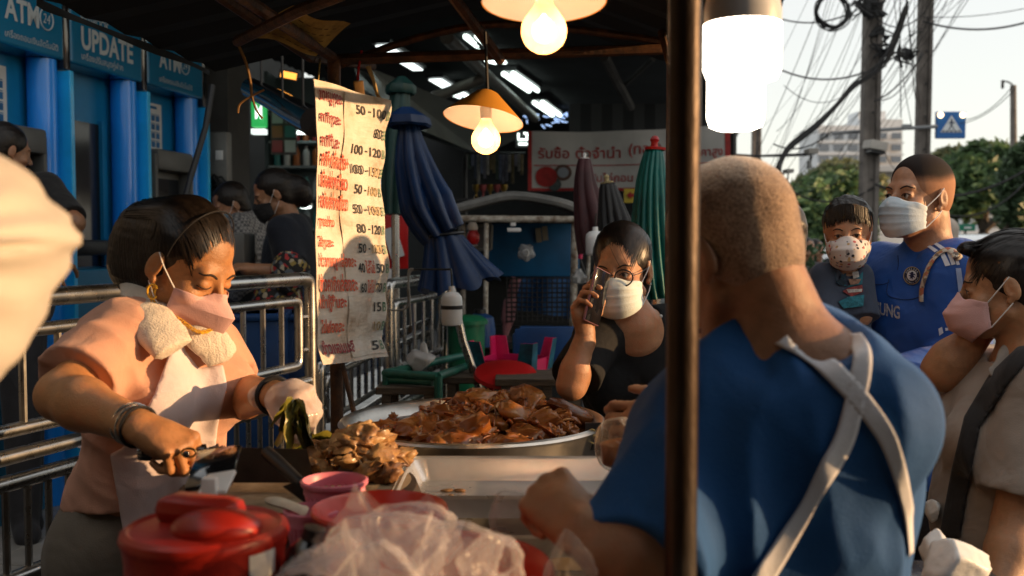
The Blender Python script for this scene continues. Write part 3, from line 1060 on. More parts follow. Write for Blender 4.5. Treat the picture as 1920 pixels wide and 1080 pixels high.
for s_, a0, b_0, w_, h_, bo in (('รับซื้อ', 0.09, 0.31, 0.28, None, 0.012), ('ตั๋วจำนำ', 0.43, 0.31, 0.40, None, 0.012), ('(ทอง)', 0.90, 0.31, 0.30, 0.13, 0.012), ('ให้ราคาสูง', 1.37, 0.28, 0.38, None, 0.012),
        ('และรับไถ่ถอน', 0.42, 0.085, 0.52, None, 0.008), ('ตั๋วจำนำ', 0.98, 0.085, 0.36, None, 0.008)):
 lettering('lettering', s_, (0, 0, 0), (1, 0, 0), (0, 1, 0), width=w_, height=h_, m=M_redp, parent=pn, bold=bo, fn=lambda a, b_, a0=a0, b_0=b_0: pbf(a + a0, b_ + b_0, 0.008))
for (cu_, cv_, r_, m_) in ((0.165, 0.135, 0.098, M_redp), (0.315, 0.175, 0.078, pm('medal_brown', (0.10, 0.045, 0.03), 0.6, var=0.3)), (0.24, 0.06, 0.06, pm('medal_dark', (0.05, 0.07, 0.07), 0.5, var=0.4, vs=30))):
 MB().add([pbf(cu_ + r_ * math.cos(t), cv_ + r_ * math.sin(t), 0.009 + r_ * 0.03) for t in np.linspace(0, 6.283, 25)[:-1]], [tuple(range(24))]).build('printed_medal', m_, pn, smooth=False)
MB().add([pbf(0.315 + 0.05 * math.cos(t), 0.175 + 0.05 * math.sin(t), 0.014) for t in np.linspace(0, 6.283, 25)[:-1]], [tuple(range(24))]).build('printed_coin', pm('coin_grey', (0.22, 0.24, 0.27), 0.5), pn, smooth=False)
bp = MB().tube([P(1374, 230, 9.0), P(1374, 460, 9.0)], 0.035, 8).build('hall_post', M_dark)
tag(bp, 'dark post at the right end of the pawn banner', 'post')
# arrow sign and lit emblem
ar = thing('arrow_sign', 'yellow sign with red left arrow below the pawn banner', 'sign', P(1188, 366, 8.6))
c0, c1 = P(1170, 354, 8.6), P(1203, 380, 8.6)
MB().box((c0 + c1) / 2, (c1.x - c0.x, 0.02, c0.z - c1.z)).build('plate', M_yelsign, ar, smooth=False)
cc_ = P(1187, 366, 8.58)
MB().prism([(-0.055, 0), (-0.015, 0.035), (-0.015, 0.014), (0.06, 0.014), (0.06, -0.014), (-0.015, -0.014), (-0.015, -0.035)], 0, 0.004, cc_, (1, 0, 0), (0, 0, 1), (0, -1, 0)).build('arrow', M_redp, ar, smooth=False)
le = thing('lit_letter_sign', 'small white glowing letter sign left of the pawn banner', 'sign', P(980, 262, 10))
s = MB()
for pts in ([(972, 250), (972, 262), (988, 262), (988, 250), (982, 250)], [(972, 270), (989, 270)]):
 s.tube([P(a, b, 10) for a, b in pts], 0.012, 6)
s.build('glow_tube', M_tube, le)
MB().box(P(980, 261, 10.06), (0.15, 0.03, 0.17)).build('box', M_dark, le, smooth=False)
# dim goods hanging under the hall on the left of the banner
M_g = [pm('goods_%d' % i, c, 0.6, var=0.4, vs=20) for i, c in enumerate(((0.14, 0.14, 0.18), (0.25, 0.05, 0.05), (0.08, 0.10, 0.16), (0.22, 0.17, 0.08), (0.05, 0.08, 0.06), (0.35, 0.33, 0.3)))]
gd = thing('garment_rack', 'dim rack of hanging goods under the orange lamp shade', 'rack', P(925, 360, 9.6))
s = MB().tube([P(870, 288, 9.6), P(985, 288, 9.6)], 0.015, 8)
s.tube([P(872, 288, 9.6), P(872, 470, 9.6)], 0.02, 8)
s.build('rail', M_dark, gd)
for i in range(18):
 px = 880 + i * 5.8
 h_ = rng.uniform(20, 55)
 c = P(px, 290 + h_ / 2, 9.55 + rng.uniform(-.08, .08))
 MB().box(c, (Sz(5.5, 9.6), 0.06, Sz(h_, 9.6)), (1, rng.uniform(-.6, .6), 0), (0, 1, 0), (0, 0, 1), 0.006).build('garment', M_g[int(rng.integers(0, 6))], gd, smooth=False)
sp = thing('glowing_grille', 'bluish glittering openwork grille under the hall roof', 'grille', P(1000, 225, 13.5))
s = MB()
for i in range(26):
 px, py = 975 + rng.uniform(0, 90), 212 + rng.uniform(0, 22)
 a = P(px, py, 13.5)
 s.tube([a, a + Vector((rng.uniform(-.12, .12), 0, rng.uniform(-.07, .07)))], 0.008, 4)
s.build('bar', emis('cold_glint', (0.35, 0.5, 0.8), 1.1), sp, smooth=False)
tr = thing('trophy_shelf', 'dim shelf of gilt trophies behind the back food stall', 'shelf', P(910, 372, 8.2))
MB().box(P(910, 374, 8.2), (0.5, 0.2, 0.015)).build('board', M_dark, tr, smooth=False)
for i in range(5):
 c = P(893 + i * 13, 374, 8.15)
 MB().lathe(c, [(0.001, 0.008), (0.025, 0.008), (0.02, 0.02), (0.008, 0.03), (0.008, 0.06), (0.025, 0.08), (0.03, 0.12), (0.02, 0.12), (0.001, 0.09)], 10).build('trophy', pm('gilt', (0.5, 0.33, 0.08), 0.3, 1.0) if i % 2 == 0 else M_g[1], tr)
# ================================================================== STREET AT THE RIGHT
def leaf_mat(name, c1, c2):
 def bld(n, l, b, tc):
  oi = n.new('ShaderNodeNewGeometry')
  r_ = ramp(n, [(0.0, c2), (0.6, c1), (1.0, tuple(min(1, q * 1.7) for q in c1))])
  l.new(oi.outputs['Random Per Island'], r_.inputs[0])
  l.new(r_.outputs[0], b.inputs['Base Color'])
  b.inputs['Roughness'].default_value = 0.55
  tr_ = n.new('ShaderNodeBsdfTranslucent')
  l.new(r_.outputs[0], tr_.inputs[0])
  mx = n.new('ShaderNodeMixShader')
  mx.inputs[0].default_value = 0.35
  l.new(b.outputs[0], mx.inputs[1])
  l.new(tr_.outputs[0], mx.inputs[2])
  l.new(mx.outputs[0], n['Material Output'].inputs[0])
 return node_mat(name, bld)
M_leafA = leaf_mat('leaf_green', (0.11, 0.18, 0.075), (0.045, 0.085, 0.04))
M_leafB = leaf_mat('leaf_olive', (0.19, 0.20, 0.10), (0.09, 0.11, 0.06))
M_leafC = leaf_mat('leaf_dark', (0.08, 0.13, 0.065), (0.03, 0.06, 0.03))
M_bark = pm('bark', (0.075, 0.058, 0.045), 0.9, var=0.4, vs=5, bump=0.6, bs=20)
def tree(base, blobs, n, ls, mat, label, trunk_r=0.15, seed=1, group='street trees'):
 """trunk with limbs and a crown of leaf quads clustered in twig clumps; blobs: (centre, radii)"""
 r = np.random.default_rng(seed)
 t = thing('street_tree', label, 'tree', base, group)
 base = Vector(base)
 mb = MB()
 cen = sum((Vector(b[0]) for b in blobs), Vector()) / len(blobs)
 fork = Vector((base.x, base.y, base.z + (cen.z - base.z) * 0.55))
 mb.tube(smooth_path([base, base.lerp(fork, 0.5) + Vector((0.08, 0, 0)), fork]), [trunk_r * (1.15 - 0.4 * i / 12) for i in range(13)], 9)
 for b in blobs:
  c = Vector(b[0])
  mid = fork.lerp(c, 0.5) + Vector((r.uniform(-.3, .3), r.uniform(-.3, .3), -0.1))
  mb.tube(smooth_path([fork, mid, c]), [trunk_r * 0.55 * (1 - 0.8 * i / 12) + 0.012 for i in range(13)], 6)
  for q in range(4):
   e = c + Vector((r.uniform(-1, 1) * b[1][0], r.uniform(-1, 1) * b[1][1], r.uniform(-.6, 1) * b[1][2])) * 0.8
   mb.tube(smooth_path([mid.lerp(c, 0.6), c.lerp(e, 0.5), e], 4), [trunk_r * 0.18 * (1 - i / 9.5) + 0.008 for i in range(9)], 4)
 mb.build('trunk', M_bark, t)
 vol = np.array([b[1][0] * b[1][1] * b[1][2] for b in blobs]) ** 0.7
 cnt = (n * vol / vol.sum()).astype(int)
 pos = []
 for b, k in zip(blobs, cnt):
  nc = max(6, k // 42)
  u = r.normal(size=(nc, 3))
  u /= np.linalg.norm(u, axis=1)[:, None]
  rad = r.uniform(0.25, 1.08, nc) ** 0.6
  cl = np.array(b[0]) + u * rad[:, None] * np.array(b[1])
  w = r.integers(0, nc, k)
  pos.append(cl[w] + r.normal(size=(k, 3)) * np.array(b[1]) * 0.17)
 pos = np.concatenate(pos)
 N = len(pos)
 a = r.normal(size=(N, 3))
 a[:, 2] *= 0.6
 a /= np.linalg.norm(a, axis=1)[:, None]
 c = r.normal(size=(N, 3))
 c -= a * (a * c).sum(1)[:, None]
 c /= np.linalg.norm(c, axis=1)[:, None]
 s = ls * r.uniform(0.6, 1.4, N)[:, None]
 v = np.stack([pos - a * s, pos + c * s * 0.45, pos + a * s, pos - c * s * 0.45], 1).reshape(-1, 3)
 f = np.arange(4 * N).reshape(-1, 4)
 mesh_obj('crown', v, f.astype(np.int32), mat, t, smooth=False)
 return t
def blob(px, py, d, rpx, rpy, depth=None):
 return (tuple(P(px, py, d)), (Sz(rpx, d), depth or Sz(rpx, d), Sz(rpy, d)))
b0 = P(1560, 520, 34); b0.z = 0
tree(b0, [blob(1520, 400, 34, 50, 50), blob(1570, 370, 35, 55, 45), blob(1550, 450, 33, 60, 60), blob(1500, 460, 34, 40, 60), blob(1600, 420, 35, 45, 60)], 15000, 0.2, M_leafA, 'bushy mid green tree behind the toddler and the first concrete pole', 0.22, 3)
b0 = P(1590, 520, 60); b0.z = 0
tree(b0, [blob(1580, 335, 60, 50, 28), blob(1530, 360, 60, 40, 30), blob(1625, 350, 60, 30, 25)], 5000, 0.32, M_leafB, 'hazy olive tree in front of the white apartment block', 0.3, 4)
b0 = P(1842, 520, 26); b0.z = 0
tree(b0, [blob(1840, 345, 26, 55, 40), blob(1800, 372, 26, 45, 35), blob(1880, 325, 26.5, 50, 38), blob(1850, 300, 27, 45, 28), blob(1795, 330, 27, 40, 35)], 11000, 0.15, M_leafA, 'leafy green tree over the green road sign at the right', 0.17, 5)
b0 = P(1905, 520, 22); b0.z = 0
tree(b0, [blob(1915, 350, 22, 40, 50), blob(1930, 300, 22, 35, 40), blob(1900, 400, 22, 30, 30)], 6000, 0.12, M_leafC, 'dark green tree cut off by the right edge of the picture', 0.15, 6)
b0 = P(1770, 520, 40); b0.z = 0
tree(b0, [blob(1780, 305, 40, 26, 26), blob(1805, 318, 40, 30, 28), blob(1770, 360, 40, 30, 50), blob(1745, 430, 40, 30, 45)], 5000, 0.2, M_leafB, 'sparse yellowish tree just below the pedestrian crossing sign', 0.16, 8)
# far apartment block
ab = thing('apartment_block', 'tall white apartment block with rows of small windows behind the cables', 'building', (0, 0, 0))
D = 260
x0, x1, x2 = P(1512, 300, D).x, P(1590, 300, D).x, P(1668, 300, D).x
zt, zt2 = ZY(243, D), ZY(231, D)
s = MB()
s.box(((x0 + x1) / 2, D, zt / 2), (x1 - x0, 16, zt))
s.box(((x1 + x2) / 2 + 0.02, D + 1, zt2 / 2), (x2 - x1, 16, zt2))
s.build('wall', M_white, ab, smooth=False)
s = MB()
for i in range(8):
 z = ZY(262 + i * 21, D)
 s.box(((x0 + x2) / 2, D - 8.1, z - 1.75), (x2 - x0, 0.5, 0.35))
s.build('floor_band', pm('band_grey', (0.5, 0.52, 0.55), 0.8), ab, smooth=False)
win = MB().box((0, 0, 0), (2.3, 0.5, 1.5)).build('window', M_glassdark, ab, smooth=False)
k = 0
for i in range(7):
 for j in range(6):
  o = win if k == 0 else win.copy()
  if k:
   COL.objects.link(o)
  k += 1
  o.location = (P(1524 + j * 26, 300, D).x, D - 8.1, ZY(262 + i * 21, D))
s = MB().box((P(1620, 300, D).x, D, zt2 + 1.2), (7, 8, 2.4))
s.build('roof_house', M_white, ab, smooth=False)
# low white shop houses
lw = thing('white_building', 'low white building with dark windows behind the green road sign', 'building', P(1850, 450, 48))
s = MB()
a, b = P(1800, 372, 50), P(1906, 450, 50)
s.box(((a.x + b.x) / 2, 53, a.z / 2), (b.x - a.x, 6, a.z))
s.build('wall', M_white, lw, smooth=False)
for (u0, u1, v0, v1) in ((1842, 1872, 388, 401), (1842, 1872, 408, 425), (1806, 1832, 392, 404)):
 a, b = P(u0, v0, 49.9), P(u1, v1, 49.9)
 MB().box(((a.x + b.x) / 2, 49.95, (a.z + b.z) / 2), (b.x - a.x, 0.12, a.z - b.z)).build('window', pm('shop_window_dark', (0.03, 0.04, 0.045), 0.15), lw, smooth=False)
lw2 = thing('white_gantry_building', 'pale long roofed building glimpsed between pole and masked man', 'building', P(1650, 430, 55))
a, b = P(1590, 325, 62), P(1740, 440, 62)
s = MB()
s.box(((a.x + b.x) / 2, 65, a.z / 2), (b.x - a.x, 6, a.z))
s.build('wall', M_white, lw2, smooth=False)
s = MB()
for q in range(4):
 a2, b2 = P(1600 + q * 34, 352, 61.9), P(1624 + q * 34, 378, 61.9)
 s.box(((a2.x + b2.x) / 2, 61.95, (a2.z + b2.z) / 2), (b2.x - a2.x, 0.1, a2.z - b2.z))
s.build('window', MATS['far_window'], lw2, smooth=False)
MB().box(((a.x + b.x) / 2, 64.5, a.z + 0.15), (b.x - a.x + 1, 8, 0.3)).build('roof', pm('roof_pale', (0.4, 0.42, 0.44), 0.6), lw2, smooth=False)
# concrete poles
def conc_pole(px, d, w, label, px_top=None):
 t = thing('utility_pole', label, 'utility pole', (P(px, 450, d).x, d, 0), 'concrete utility poles')
 X = P(px, 450, d)
 Xt = P(px_top or px, -160, d)
 lean = Vector((Xt.x - X.x, 0, Xt.z - X.z))
 up = lean.normalized()
 h = 13.0
 s = MB()
 mid = Vector((X.x, X.y, 0)) + up * h / 2
 for sx in (-1, 1):
  s.box(mid + Vector((sx * w * 0.36, 0, 0)), (w * 0.28, w * 0.8, h), (1, 0, 0), (0, 1, 0), up, 0.012)
 s.box(mid + Vector((0, 0.02, 0)), (w * 0.5, w * 0.55, h), (1, 0, 0), (0, 1, 0), up)
 s.build('shaft', M_conc, t, smooth=False)
 s = MB()
 for i in range(22):
  s.lathe(Vector((X.x + w * 0.05, X.y - w * 0.28, 0)) + up * (0.9 + i * 0.5), [(0.018, 0), (0.018, 0.012), (0.001, 0.012)], 8, (0, -1, 0))
 s.build('step_hole', M_dark, t)
 return t
conc_pole(1626, 15.0, 0.25, 'weathered grooved concrete pole behind the toddler carrying the cable bundles', 1629)
conc_pole(1725, 15.5, 0.20, 'plain concrete pole above the masked man, holding the crossing sign arm', 1727)
conc_pole(1416, 30, 0.26, 'distant concrete pole beside the white lit lamp')
t = thing('street_lamp', 'thin street lamp post with short arm at the right edge', 'street lamp', (P(1901, 450, 24).x, 24, 0))
MB().tube([Vector((P(1904, 450, 24).x, 24, 0)), P(1900, 160, 24)], [0.1, 0.07], 10).build('post', M_conc, t)
MB().tube(bez(P(1900, 162, 24), P(1895, 152, 24), P(1885, 152, 24), P(1878, 153, 24), 6), 0.02, 6).build('arm', M_dark, t)
MB().box(P(1880, 158, 24), (0.05, 0.05, 0.2)).build('insulator', M_dark, t)
# crossing sign on its arm
cs = thing('crossing_sign', 'square blue pedestrian crossing sign with two amber flashers', 'road sign', P(1785, 260, 15.3))
a, b = P(1757, 209, 15.3), P(1812, 259, 15.3)
SW, SH = b.x - a.x, a.z - b.z
cx, cz = (a.x + b.x) / 2, (a.z + b.z) / 2
ry = a.y
MB().box((cx, ry + 0.04, cz), (SW, 0.07, SH), bev=0.01).build('plate', pm('sign_blue', (0.012, 0.13, 0.42), 0.4), cs, smooth=False)
M_sw = pm('sign_white', (0.75, 0.77, 0.78), 0.5)
o_ = Vector((cx, ry, cz))
q = lambda pts, m_, h_, nm: MB().prism([(x_ * SW, y_ * SH) for x_, y_ in pts], 0, h_, o_, (1, 0, 0), (0, 0, 1), (0, -1, 0)).build(nm, m_, cs, smooth=False)
q([(-0.37, -0.28), (0.37, -0.28), (0, 0.36)], M_sw, 0.004, 'triangle')
s = MB()
for pts in ([(-0.03, 0.17), (-0.03, 0.21), (0.0, 0.23), (0.03, 0.21), (0.03, 0.17), (0, 0.155)], [(-0.035, 0.145), (0.035, 0.145), (0.03, -0.03), (-0.025, -0.03)],
   [(-0.03, 0.14), (-0.12, 0.04), (-0.105, 0.025), (-0.01, 0.10)], [(0.03, 0.14), (0.12, 0.06), (0.11, 0.04), (0.01, 0.10)],
   [(-0.025, -0.02), (-0.11, -0.2), (-0.075, -0.2), (0.01, -0.03)], [(0.0, -0.02), (0.08, -0.2), (0.115, -0.2), (0.03, -0.03)],
   [(-0.33, -0.265), (-0.25, -0.265), (-0.22, -0.2), (-0.28, -0.2)], [(-0.2, -0.265), (-0.11, -0.265), (-0.1, -0.21), (-0.17, -0.21)], [(-0.05, -0.265), (0.05, -0.265), (0.045, -0.21), (-0.045, -0.21)],
   [(0.11, -0.265), (0.2, -0.265), (0.17, -0.21), (0.1, -0.21)], [(0.25, -0.265), (0.33, -0.265), (0.28, -0.2), (0.22, -0.2)]):
 s.prism([(x_ * SW, y_ * SH) for x_, y_ in pts], 0.004, 0.007, o_, (1, 0, 0), (0, 0, 1), (0, -1, 0))
s.build('walking_figure', pm('sign_navy', (0.015, 0.03, 0.07), 0.5), cs, smooth=False)
for sx in (-1, 1):
 MB().lathe(Vector((cx + sx * SW * 0.38, ry - 0.004, cz + SH * 0.37)), [(0.045, 0.0), (0.04, 0.02), (0.001, 0.03)], 16, (0, -1, 0)).build('flasher', emis('amber_flasher', (1.0, 0.62, 0.30), 4.0), cs)
sa = thing('sign_arm', 'long thin grey pipe from the pole to the crossing sign', 'pipe', P(1680, 243, 15.4))
MB().tube([P(1560, 250, 15.25), P(1690, 241, 15.25), P(1757, 237, 15.32)], 0.028, 8).build('pipe', pm('pipe_grey', (0.25, 0.26, 0.27), 0.5, 0.3), sa)
MB().box(P(1700, 238, 15.25), (0.14, 0.08, 0.08), bev=0.01).build('clamp', MATS['pipe_grey'], sa)
# box on the pole
jb = thing('junction_box', 'beige equipment box fixed to the grooved pole above the toddler', 'equipment box', P(1642, 275, 14.7))
MB().box(P(1641, 273, 14.7), (0.26, 0.35, 0.13), (1, 0, -0.18), (0, 1, 0.05), (0.18, 0, 1), 0.012).build('case', pm('box_beige', (0.40, 0.37, 0.33), 0.6, var=0.1), jb, smooth=False)
MB().box(P(1641, 286, 14.72), (0.22, 0.3, 0.03), (1, 0, -0.18), (0, 1, 0), (0.18, 0, 1)).build('base', M_dark, jb, smooth=False)
# street cameras on their arm
for (px, py, d, sc_, lab) in ((1521, 284, 11.5, 1.0, 'upper street camera hung from its beige box on the long arm'), (1478, 321, 12.5, 0.8, 'lower small street camera under a beige box left of the upper one')):
 t = thing('street_camera', lab, 'camera', P(px, py, d), 'street surveillance cameras')
 MB().box(P(px, py, d), (0.115 * sc_, 0.2, 0.06 * sc_), bev=0.006).build('housing', pm('cam_beige', (0.3, 0.28, 0.25), 0.6), t, smooth=False)
 MB().tube([P(px, py + 6 * sc_, d), P(px - 1, py + 20 * sc_, d)], 0.012 * sc_, 6).build('stem', M_dark, t)
 MB().tube([P(px - 4, py + 17 * sc_, d), P(px - 3, py + 32 * sc_, d)], [0.02 * sc_, 0.035 * sc_], 10).build('lens_body', MATS['meter_grey'], t)
 MB().tube([P(px - 8, py + 5, d), P(px - 140, py + 10, d)], 0.015, 6).build('arm', M_dark, t)
# cables
cab = thing('overhead_cables', 'tangle of thin black overhead cables strung between the concrete poles', 'cables', P(1600, 100, 14))
s = MB()
r2 = np.random.default_rng(11)
for i in range(26):
 xt = 1530 + i * 12 + r2.uniform(-8, 8)
 d1 = 14 + r2.uniform(-1, 1.5)
 xb = 1440 + i * 8 + r2.uniform(-20, 20)
 A = P(xt, -20, d1)
 B = P(xb - 40 + r2.uniform(-25, 25), 240 + r2.uniform(0, 120), d1 + r2.uniform(1, 6))
 s.tube(line_pts(A, B, 10, r2.uniform(0.05, 0.4)), r2.uniform(0.003, 0.0075), 4)
for i in range(12):
 A = P(1820 - i * 14 + r2.uniform(-10, 10), -20, 14.5)
 B = P(1726 - r2.uniform(0, 40), 60 + i * 16, 15.2)
 s.tube(line_pts(A, B, 8, r2.uniform(0.0, 0.25)), r2.uniform(0.004, 0.009), 4)
for (a, b, sag, r_) in (((1466, 36), (1630, 5), .15, .012), ((1466, 132), (1690, 98), .25, .014), ((1730, 40), (1930, 40), .12, .016), ((1730, 32), (1930, 14), .05, .006), ((1640, 190), (1732, 100), .1, .012), ((1640, 185), (1730, 95), .25, .008),
      ((1450, 270), (1560, 246), .15, .012), ((1380, 290), (1520, 290), .02, .016), ((1900, 160), (1810, 225), .1, .006), ((1905, 165), (1800, 232), .1, .006), ((1470, 160), (1620, 148), .3, .006), ((1640, 230), (1730, 290), .5, .005),
      ((1445, 330), (1640, 350), .3, .014), ((1640, 345), (1930, 315), .3, .02), ((1690, 350), (1930, 335), .5, .014), ((1500, 345), (1620, 300), .2, .006), ((1640, 30), (1735, 20), .2, .01), ((1690, 100), (1730, 60), -.1, .01)):
 s.tube(line_pts(P(a[0], a[1], 14.6), P(b[0], b[1], 14.9), 12, sag), r_, 5)
# thick drooping bundle
for q in range(7):
 o_ = Vector((r2.uniform(-.05, .05), r2.uniform(-.1, .1), r2.uniform(-.05, .05)))
 s.tube(smooth_path([P(1700, 10, 14.6) + o_, P(1660, 110, 14.6) + o_ * 1.5, P(1600, 160, 14.5) + o_, P(1570, 195, 14.4) + o_ * .6, P(1530, 235, 14.3) + o_, P(1480, 275, 14.2) + o_, P(1462, 305, 14.1) + o_, P(1458, 330, 14.0) + o_ * 2], 5), 0.014, 5)
s.build('wire', M_cable, cab)
co = thing('coiled_cable', 'round coil of spare black cable hanging beside the grooved pole', 'cable coil', P(1562, 20, 14.3))
s = MB()
for q in range(9):
 rr_ = 0.235 + r2.uniform(-.025, .02)
 cxy = P(1561 + r2.uniform(-3, 3), 22 + r2.uniform(-3, 3), 14.3 + r2.uniform(-.05, .05))
 ph = r2.uniform(0, 6)
 s.tube([cxy + Vector((rr_ * math.cos(t + ph), 0.04 * math.sin(3 * t + ph), rr_ * math.sin(t + ph))) for t in np.linspace(0, 6.28, 26)[:-1]], 0.011, 5, closed=True)
s.build('loop', M_cable, co)
for (px, py, d, lab) in ((1626, 12, 14.7, 'knotted black splice clutter at the top of the grooved pole'), (1652, 60, 14.8, 'small black cable splice right of the grooved pole'), (1652, 100, 14.8, 'hanging black splice case lower on the grooved pole'), (1702, 100, 15.0, 'black insulator cluster left of the plain pole')):
 t = thing('cable_splice', lab, 'cable splice', P(px, py, d), 'cable splices on the poles')
 s = MB()
 for q in range(10 if py > 20 else 30):
  w_ = 14 if py > 20 else 38
  c = P(px + r2.uniform(-w_, w_) * .6, py + r2.uniform(-14, 14), d + r2.uniform(-.1, .1))
  s.tube(smooth_path([c, c + Vector((r2.uniform(-.15, .15), 0, r2.uniform(-.12, .12))), c + Vector((r2.uniform(-.2, .2), 0, r2.uniform(-.2, .2)))], 4), r2.uniform(0.008, 0.022), 5)
 s.build('loop', M_cable, t)
 MB().box(P(px, py, d), (0.1, 0.1, 0.14), bev=0.02).build('case', M_dark, t)
# green direction sign
gsn = thing('direction_sign', 'green road direction sign with white left arrow under the tree', 'road sign', P(1810, 427, 22))
a, b = P(1791, 420, 22), P(1828, 433, 22)
MB().box((a + b) / 2, (b.x - a.x, 0.04, a.z - b.z), bev=0.005).build('plate', pm('road_green', (0.01, 0.20, 0.12), 0.5), gsn, smooth=False)
c = P(1797, 426.5, 21.96)
MB().prism([(-0.03, 0), (0.015, 0.05), (0.03, 0.04), (-0.005, 0), (0.03, -0.04), (0.015, -0.05)], 0, 0.004, c, (1, 0, 0), (0, 0, 1), (0, -1, 0)).build('arrow', M_sw, gsn, smooth=False)
MB().box(P(1815, 427, 21.97), (0.16, 0.004, 0.04)).build('lettering', M_sw, gsn, smooth=False)
MB().tube([P(1810, 433, 22.05), Vector((P(1810, 433, 22.05).x, 22.05, 0))], 0.03, 8).build('post', M_conc, gsn)
# vehicles
def vehicle(c, yaw, Lh, W, H, prof, glass, mat, label, name, cat):
 """side profile (x along length, z) extruded with rounded shoulders; glass: list of window outlines on the side"""
 t = thing(name, label, cat, c)
 ca, sa_ = math.cos(R(yaw)), math.sin(R(yaw))
 ux, uy = Vector((ca, sa_, 0)), Vector((-sa_, ca, 0))
 n = len(prof)
 s = MB()
 vs, fs = [], []
 for k, (off, zz) in enumerate(((-0.5, 1.0), (-0.46, 1.0), (0.46, 1.0), (0.5, 1.0))):
  sc_ = 0.965 if k in (1, 2) else 0.93
  for (x_, z_) in prof:
   zt_ = z_ if z_ < 0.5 * H else z_ - (0.06 * H if k in (0, 3) else 0)
   vs.append(Vector(c) + ux * (x_ * (1.0 if k in (1, 2) else 0.99)) + uy * (off * W) + Vector((0, 0, zt_)))
 for k in range(3):
  for i in range(n):
   j = (i + 1) % n
   fs.append((k * n + i, k * n + j, (k + 1) * n + j, (k + 1) * n + i))
 fs.append(tuple(range(n))[::-1])
 fs.append(tuple(3 * n + i for i in range(n)))
 s.add(vs, fs)
 s.build('body', mat, t, smooth=False)
 for side in (-1, 1):
  for gl in glass:
   MB().prism(gl, 0, 0.012, Vector(c) + uy * (side * 0.5 * W), ux, (0, 0, 1), uy * side).build('side_window', M_screen, t, smooth=False)
 for x_ in (-0.31 * Lh, 0.31 * Lh):
  for side in (-1, 1):
   w_ = MB().lathe(Vector(c) + ux * x_ + uy * (side * 0.47 * W) + Vector((0, 0, 0.32)), [(0.001, -0.09), (0.28, -0.09), (0.32, -0.06), (0.32, 0.06), (0.28, 0.09), (0.2, 0.095), (0.001, 0.08)], 18, uy * side).build('wheel', M_dark, t)
   MB().lathe(Vector(c) + ux * x_ + uy * (side * 0.47 * W) + Vector((0, 0, 0.32)), [(0.19, 0.098), (0.17, 0.10), (0.001, 0.085)], 14, uy * side).build('rim', M_steel, w_)
 return t
M_car = pm('white_car_paint', (0.66, 0.68, 0.69), 0.25, coat=0.6)
vp = [(-2.3, 0.32), (-2.35, 0.75), (-2.2, 0.88), (-1.35, 1.02), (-0.7, 1.44), (-0.2, 1.56), (1.3, 1.6), (2.0, 1.42), (2.3, 0.9), (2.35, 0.32)]
vehicle((P(1850, 450, 11.5).x, 11.5, 0), 8, 4.7, 1.75, 1.6, vp, [[(-1.15, 1.03), (-0.65, 1.38), (0.2, 1.46), (0.2, 1.03)], [(0.3, 1.03), (0.3, 1.46), (1.3, 1.46), (1.9, 1.03)]], M_car, 'white van with dark windows parked behind the masked man and the woman', 'parked_van', 'van')
cp = [(-2.0, 0.3), (-2.05, 0.7), (-1.2, 0.9), (-0.6, 1.35), (0.7, 1.42), (1.3, 1.05), (1.95, 0.9), (2.0, 0.3)]
cg = [[(-0.95, 0.93), (-0.5, 1.28), (0.05, 1.32), (0.05, 0.93)], [(0.12, 0.93), (0.12, 1.32), (0.65, 1.33), (1.05, 1.0)]]
vehicle((P(1545, 450, 13).x, 13.0, 0), 15, 4.0, 1.65, 1.42, cp, cg, M_car, 'white car parked behind the toddler', 'parked_car', 'car')
vehicle((P(1660, 450, 17).x, 17.0, 0), 12, 4.0, 1.65, 1.42, cp, cg, M_car, 'white car glimpsed between the toddler and the masked man', 'parked_car', 'car')
vehicle((P(1870, 450, 14.5).x, 16.0, 0), 10, 4.0, 1.65, 1.42, cp, cg, pm('dark_car_paint', (0.05, 0.055, 0.06), 0.25, coat=0.6), 'dark car beyond the white van', 'parked_car', 'car')
# bushes in planters by the kerb
pl = thing('planter_bush', 'low dark bush in a planter behind the blue shirted vendor', 'bush', (P(1512, 560, 7).x, 7, 0))
MB().lathe((P(1512, 560, 7).x, 7, 0), [(0.001, 0), (0.22, 0), (0.28, 0.45), (0.26, 0.45), (0.24, 0.4), (0.001, 0.4)], 20).build('planter', M_conc, pl)
nb = 1500
pos = np.array([P(1512, 560, 7).x, 7, 0.95]) + rng.normal(size=(nb, 3)) * np.array([0.13, 0.13, 0.22])
a = rng.normal(size=(nb, 3)); a /= np.linalg.norm(a, axis=1)[:, None]
c = rng.normal(size=(nb, 3)); c -= a * (a * c).sum(1)[:, None]; c /= np.linalg.norm(c, axis=1)[:, None]
v = np.stack([pos - a * .04, pos + c * .018, pos + a * .04, pos - c * .018], 1).reshape(-1, 3)
mesh_obj('foliage', v, np.arange(4 * nb).reshape(-1, 4).astype(np.int32), M_leafC, pl, smooth=False)
MB().tube([(P(1512, 560, 7).x, 7, 0.4), (P(1512, 560, 7).x, 7, 0.95)], 0.02, 6).build('stem', M_bark, pl)
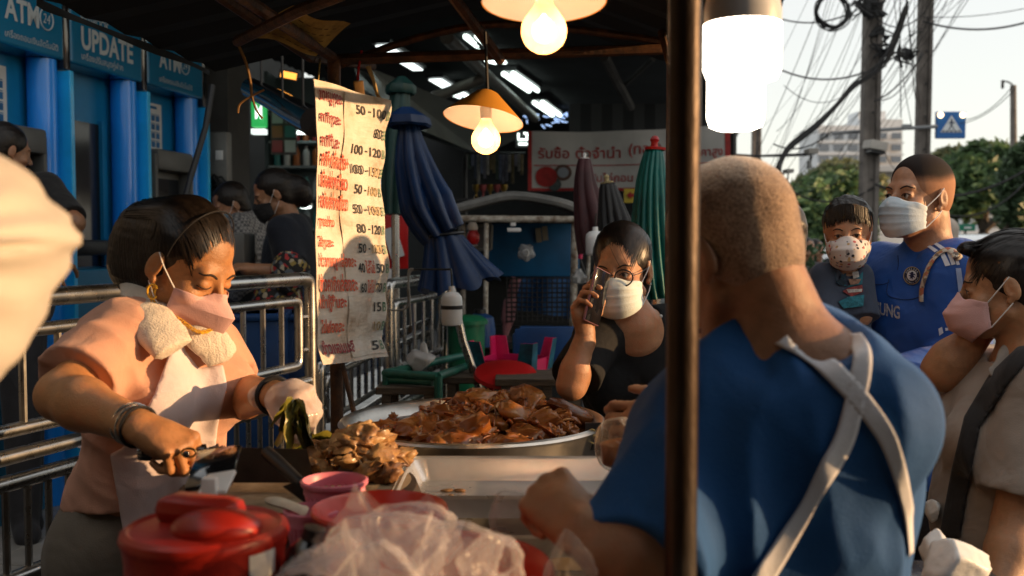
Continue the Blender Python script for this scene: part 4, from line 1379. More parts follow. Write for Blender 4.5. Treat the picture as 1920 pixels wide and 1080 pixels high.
# ================================================================== RAILINGS
def rail_panel(A, B, label, z=(1.365, 1.29, 1.065, 1.005, 0.945, 0.72), npick=6, nlow=16, ground=0.0, r=0.023, posts=(True, True)):
 A, B = Vector(A), Vector(B)
 t = thing('metal_railing', label, 'railing', (A.x, A.y, ground), 'steel crowd railings')
 u = (B - A).normalized()
 W = (B - A).length
 at = lambda a, zz: A + u * a + Vector((0, 0, zz))
 rc = 0.07
 fr = MB()
 ptsf = [at(0, ground), at(0, z[0] - rc)] + bez(at(0, z[0] - rc), at(0, z[0]), at(0, z[0]), at(rc, z[0]), 6)[1:] + \
  [at(W - rc, z[0])] + bez(at(W - rc, z[0]), at(W, z[0]), at(W, z[0]), at(W, z[0] - rc), 6)[1:] + [at(W, ground)]
 fr.tube(ptsf, r, 12)
 fr.build('frame', M_steel, t)
 i0, i1 = 0.075, W - 0.075
 rc = 0.05
 ins = bez(at(i0, z[1] - rc), at(i0, z[1]), at(i0, z[1]), at(i0 + rc, z[1]), 5) + bez(at(i1 - rc, z[1]), at(i1, z[1]), at(i1, z[1]), at(i1, z[1] - rc), 5) + \
  bez(at(i1, z[2] + rc), at(i1, z[2]), at(i1, z[2]), at(i1 - rc, z[2]), 5) + bez(at(i0 + rc, z[2]), at(i0, z[2]), at(i0, z[2]), at(i0, z[2] + rc), 5)
 MB().tube(ins, r * 0.72, 10, closed=True).build('inner_frame', M_steel, t)
 for zz, k in ((z[3], 0.8), (z[4], 0.85), (z[5], 0.85)):
  MB().tube([at(0, zz), at(W, zz)], r * k, 10).build('rail', M_steel, t)
 pk = None
 for i in range(npick):
  a = i0 + (i1 - i0) * (i + 1) / (npick + 1)
  MB().tube([at(a, z[2]), at(a, z[1])], 0.0095, 8).build('picket', M_steel, t)
 for i in range(nlow):
  a = W * (i + 1) / (nlow + 1)
  MB().tube([at(a, z[5]), at(a, z[4])], 0.0085, 6).build('picket', M_steel, t)
 for zz in (z[1] - 0.06, z[2] + 0.05):
  for a, b in ((0, i0), (i1, W)):
   MB().tube([at(a, zz), at(b, zz)], 0.009, 6).build('stub', M_steel, t)
 return t
def RL(Y):
 return Vector((-0.712 - 0.35 * (3.5 - Y), Y, 0))
rail_panel(RL(2.12), RL(3.5), 'long polished railing behind the vendor in the pink apron', npick=11, nlow=22)
rail_panel(RL(0.75), RL(2.06), 'railing panel nearest the camera running off the left edge', npick=10, nlow=20)
q = lambda px, d: Vector((P(px, 450, d).x, d, 0))
rail_panel(q(598, 3.75), q(738, 5.0), 'low dark railing behind and below the price banner', z=(1.03, 0.97, 0.80, 0.74, 0.70, 0.3), npick=8, nlow=14, r=0.02)
rail_panel(q(728, 4.3), q(832, 5.2), 'railing behind the hanging unlit lamp and below the blue parasol', z=(1.31, 1.22, 0.93, 0.86, 0.76, 0.35), npick=4, nlow=8, r=0.025)
rail_panel(q(735, 4.9), q(805, 5.9), 'farthest railing tangled behind the green table frame', z=(1.02, 0.96, 0.7, 0.6, 0.5, 0.2), npick=4, nlow=6, r=0.022)
# blue plastic bins behind the railing
for i, (px, d, w_, lab) in enumerate(((458, 4.1, 0.17, 'blue plastic bin behind the railing, beside the vendor\'s mask'), (530, 4.3, 0.16, 'blue plastic bin behind the railing, next to the railing end'))):
 t = thing('plastic_bin', lab, 'bin', (P(px, 450, d).x, d, TZ), 'blue bins behind the railing')
 c = Vector((P(px, 450, d).x, d, 0))
 zt = ZY(588, d)
 MB().box(c + Vector((0, 0.1, (zt + TZ) / 2)), (w_ * 1.75, 0.3, zt - TZ), (1, 0.15, 0), (-0.15, 1, 0), (0, 0, 1), 0.035).build('body', M_blueplas, t)
 MB().box(c + Vector((0, 0.1, zt - 0.015)), (w_ * 1.85, 0.33, 0.03), (1, 0.15, 0), (-0.15, 1, 0), (0, 0, 1), 0.012).build('rim', M_blueplas, t)
t = thing('counter_box', 'grey box with white paper on the terrace behind the vendor\'s mask', 'box', P(440, 600, 4.4))
MB().box(P(425, 450, 4.7) + Vector((0, 0, -0.07)), (0.22, 0.2, 0.2), bev=0.01).build('box_body', M_machine, t)
# ================================================================== FOOD CART (roof, posts, counter)
CT = 0.94
cart = thing('food_cart', 'roofed food cart with rusty posts and a steel counter in front of the camera', 'food cart', (-0.1, 2.0, 0))
post_xy = P(1281, 450, 1.05)
pt = MB().tube([(post_xy.x, post_xy.y, 0), (post_xy.x, post_xy.y, 0.6), (post_xy.x, post_xy.y, 1.2), (post_xy.x, post_xy.y, 2.06)], 0.0172, 20).build('post', M_pole, cart)
for (x_, y_) in ((-0.535, 3.02), (0.49, 3.06), (-0.72, 1.05)):
 MB().tube([(x_, y_, 0), (x_, y_, 2.04)], 0.02, 12).build('post', M_rust, cart)
fz = 2.045
F_ = lambda px, py, d: P(px, py, d)
bars = [([F_(618, 112, 3.0), F_(1242, 92, 3.05)], 0.017), (smooth_path([F_(612, 132, 3.02), F_(780, 72, 3.02), F_(930, 45, 3.02), F_(1100, 58, 3.03), F_(1244, 78, 3.05)], 4), 0.012),
  ([F_(840, -20, 2.6), F_(938, 112, 3.0)], 0.016), ([F_(380, -30, 2.3), F_(582, 108, 3.0)], 0.016), ([F_(445, 78, 2.6), F_(560, 20, 2.2), F_(640, -10, 2.1)], 0.014),
  ([F_(585, 110, 3.0), F_(700, 125, 3.4)], 0.012), ([Vector((post_xy.x, post_xy.y, fz)), Vector((0.49, 3.06, fz))], 0.016), ([Vector((-0.72, 1.05, fz)), Vector((-0.535, 3.02, fz))], 0.016),
  ([F_(1240, 60, 3.0), F_(1262, 140, 2.9)], 0.012)]
for pts, r_ in bars:
 MB().tube(pts, r_, 8).build('frame_bar', M_rust, cart)
EV = lambda Y: -1.42 + 0.11 * Y + max(0, 2.45 - Y) * 0.55
# tin roof: two near black slopes
rf = MB()
n_ = 30
for side in (0, 1):
 vs, fs = [], []
 for i in range(n_ + 1):
  Y = 0.35 + 3.15 * i / n_
  zc = 0.012 * (i % 2)
  ridge = Vector((-0.10 + 0.02 * Y, Y, 2.32 + zc))
  eave = Vector((EV(Y), Y, 2.085 + zc)) if side == 0 else Vector((0.42 + 0.04 * Y, Y, 2.11 + zc))
  vs += [ridge, eave]
 for i in range(n_):
  fs.append((2 * i, 2 * i + 1, 2 * i + 3, 2 * i + 2))
 k = len(vs)
 vs += [v + Vector((0, 0, 0.012)) for v in vs]
 fs += [tuple(q_ + k for q_ in f) for f in fs]
 rf.add(vs, fs)
rf.build('roof_sheet', M_roofdark, cart, smooth=False)
# drooping tarpaulin hem on the left eave
MB().grid(lambda u, v: Vector((EV(0.35 + 3.15 * u) - 0.01 + 0.01 * math.sin(u * 23), 0.35 + 3.15 * u, 2.09 - 0.02 * v - 0.006 * math.sin(u * 31) * v)), 50, 2).build('eave_hem', M_roofdark, cart)
MB().box((-0.09, 1.87, CT - 0.02), (1.02, 1.96, 0.04), bev=0.008).build('counter_top', pm('worn_counter', (0.08, 0.07, 0.06), 0.4, 0.5, var=0.3, vs=6), cart)
MB().box((-0.09, 1.87, 0.5), (0.96, 1.9, 0.84)).build('cabinet', pm('cart_cabinet', (0.06, 0.055, 0.05), 0.5, 0.4, var=0.3), cart, smooth=False)
# yellow card stuck above the left rafters
yc = thing('yellow_card', 'dirty yellow printed card wedged under the cart roof', 'card', P(580, 60, 2.75))
ya, yb, yc_, yd = P(468, 82, 2.62), P(592, 106, 2.85), P(658, 60, 2.8), P(550, 20, 2.55)
nn = Vector((0, 0, 0.012))
MB().grid(lambda u, v: (ya.lerp(yb, u)).lerp(yd.lerp(yc_, u), v) + nn * (1 + math.sin(u * 5 + v * 3)), 8, 6).build('sheet', M_yel, yc)
s = MB()
for i in range(5):
 for j in range(7):
  u0, v0 = 0.12 + 0.11 * j + rng.uniform(-.02, .02), 0.14 + 0.16 * i
  c4 = [(ya.lerp(yb, u)).lerp(yd.lerp(yc_, u), v) + nn * (0.9 + math.sin(u * 5 + v * 3)) for u, v in ((u0, v0), (u0 + 0.07, v0), (u0 + 0.07, v0 + 0.03), (u0, v0 + 0.03))]
  s.add(c4, [(0, 1, 2, 3)])
s.build('print', pm('print_brown', (0.14, 0.08, 0.02), 0.8), yc, smooth=False)
# twine and wire bits under the left rafter
s = MB()
s.tube(smooth_path([P(446, 82, 2.6), P(462, 120, 2.6), P(470, 155, 2.6), P(472, 178, 2.6)], 5), 0.004, 5)
s.tube(smooth_path([P(495, 168, 2.6), P(472, 180, 2.6), P(450, 195, 2.6), P(446, 212, 2.6)], 5), 0.003, 5)
s.tube(smooth_path([P(472, 178, 2.6), P(480, 205, 2.6), P(492, 222, 2.6)], 5), 0.003, 5)
tag(s.build('twine', pm('twine_tan', (0.20, 0.11, 0.04), 0.8)), 'frayed tan twine dangling from the rafter left of the banner', 'twine')
# ================================================================== PRICE BANNER
pbn = thing('price_banner', 'worn sunlit price banner with red Thai dishes and black prices', 'banner', P(655, 680, 2.9))
TL_, TR_, BL_, BR_ = P(588, 148, 2.75), P(722, 189, 3.05), P(597, 684, 2.75), P(723, 668, 3.05)
bx = ((TR_ - TL_) + (BR_ - BL_)).normalized()
bz = ((TL_ - BL_) + (TR_ - BR_)).normalized()
bn = bx.cross(bz).normalized()        # towards the camera side
if bn.y > 0:
 bn = -bn
def pbp(u, v, off=0.0):
 """u 0..1 left to right, v 0..1 top to bottom"""
 p = (TL_.lerp(TR_, u)).lerp(BL_.lerp(BR_, u), v)
 w_ = 0.010 * math.sin(v * 9 + u * 2) * (0.4 + u) + 0.006 * math.sin(u * 8 + v * 5) + 0.004 * math.sin(v * 31 + u * 7) * (0.3 + u)
 if v > 0.93:
  w_ += (v - 0.93) * 0.3
 return p + bn * (w_ + off)
def ban_mat(n, l, b, tc):
 nz = n.new('ShaderNodeTexNoise')
 nz.inputs['Scale'].default_value = 7
 nz.inputs['Detail'].default_value = 6
 nz.inputs['Roughness'].default_value = 0.7
 l.new(tc.outputs['Object'], nz.inputs['Vector'])
 r_ = ramp(n, [(0.30, (0.34, 0.24, 0.16)), (0.46, (0.62, 0.54, 0.45)), (0.62, (0.70, 0.66, 0.60))])
 l.new(nz.outputs['Fac'], r_.inputs[0])
 l.new(r_.outputs[0], b.inputs['Base Color'])
 b.inputs['Roughness'].default_value = 0.55
 n2 = n.new('ShaderNodeTexNoise')
 n2.inputs['Scale'].default_value = 18
 mp = n.new('ShaderNodeMapping')
 mp.inputs['Scale'].default_value = (1, 1, 3)
 l.new(tc.outputs['Object'], mp.inputs[0])
 l.new(mp.outputs[0], n2.inputs['Vector'])
 bp_ = n.new('ShaderNodeBump')
 bp_.inputs['Strength'].default_value = 0.35
 bp_.inputs['Distance'].default_value = 0.01
 l.new(n2.outputs['Fac'], bp_.inputs['Height'])
 l.new(bp_.outputs[0], b.inputs['Normal'])
M_ban = node_mat('stained_banner', ban_mat)
M_ink = pm('ink_red', (0.50, 0.045, 0.02), 0.6, col2=(0.68, 0.20, 0.11), vs=45)
M_ink2 = pm('ink_maroon', (0.22, 0.012, 0.02), 0.6, col2=(0.36, 0.06, 0.06), vs=45)
M_inkb = pm('ink_black', (0.015, 0.015, 0.016), 0.6, col2=(0.05, 0.045, 0.04), vs=40)
M_inkf = pm('ink_faded', (0.20, 0.13, 0.06), 0.6, col2=(0.55, 0.42, 0.22), vs=60)
M_inkg = pm('ink_green', (0.06, 0.16, 0.09), 0.6, col2=(0.30, 0.38, 0.26), vs=45)
s = MB().grid(lambda u, v: pbp(u, v), 16, 90)
s.grid(lambda u, v: pbp(1 - u, v, -0.003), 16, 90)
s.build('cloth', M_ban, pbn)
MB().grid(lambda u, v: pbp(0.37 + 0.625 * u, 0.015 + 0.97 * v, 0.003 + 0.0015 * math.sin(v * 40)), 12, 90).build('price_strip', M_ban, pbn)
BWd, BHt = 0.345, (TL_ - BL_).length
def bl(s_, u0, v0, wu, hv, m_, off=0.0045, bold=0.02):
 """lettering inside the box starting at (u0, v0 bottom), wu wide, hv high"""
 if not s_:
  return
 lettering('lettering', s_, (0, 0, 0), (1, 0, 0), (0, 1, 0), width=wu, height=hv, m=m_, parent=pbn, bold=bold, fn=lambda a, b_: pbp(u0 + a, v0 - b_, off))
dishes = ['ขาหมูถุงละ', 'คากิถุงละ', 'คากิชิ้นละ', 'คากิ+เนื้อหนัง+', 'เนื้ออย่างเดียว', 'หนังอย่างเดียว', 'ทุกอย่าง', 'ไส้ถุงละ', 'ข้าวขาหมูกล่องละ', 'ข้าวคากิกล่องละ', 'เต้าหู้ชิ้นละ', 'ไข่ฟองละ', 'ข้าวหอมมะลิ']
wd = [0.31, 0.28, 0.27, 0.44, 0.42, 0.44, 0.26, 0.22, 0.47, 0.45, 0.31, 0.29, 0.40]
pr = [('50', '100'), ('', '80'), ('100', '120'), ('100', '150'), ('50', '100'), ('50', '100'), ('80', '120'), ('50', '100'), ('40', '50'), ('60', '70'), ('', '15'), ('', '10'), ('', '5')]
for i in range(13):
 vv = 0.085 + i * 0.0738
 vd = vv - 0.005 * (i > 2)
 h_ = 0.050
 bl(dishes[i], 0.03, vd, wd[i], h_ + 0.014 * (i in (3, 4, 5, 8, 9, 10)), M_ink2 if i < 3 or i == 12 else M_ink, 0.0045 if wd[i] < 0.36 else 0.0065, 0.032)
 a_, b_ = pr[i]
 hp = 0.036
 three = len(b_) == 3
 if i in (8, 9):
  bl(a_, 0.52, vv, 0.085, hp, M_inkb, 0.0065)
  bl('ใส่ไข่', 0.62, vv + 0.002, 0.13, 0.05, M_ink, 0.0065)
  bl(b_, 0.775, vv, 0.13, hp, M_inkb, 0.0065)
 else:
  if a_:
   bl(a_, 0.50 if len(a_) == 3 else 0.54, vv, 0.155 if len(a_) == 3 else 0.11, hp, M_inkb, 0.0065)
   bl('-', 0.685, vv - 0.014, 0.03, 0.006, M_inkb, 0.0065)
  fad = M_inkf if i in (3, 4, 5, 7, 11) else M_inkb
  bl(b_, 0.745 if three else (0.795 if i else 0.745), vv, 0.165 if three else 0.115, hp, fad if i != 6 else M_inkb, 0.0065)
 bl('B', 0.93, vv, 0.05, hp, M_inkg, 0.0065)
# things that hold it up
wc = thing('wooden_clip_block', 'small wooden block and red string above the price banner', 'block', P(676, 170, 2.95))
MB().box(P(673, 168, 2.98), (0.03, 0.03, 0.05), (1, 0.2, 0.1), (-.2, 1, 0), (-.1, 0, 1), 0.003).build('block_body', pm('block_wood', (0.22, 0.12, 0.04), 0.7, var=0.3, vs=20), wc)
MB().tube([P(678, 95, 3.0), P(672, 130, 2.99), P(671, 150, 2.98)], 0.004, 5).build('string', M_red, wc)
MB().tube([P(596, 152, 2.77), P(600, 112, 2.95)], 0.003, 5).build('tie', M_yel, wc)
rp = MB()
for k in range(2):
 rp.tube(smooth_path([P(688, 124, 3.03) + Vector((0.006 * k, 0, 0)), P(700, 150, 3.04) + Vector((0, 0.005 * k, 0)), P(708, 178, 3.05), P(719, 196, 3.045), P(717, 208, 3.05)], 6), [0.0055] * 25, 6)
tag(rp.build('tie_rope', pm('yellow_rope', (0.50, 0.34, 0.13), 0.8, var=0.3, vs=60)), 'twisted yellow rope tying the banner to the roof bar', 'rope')
tag(MB().tube([P(641, 680, 2.98), P(664, 775, 2.85)], 0.008, 8).build('banner_pole', M_rust), 'thin dark stick leaning below the price banner', 'stick')
# ================================================================== PENDANT LAMPS
M_glassw = emis('frosted_bulb', (1.0, 0.50, 0.19), 0.62)
M_glassw.node_tree.nodes['Principled BSDF'].inputs['Alpha'].default_value = 0.78
M_bulbcore = emis('bulb_core', (1.0, 0.72, 0.42), 95)
M_shadeout = pm('lamp_shade_orange', (0.62, 0.27, 0.035), 0.45, sss=0.0)
M_shadein = pm('lamp_shade_inner', (0.85, 0.80, 0.70), 0.4)
def pendant(ctr, rim, axis, R_, H_, bulb_c, rb, label, cord_top):
 """cone shade open downwards; rim centre, axis pointing up"""
 t = thing('pendant_lamp', label, 'lamp', bulb_c, 'bulbs under cone shades')
 ax_ = Vector(axis).normalized()
 MB().lathe(rim, [(R_, 0), (R_ * 0.97, 0.004), (R_ * 0.28, H_ * 0.92), (R_ * 0.16, H_), (0.001, H_)], 48, ax_).build('shade', M_shadeout, t)
 MB().lathe(rim, [(R_ * 0.985, 0.001), (R_ * 0.26, H_ * 0.86), (0.001, H_ * 0.9)], 48, ax_).build('shade_lining', M_shadein, t)
 top = Vector(rim) + ax_ * H_
 MB().tube(smooth_path([top, (top + Vector(cord_top)) / 2, cord_top]), 0.0045, 6).build('cord', M_dark, t)
 b = Vector(bulb_c)
 up = (Vector(rim) + ax_ * H_ * 0.6 - b).normalized()
 prof = [(0.001, -rb)] + [(rb * math.sin(q_), -rb * math.cos(q_)) for q_ in np.linspace(0.2, 2.25, 12)] + [(rb * 0.45, rb * 1.15), (rb * 0.36, rb * 1.45)]
 MB().lathe(b, prof, 28, up).build('bulb', M_glassw, t)
 MB().lathe(b, [(r_ * .5, h_ * .5) for r_, h_ in prof[:-2]] + [(0.001, rb * .8)], 20, up).build('filament_glow', M_bulbcore, t)
 MB().lathe(b + up * rb * 1.45, [(rb * 0.38, 0), (rb * 0.42, 0.03), (rb * 0.3, 0.05), (0.001, 0.05)], 16, up).build('socket', M_whiteplas, t)
 return t
pendant(None, P(1020, 4, 1.62), (0.03, 0.12, 1), 0.102, 0.07, P(1020, 58, 1.60), 0.037, 'nearer pendant lamp with a big lit bulb at the top of the picture', P(1018, -150, 1.62))
pendant(None, P(906, 224, 2.5), (0.15, 0.20, 1), 0.102, 0.075, P(911, 262, 2.49), 0.0365, 'farther pendant lamp with an orange cone shade over a lit bulb', P(910, 60, 2.52))
M_led = emis('led_white_lit', (1.0, 0.88, 0.72), 7)
M_ledcap = pm('led_cap_grey', (0.55, 0.55, 0.56), 0.4, var=0.1)
def led(c, R_, Hc, Hb, label, lit=True, band=False, cord=None, group='bell shaped LED bulbs'):
 t = thing('led_bulb', label, 'bulb', c, group)
 c = Vector(c)           # middle of the seam between cap and diffuser
 MB().lathe(c, [(R_, 0.0), (R_, Hc * 0.35), (R_ * 0.93, Hc * 0.7), (R_ * 0.6, Hc * 0.95), (R_ * 0.3, Hc), (R_ * 0.28, Hc * 1.35), (0.001, Hc * 1.35)], 40,
   wob=(lambda q_, i: 1 + (0.012 * math.cos(q_ * 40) if not lit else 0))).build('cap', M_ledcap if lit else M_whiteplas, t)
 MB().lathe(c, [(R_ * 0.98, 0), (R_, -0.01 * R_), (R_, -Hb * 0.78), (R_ * 0.9, -Hb * 0.94), (R_ * 0.6, -Hb), (0.001, -Hb)], 40).build('diffuser', M_led if lit else M_whiteplas, t)
 if band:
  MB().lathe(c, [(R_ * 1.01, -R_ * 0.12), (R_ * 1.03, -R_ * 0.1), (R_ * 1.03, R_ * 0.22), (R_ * 1.01, R_ * 0.24)], 40).build('band', M_dark, t)
 if cord:
  MB().tube(cord, 0.004, 6).build('cord', M_dark, t)
 return t
led(P(1392, 46, 1.3), Sz(72, 1.3), Sz(70, 1.3), Sz(108, 1.3), 'large lit LED bulb with grey cap right of the pole', cord=[P(1392, -20, 1.3), P(1392, -120, 1.3)])
led(P(1380, 140, 1.62), Sz(54, 1.62), Sz(60, 1.62), Sz(104, 1.62), 'second lit LED bulb just below and behind the large one', cord=[P(1380, 60, 1.62), P(1375, -120, 1.62)])
led(P(847, 577, 3.6), Sz(20, 3.6), Sz(30, 3.6), Sz(34, 3.6), 'unlit white LED bulb with black band hanging before the blue parasol', lit=False, band=True,
 cord=[P(848, 540, 3.6), P(847, 520, 3.6), P(846, 505, 3.6), P(820, 505, 3.65), P(776, 505, 3.7)])
led(P(1116, 455, 4.6), Sz(18, 4.6), Sz(22, 4.6), Sz(24, 4.6), 'unlit white LED bulb hanging beside the phone woman\'s hair', lit=False, cord=[P(1116, 430, 4.6), P(1118, 400, 4.6)])
# dangling wire with white plug on the railing
s = MB()
s.tube(smooth_path([P(776, 505, 3.7), P(768, 512, 3.7), P(765, 540, 3.7), P(764, 575, 3.72), P(745, 582, 3.72), P(728, 580, 3.72)], 6), 0.004, 5)
s.tube(smooth_path([P(778, 505, 3.7), P(766, 508, 3.7), P(767, 545, 3.7), P(770, 600, 3.7), P(769, 612, 3.7)], 6), 0.004, 5)
wp = tag(s.build('dangling_wire', pm('wire_grey', (0.30, 0.28, 0.25), 0.5)), 'thin grey wire looped over the railing with a small plug', 'wire')
MB().box(P(769, 617, 3.7), (0.014, 0.014, 0.025), bev=0.003).build('plug', M_wood, wp)
# ================================================================== FOLDED PARASOLS
def parasol(path, rads, pleats, depth, col, label, finial=None, rib_col=None, seg=80, ph=0.0, valence=None, pole=None):
 """furled cloth: rings along path with pleats that deepen towards the bottom"""
 t = thing('folded_parasol', label, 'parasol', path[-1], 'folded market parasols')
 pts = smooth_path(path, 6)
 n = len(pts)
 rr = np.interp(np.linspace(0, len(rads) - 1, n), range(len(rads)), rads)
 vs, fs = [], []
 for i, p in enumerate(pts):
  d_ax = (pts[min(i + 1, n - 1)] - pts[max(i - 1, 0)]).normalized()
  e1 = d_ax.cross(Vector((0, 1, 0))).normalized()
  e2 = d_ax.cross(e1)
  for k in range(seg):
   a = 2 * math.pi * k / seg
   w_ = 1 + depth * min(1, 0.25 + i / n) * (abs(math.sin(a * pleats / 2 + ph + 0.5 * math.sin(i * 0.15 + k * 0.1))) - 0.55)
   vs.append(p + (e1 * math.cos(a) + e2 * math.sin(a)) * rr[i] * w_)
 for i in range(n - 1):
  for k in range(seg):
   k2 = (k + 1) % seg
   fs.append((i * seg + k, i * seg + k2, (i + 1) * seg + k2, (i + 1) * seg + k))
 fs.append(tuple(range(seg))[::-1])
 fs.append(tuple((n - 1) * seg + k for k in range(seg)))
 MB().add(vs, fs).build('canopy', col, t, sharp=75)
 up = (pts[0] - pts[1]).normalized()
 if valence:
  MB().lathe(pts[0], [(valence * 0.3, 0.05), (valence, 0.01), (valence * 1.05, -0.02), (valence * 0.95, -0.03)], 28, up, wob=lambda q_, i: 1 + 0.06 * math.sin(q_ * 8)).build('top_frill', col, t)
 if finial:
  m_, r_ = finial
  MB().lathe(pts[0], [(r_ * 2.2, 0.0), (r_ * 2.3, r_ * 0.5), (r_ * 0.8, r_ * 0.8), (r_ * 0.7, r_ * 1.6), (r_, r_ * 2.2), (r_ * 0.6, r_ * 2.9), (0.001, r_ * 3.1)], 16, up, wob=lambda q_, i: 1 + (0.12 * math.cos(q_ * 3) if i < 2 else 0)).build('finial', m_, t)
 if pole:
  MB().tube([pts[-1] - up * 0.0, Vector(pole)], 0.018, 8).build('pole', M_steel, t)
 return t
M_pblue = pm('parasol_blue', (0.002, 0.024, 0.095), 0.4, var=0.25, vs=8, bump=0.25, bs=14)
M_pdk = pm('parasol_dark_green', (0.006, 0.04, 0.036), 0.5, var=0.25)
M_pteal = pm('parasol_teal', (0.006, 0.15, 0.135), 0.45, var=0.25, vs=10)
M_pmar = pm('parasol_maroon', (0.06, 0.016, 0.02), 0.6, var=0.3)
M_pblk = pm('parasol_black', (0.010, 0.010, 0.011), 0.55, var=0.3)
D1 = 4.0
parasol([P(765, 225, D1), P(775, 300, D1), P(800, 380, D1), P(832, 440, D1)], [0.03, 0.070, 0.098, 0.078], 9, 0.45, M_pblue, 'big navy blue furled parasol leaning behind the price banner', (M_red, 0.016), valence=0.085)
# flared skirt below its tie
s = MB()
ring = []
for i in range(13):
 t_ = i / 12
 c = P(832, 440, D1).lerp(P(852, 545, D1 - 0.03), t_)
 r0 = 0.070 + 0.035 * t_ ** 1.3
 ring.append([c + Vector((math.cos(a) * r0 * (1 + 0.3 * abs(math.sin(a * 4.5 + 0.4)) * (0.4 + t_)) + (0.055 * t_ * max(0, math.cos(a))), math.sin(a) * r0 * (1 + 0.3 * abs(math.sin(a * 4.5 + .4)) * (0.4 + t_)),
       0.055 * t_ * max(0, math.cos(a)) + 0.015 * t_ * math.sin(a * 7))) for a in np.linspace(0, 2 * math.pi, 73)[:-1]])
n_ = 72
s.add([p for r_ in ring for p in r_], [(i * n_ + k, i * n_ + (k + 1) % n_, (i + 1) * n_ + (k + 1) % n_, (i + 1) * n_ + k) for i in range(12) for k in range(n_)])
bpar = [o for o in bpy.data.objects if o.name == 'folded_parasol'][0]
s.build('skirt', M_pblue, bpar, sharp=75)
MB().tube([P(832, 440, D1) + Vector((math.cos(a) * 0.078, math.sin(a) * 0.078, 0.01 * math.cos(a))) for a in np.linspace(0, 6.28, 24)[:-1]], 0.006, 5, closed=True).build('tie_band', M_dark, bpar)
MB().tube([P(845, 535, D1), P(868, 640, D1 + 0.02), P(905, 745, D1 + 0.05)], 0.017, 10).build('pole', M_steel, bpar)
parasol([P(752, 165, 4.5), P(744, 260, 4.5), P(742, 340, 4.5), P(741, 402, 4.5)], [0.04, 0.06, 0.06, 0.055], 8, 0.35, M_pdk, 'dark green furled parasol just right of the price banner', valence=0.065, pole=(P(742, 500, 4.5).x, 4.5, 0))
parasol([P(1226, 282, 3.5), P(1222, 340, 3.5), P(1222, 430, 3.5), P(1226, 520, 3.5), P(1230, 560, 3.5)], [0.03, 0.052, 0.068, 0.085, 0.08], 16, 0.30, M_pteal, 'teal furled parasol with red cap beside the rusty pole', (M_red, 0.017), seg=128, pole=(P(1232, 560, 3.5).x, 3.5, 0))
parasol([P(1096, 298, 5.0), P(1098, 350, 5.0), P(1112, 420, 5.0), P(1122, 470, 5.0)], [0.03, 0.055, 0.085, 0.09], 7, 0.4, M_pmar, 'maroon furled parasol in front of the pawn banner', (M_whiteplas, 0.01), pole=(P(1124, 560, 5.0).x, 5.0, 0))
parasol([P(1139, 344, 4.7), P(1146, 390, 4.7), P(1158, 450, 4.7)], [0.035, 0.06, 0.09], 12, 0.3, M_pblk, 'black furled parasol with straw coloured cap beside the maroon one', (pm('straw', (0.35, 0.28, 0.14), 0.7), 0.014), pole=(P(1160, 560, 4.7).x, 4.7, 0))
# ================================================================== FOOD STALL AT THE BACK
DS = 5.4
bs_ = thing('back_food_stall', 'unlit food stall with pale pipe frame, curved roof and blue board', 'food stall', P(990, 700, DS))
fr = [([(868, 412), (868, 640)], .016, DS + .5), ([(912, 412), (910, 640)], .014, DS), ([(1078, 418), (1074, 620)], .020, DS), ([(1107, 416), (1101, 530)], .013, DS + .5),
 ([(864, 410), (1120, 412)], .020, DS - 0.02)]
for pts, r_, d in fr:
 MB().tube([P(a, b, d) for a, b in pts], r_, 10).build('frame_pipe', M_whitepaint, bs_)
arch = smooth_path([P(852, 392, DS), P(905, 378, DS), P(965, 367, DS), P(1050, 380, DS), P(1090, 396, DS), P(1125, 412, DS)], 4)
MB().tube(arch, 0.026, 8).build('roof_rim', pm('rim_grey', (0.20, 0.20, 0.19), 0.6, var=0.3), bs_)
s = MB()
s.grid(lambda u, v: arch[int(round(u * (len(arch) - 1)))] + Vector((0, 1.3 * v, 0.02)), len(arch) - 1, 4)
s.build('roof', M_roofdark, bs_)
a, b = P(929, 419, DS + .9), P(1072, 518, DS + .9)
MB().box((a + b) / 2, (b.x - a.x + 0.1, 0.03, a.z - b.z), bev=0.004).build('blue_board', pm('board_blue', (0.006, 0.10, 0.24), 0.5, var=0.3, vs=2.5), bs_)
a, b = P(868, 640, DS), P(1102, 656, DS)
MB().box(((a.x + b.x) / 2, DS + .45, a.z - 0.02), (b.x - a.x, 1.0, 0.04)).build('shelf', pm('shelf_steel_dark', (0.09, 0.09, 0.085), 0.3, 0.8, var=0.3), bs_, smooth=False)
MB().box(((a.x + b.x) / 2, DS + .5, (a.z - 0.05) / 2), (b.x - a.x - .05, 0.9, a.z - 0.06)).build('cabinet', M_roofdark, bs_, smooth=False)
MB().box(P(985, 640, DS + 1.0) + Vector((0, 0.1, 0.3)), (1.0, 0.02, 1.0)).build('back_sheet', M_roofdark, bs_, smooth=False)
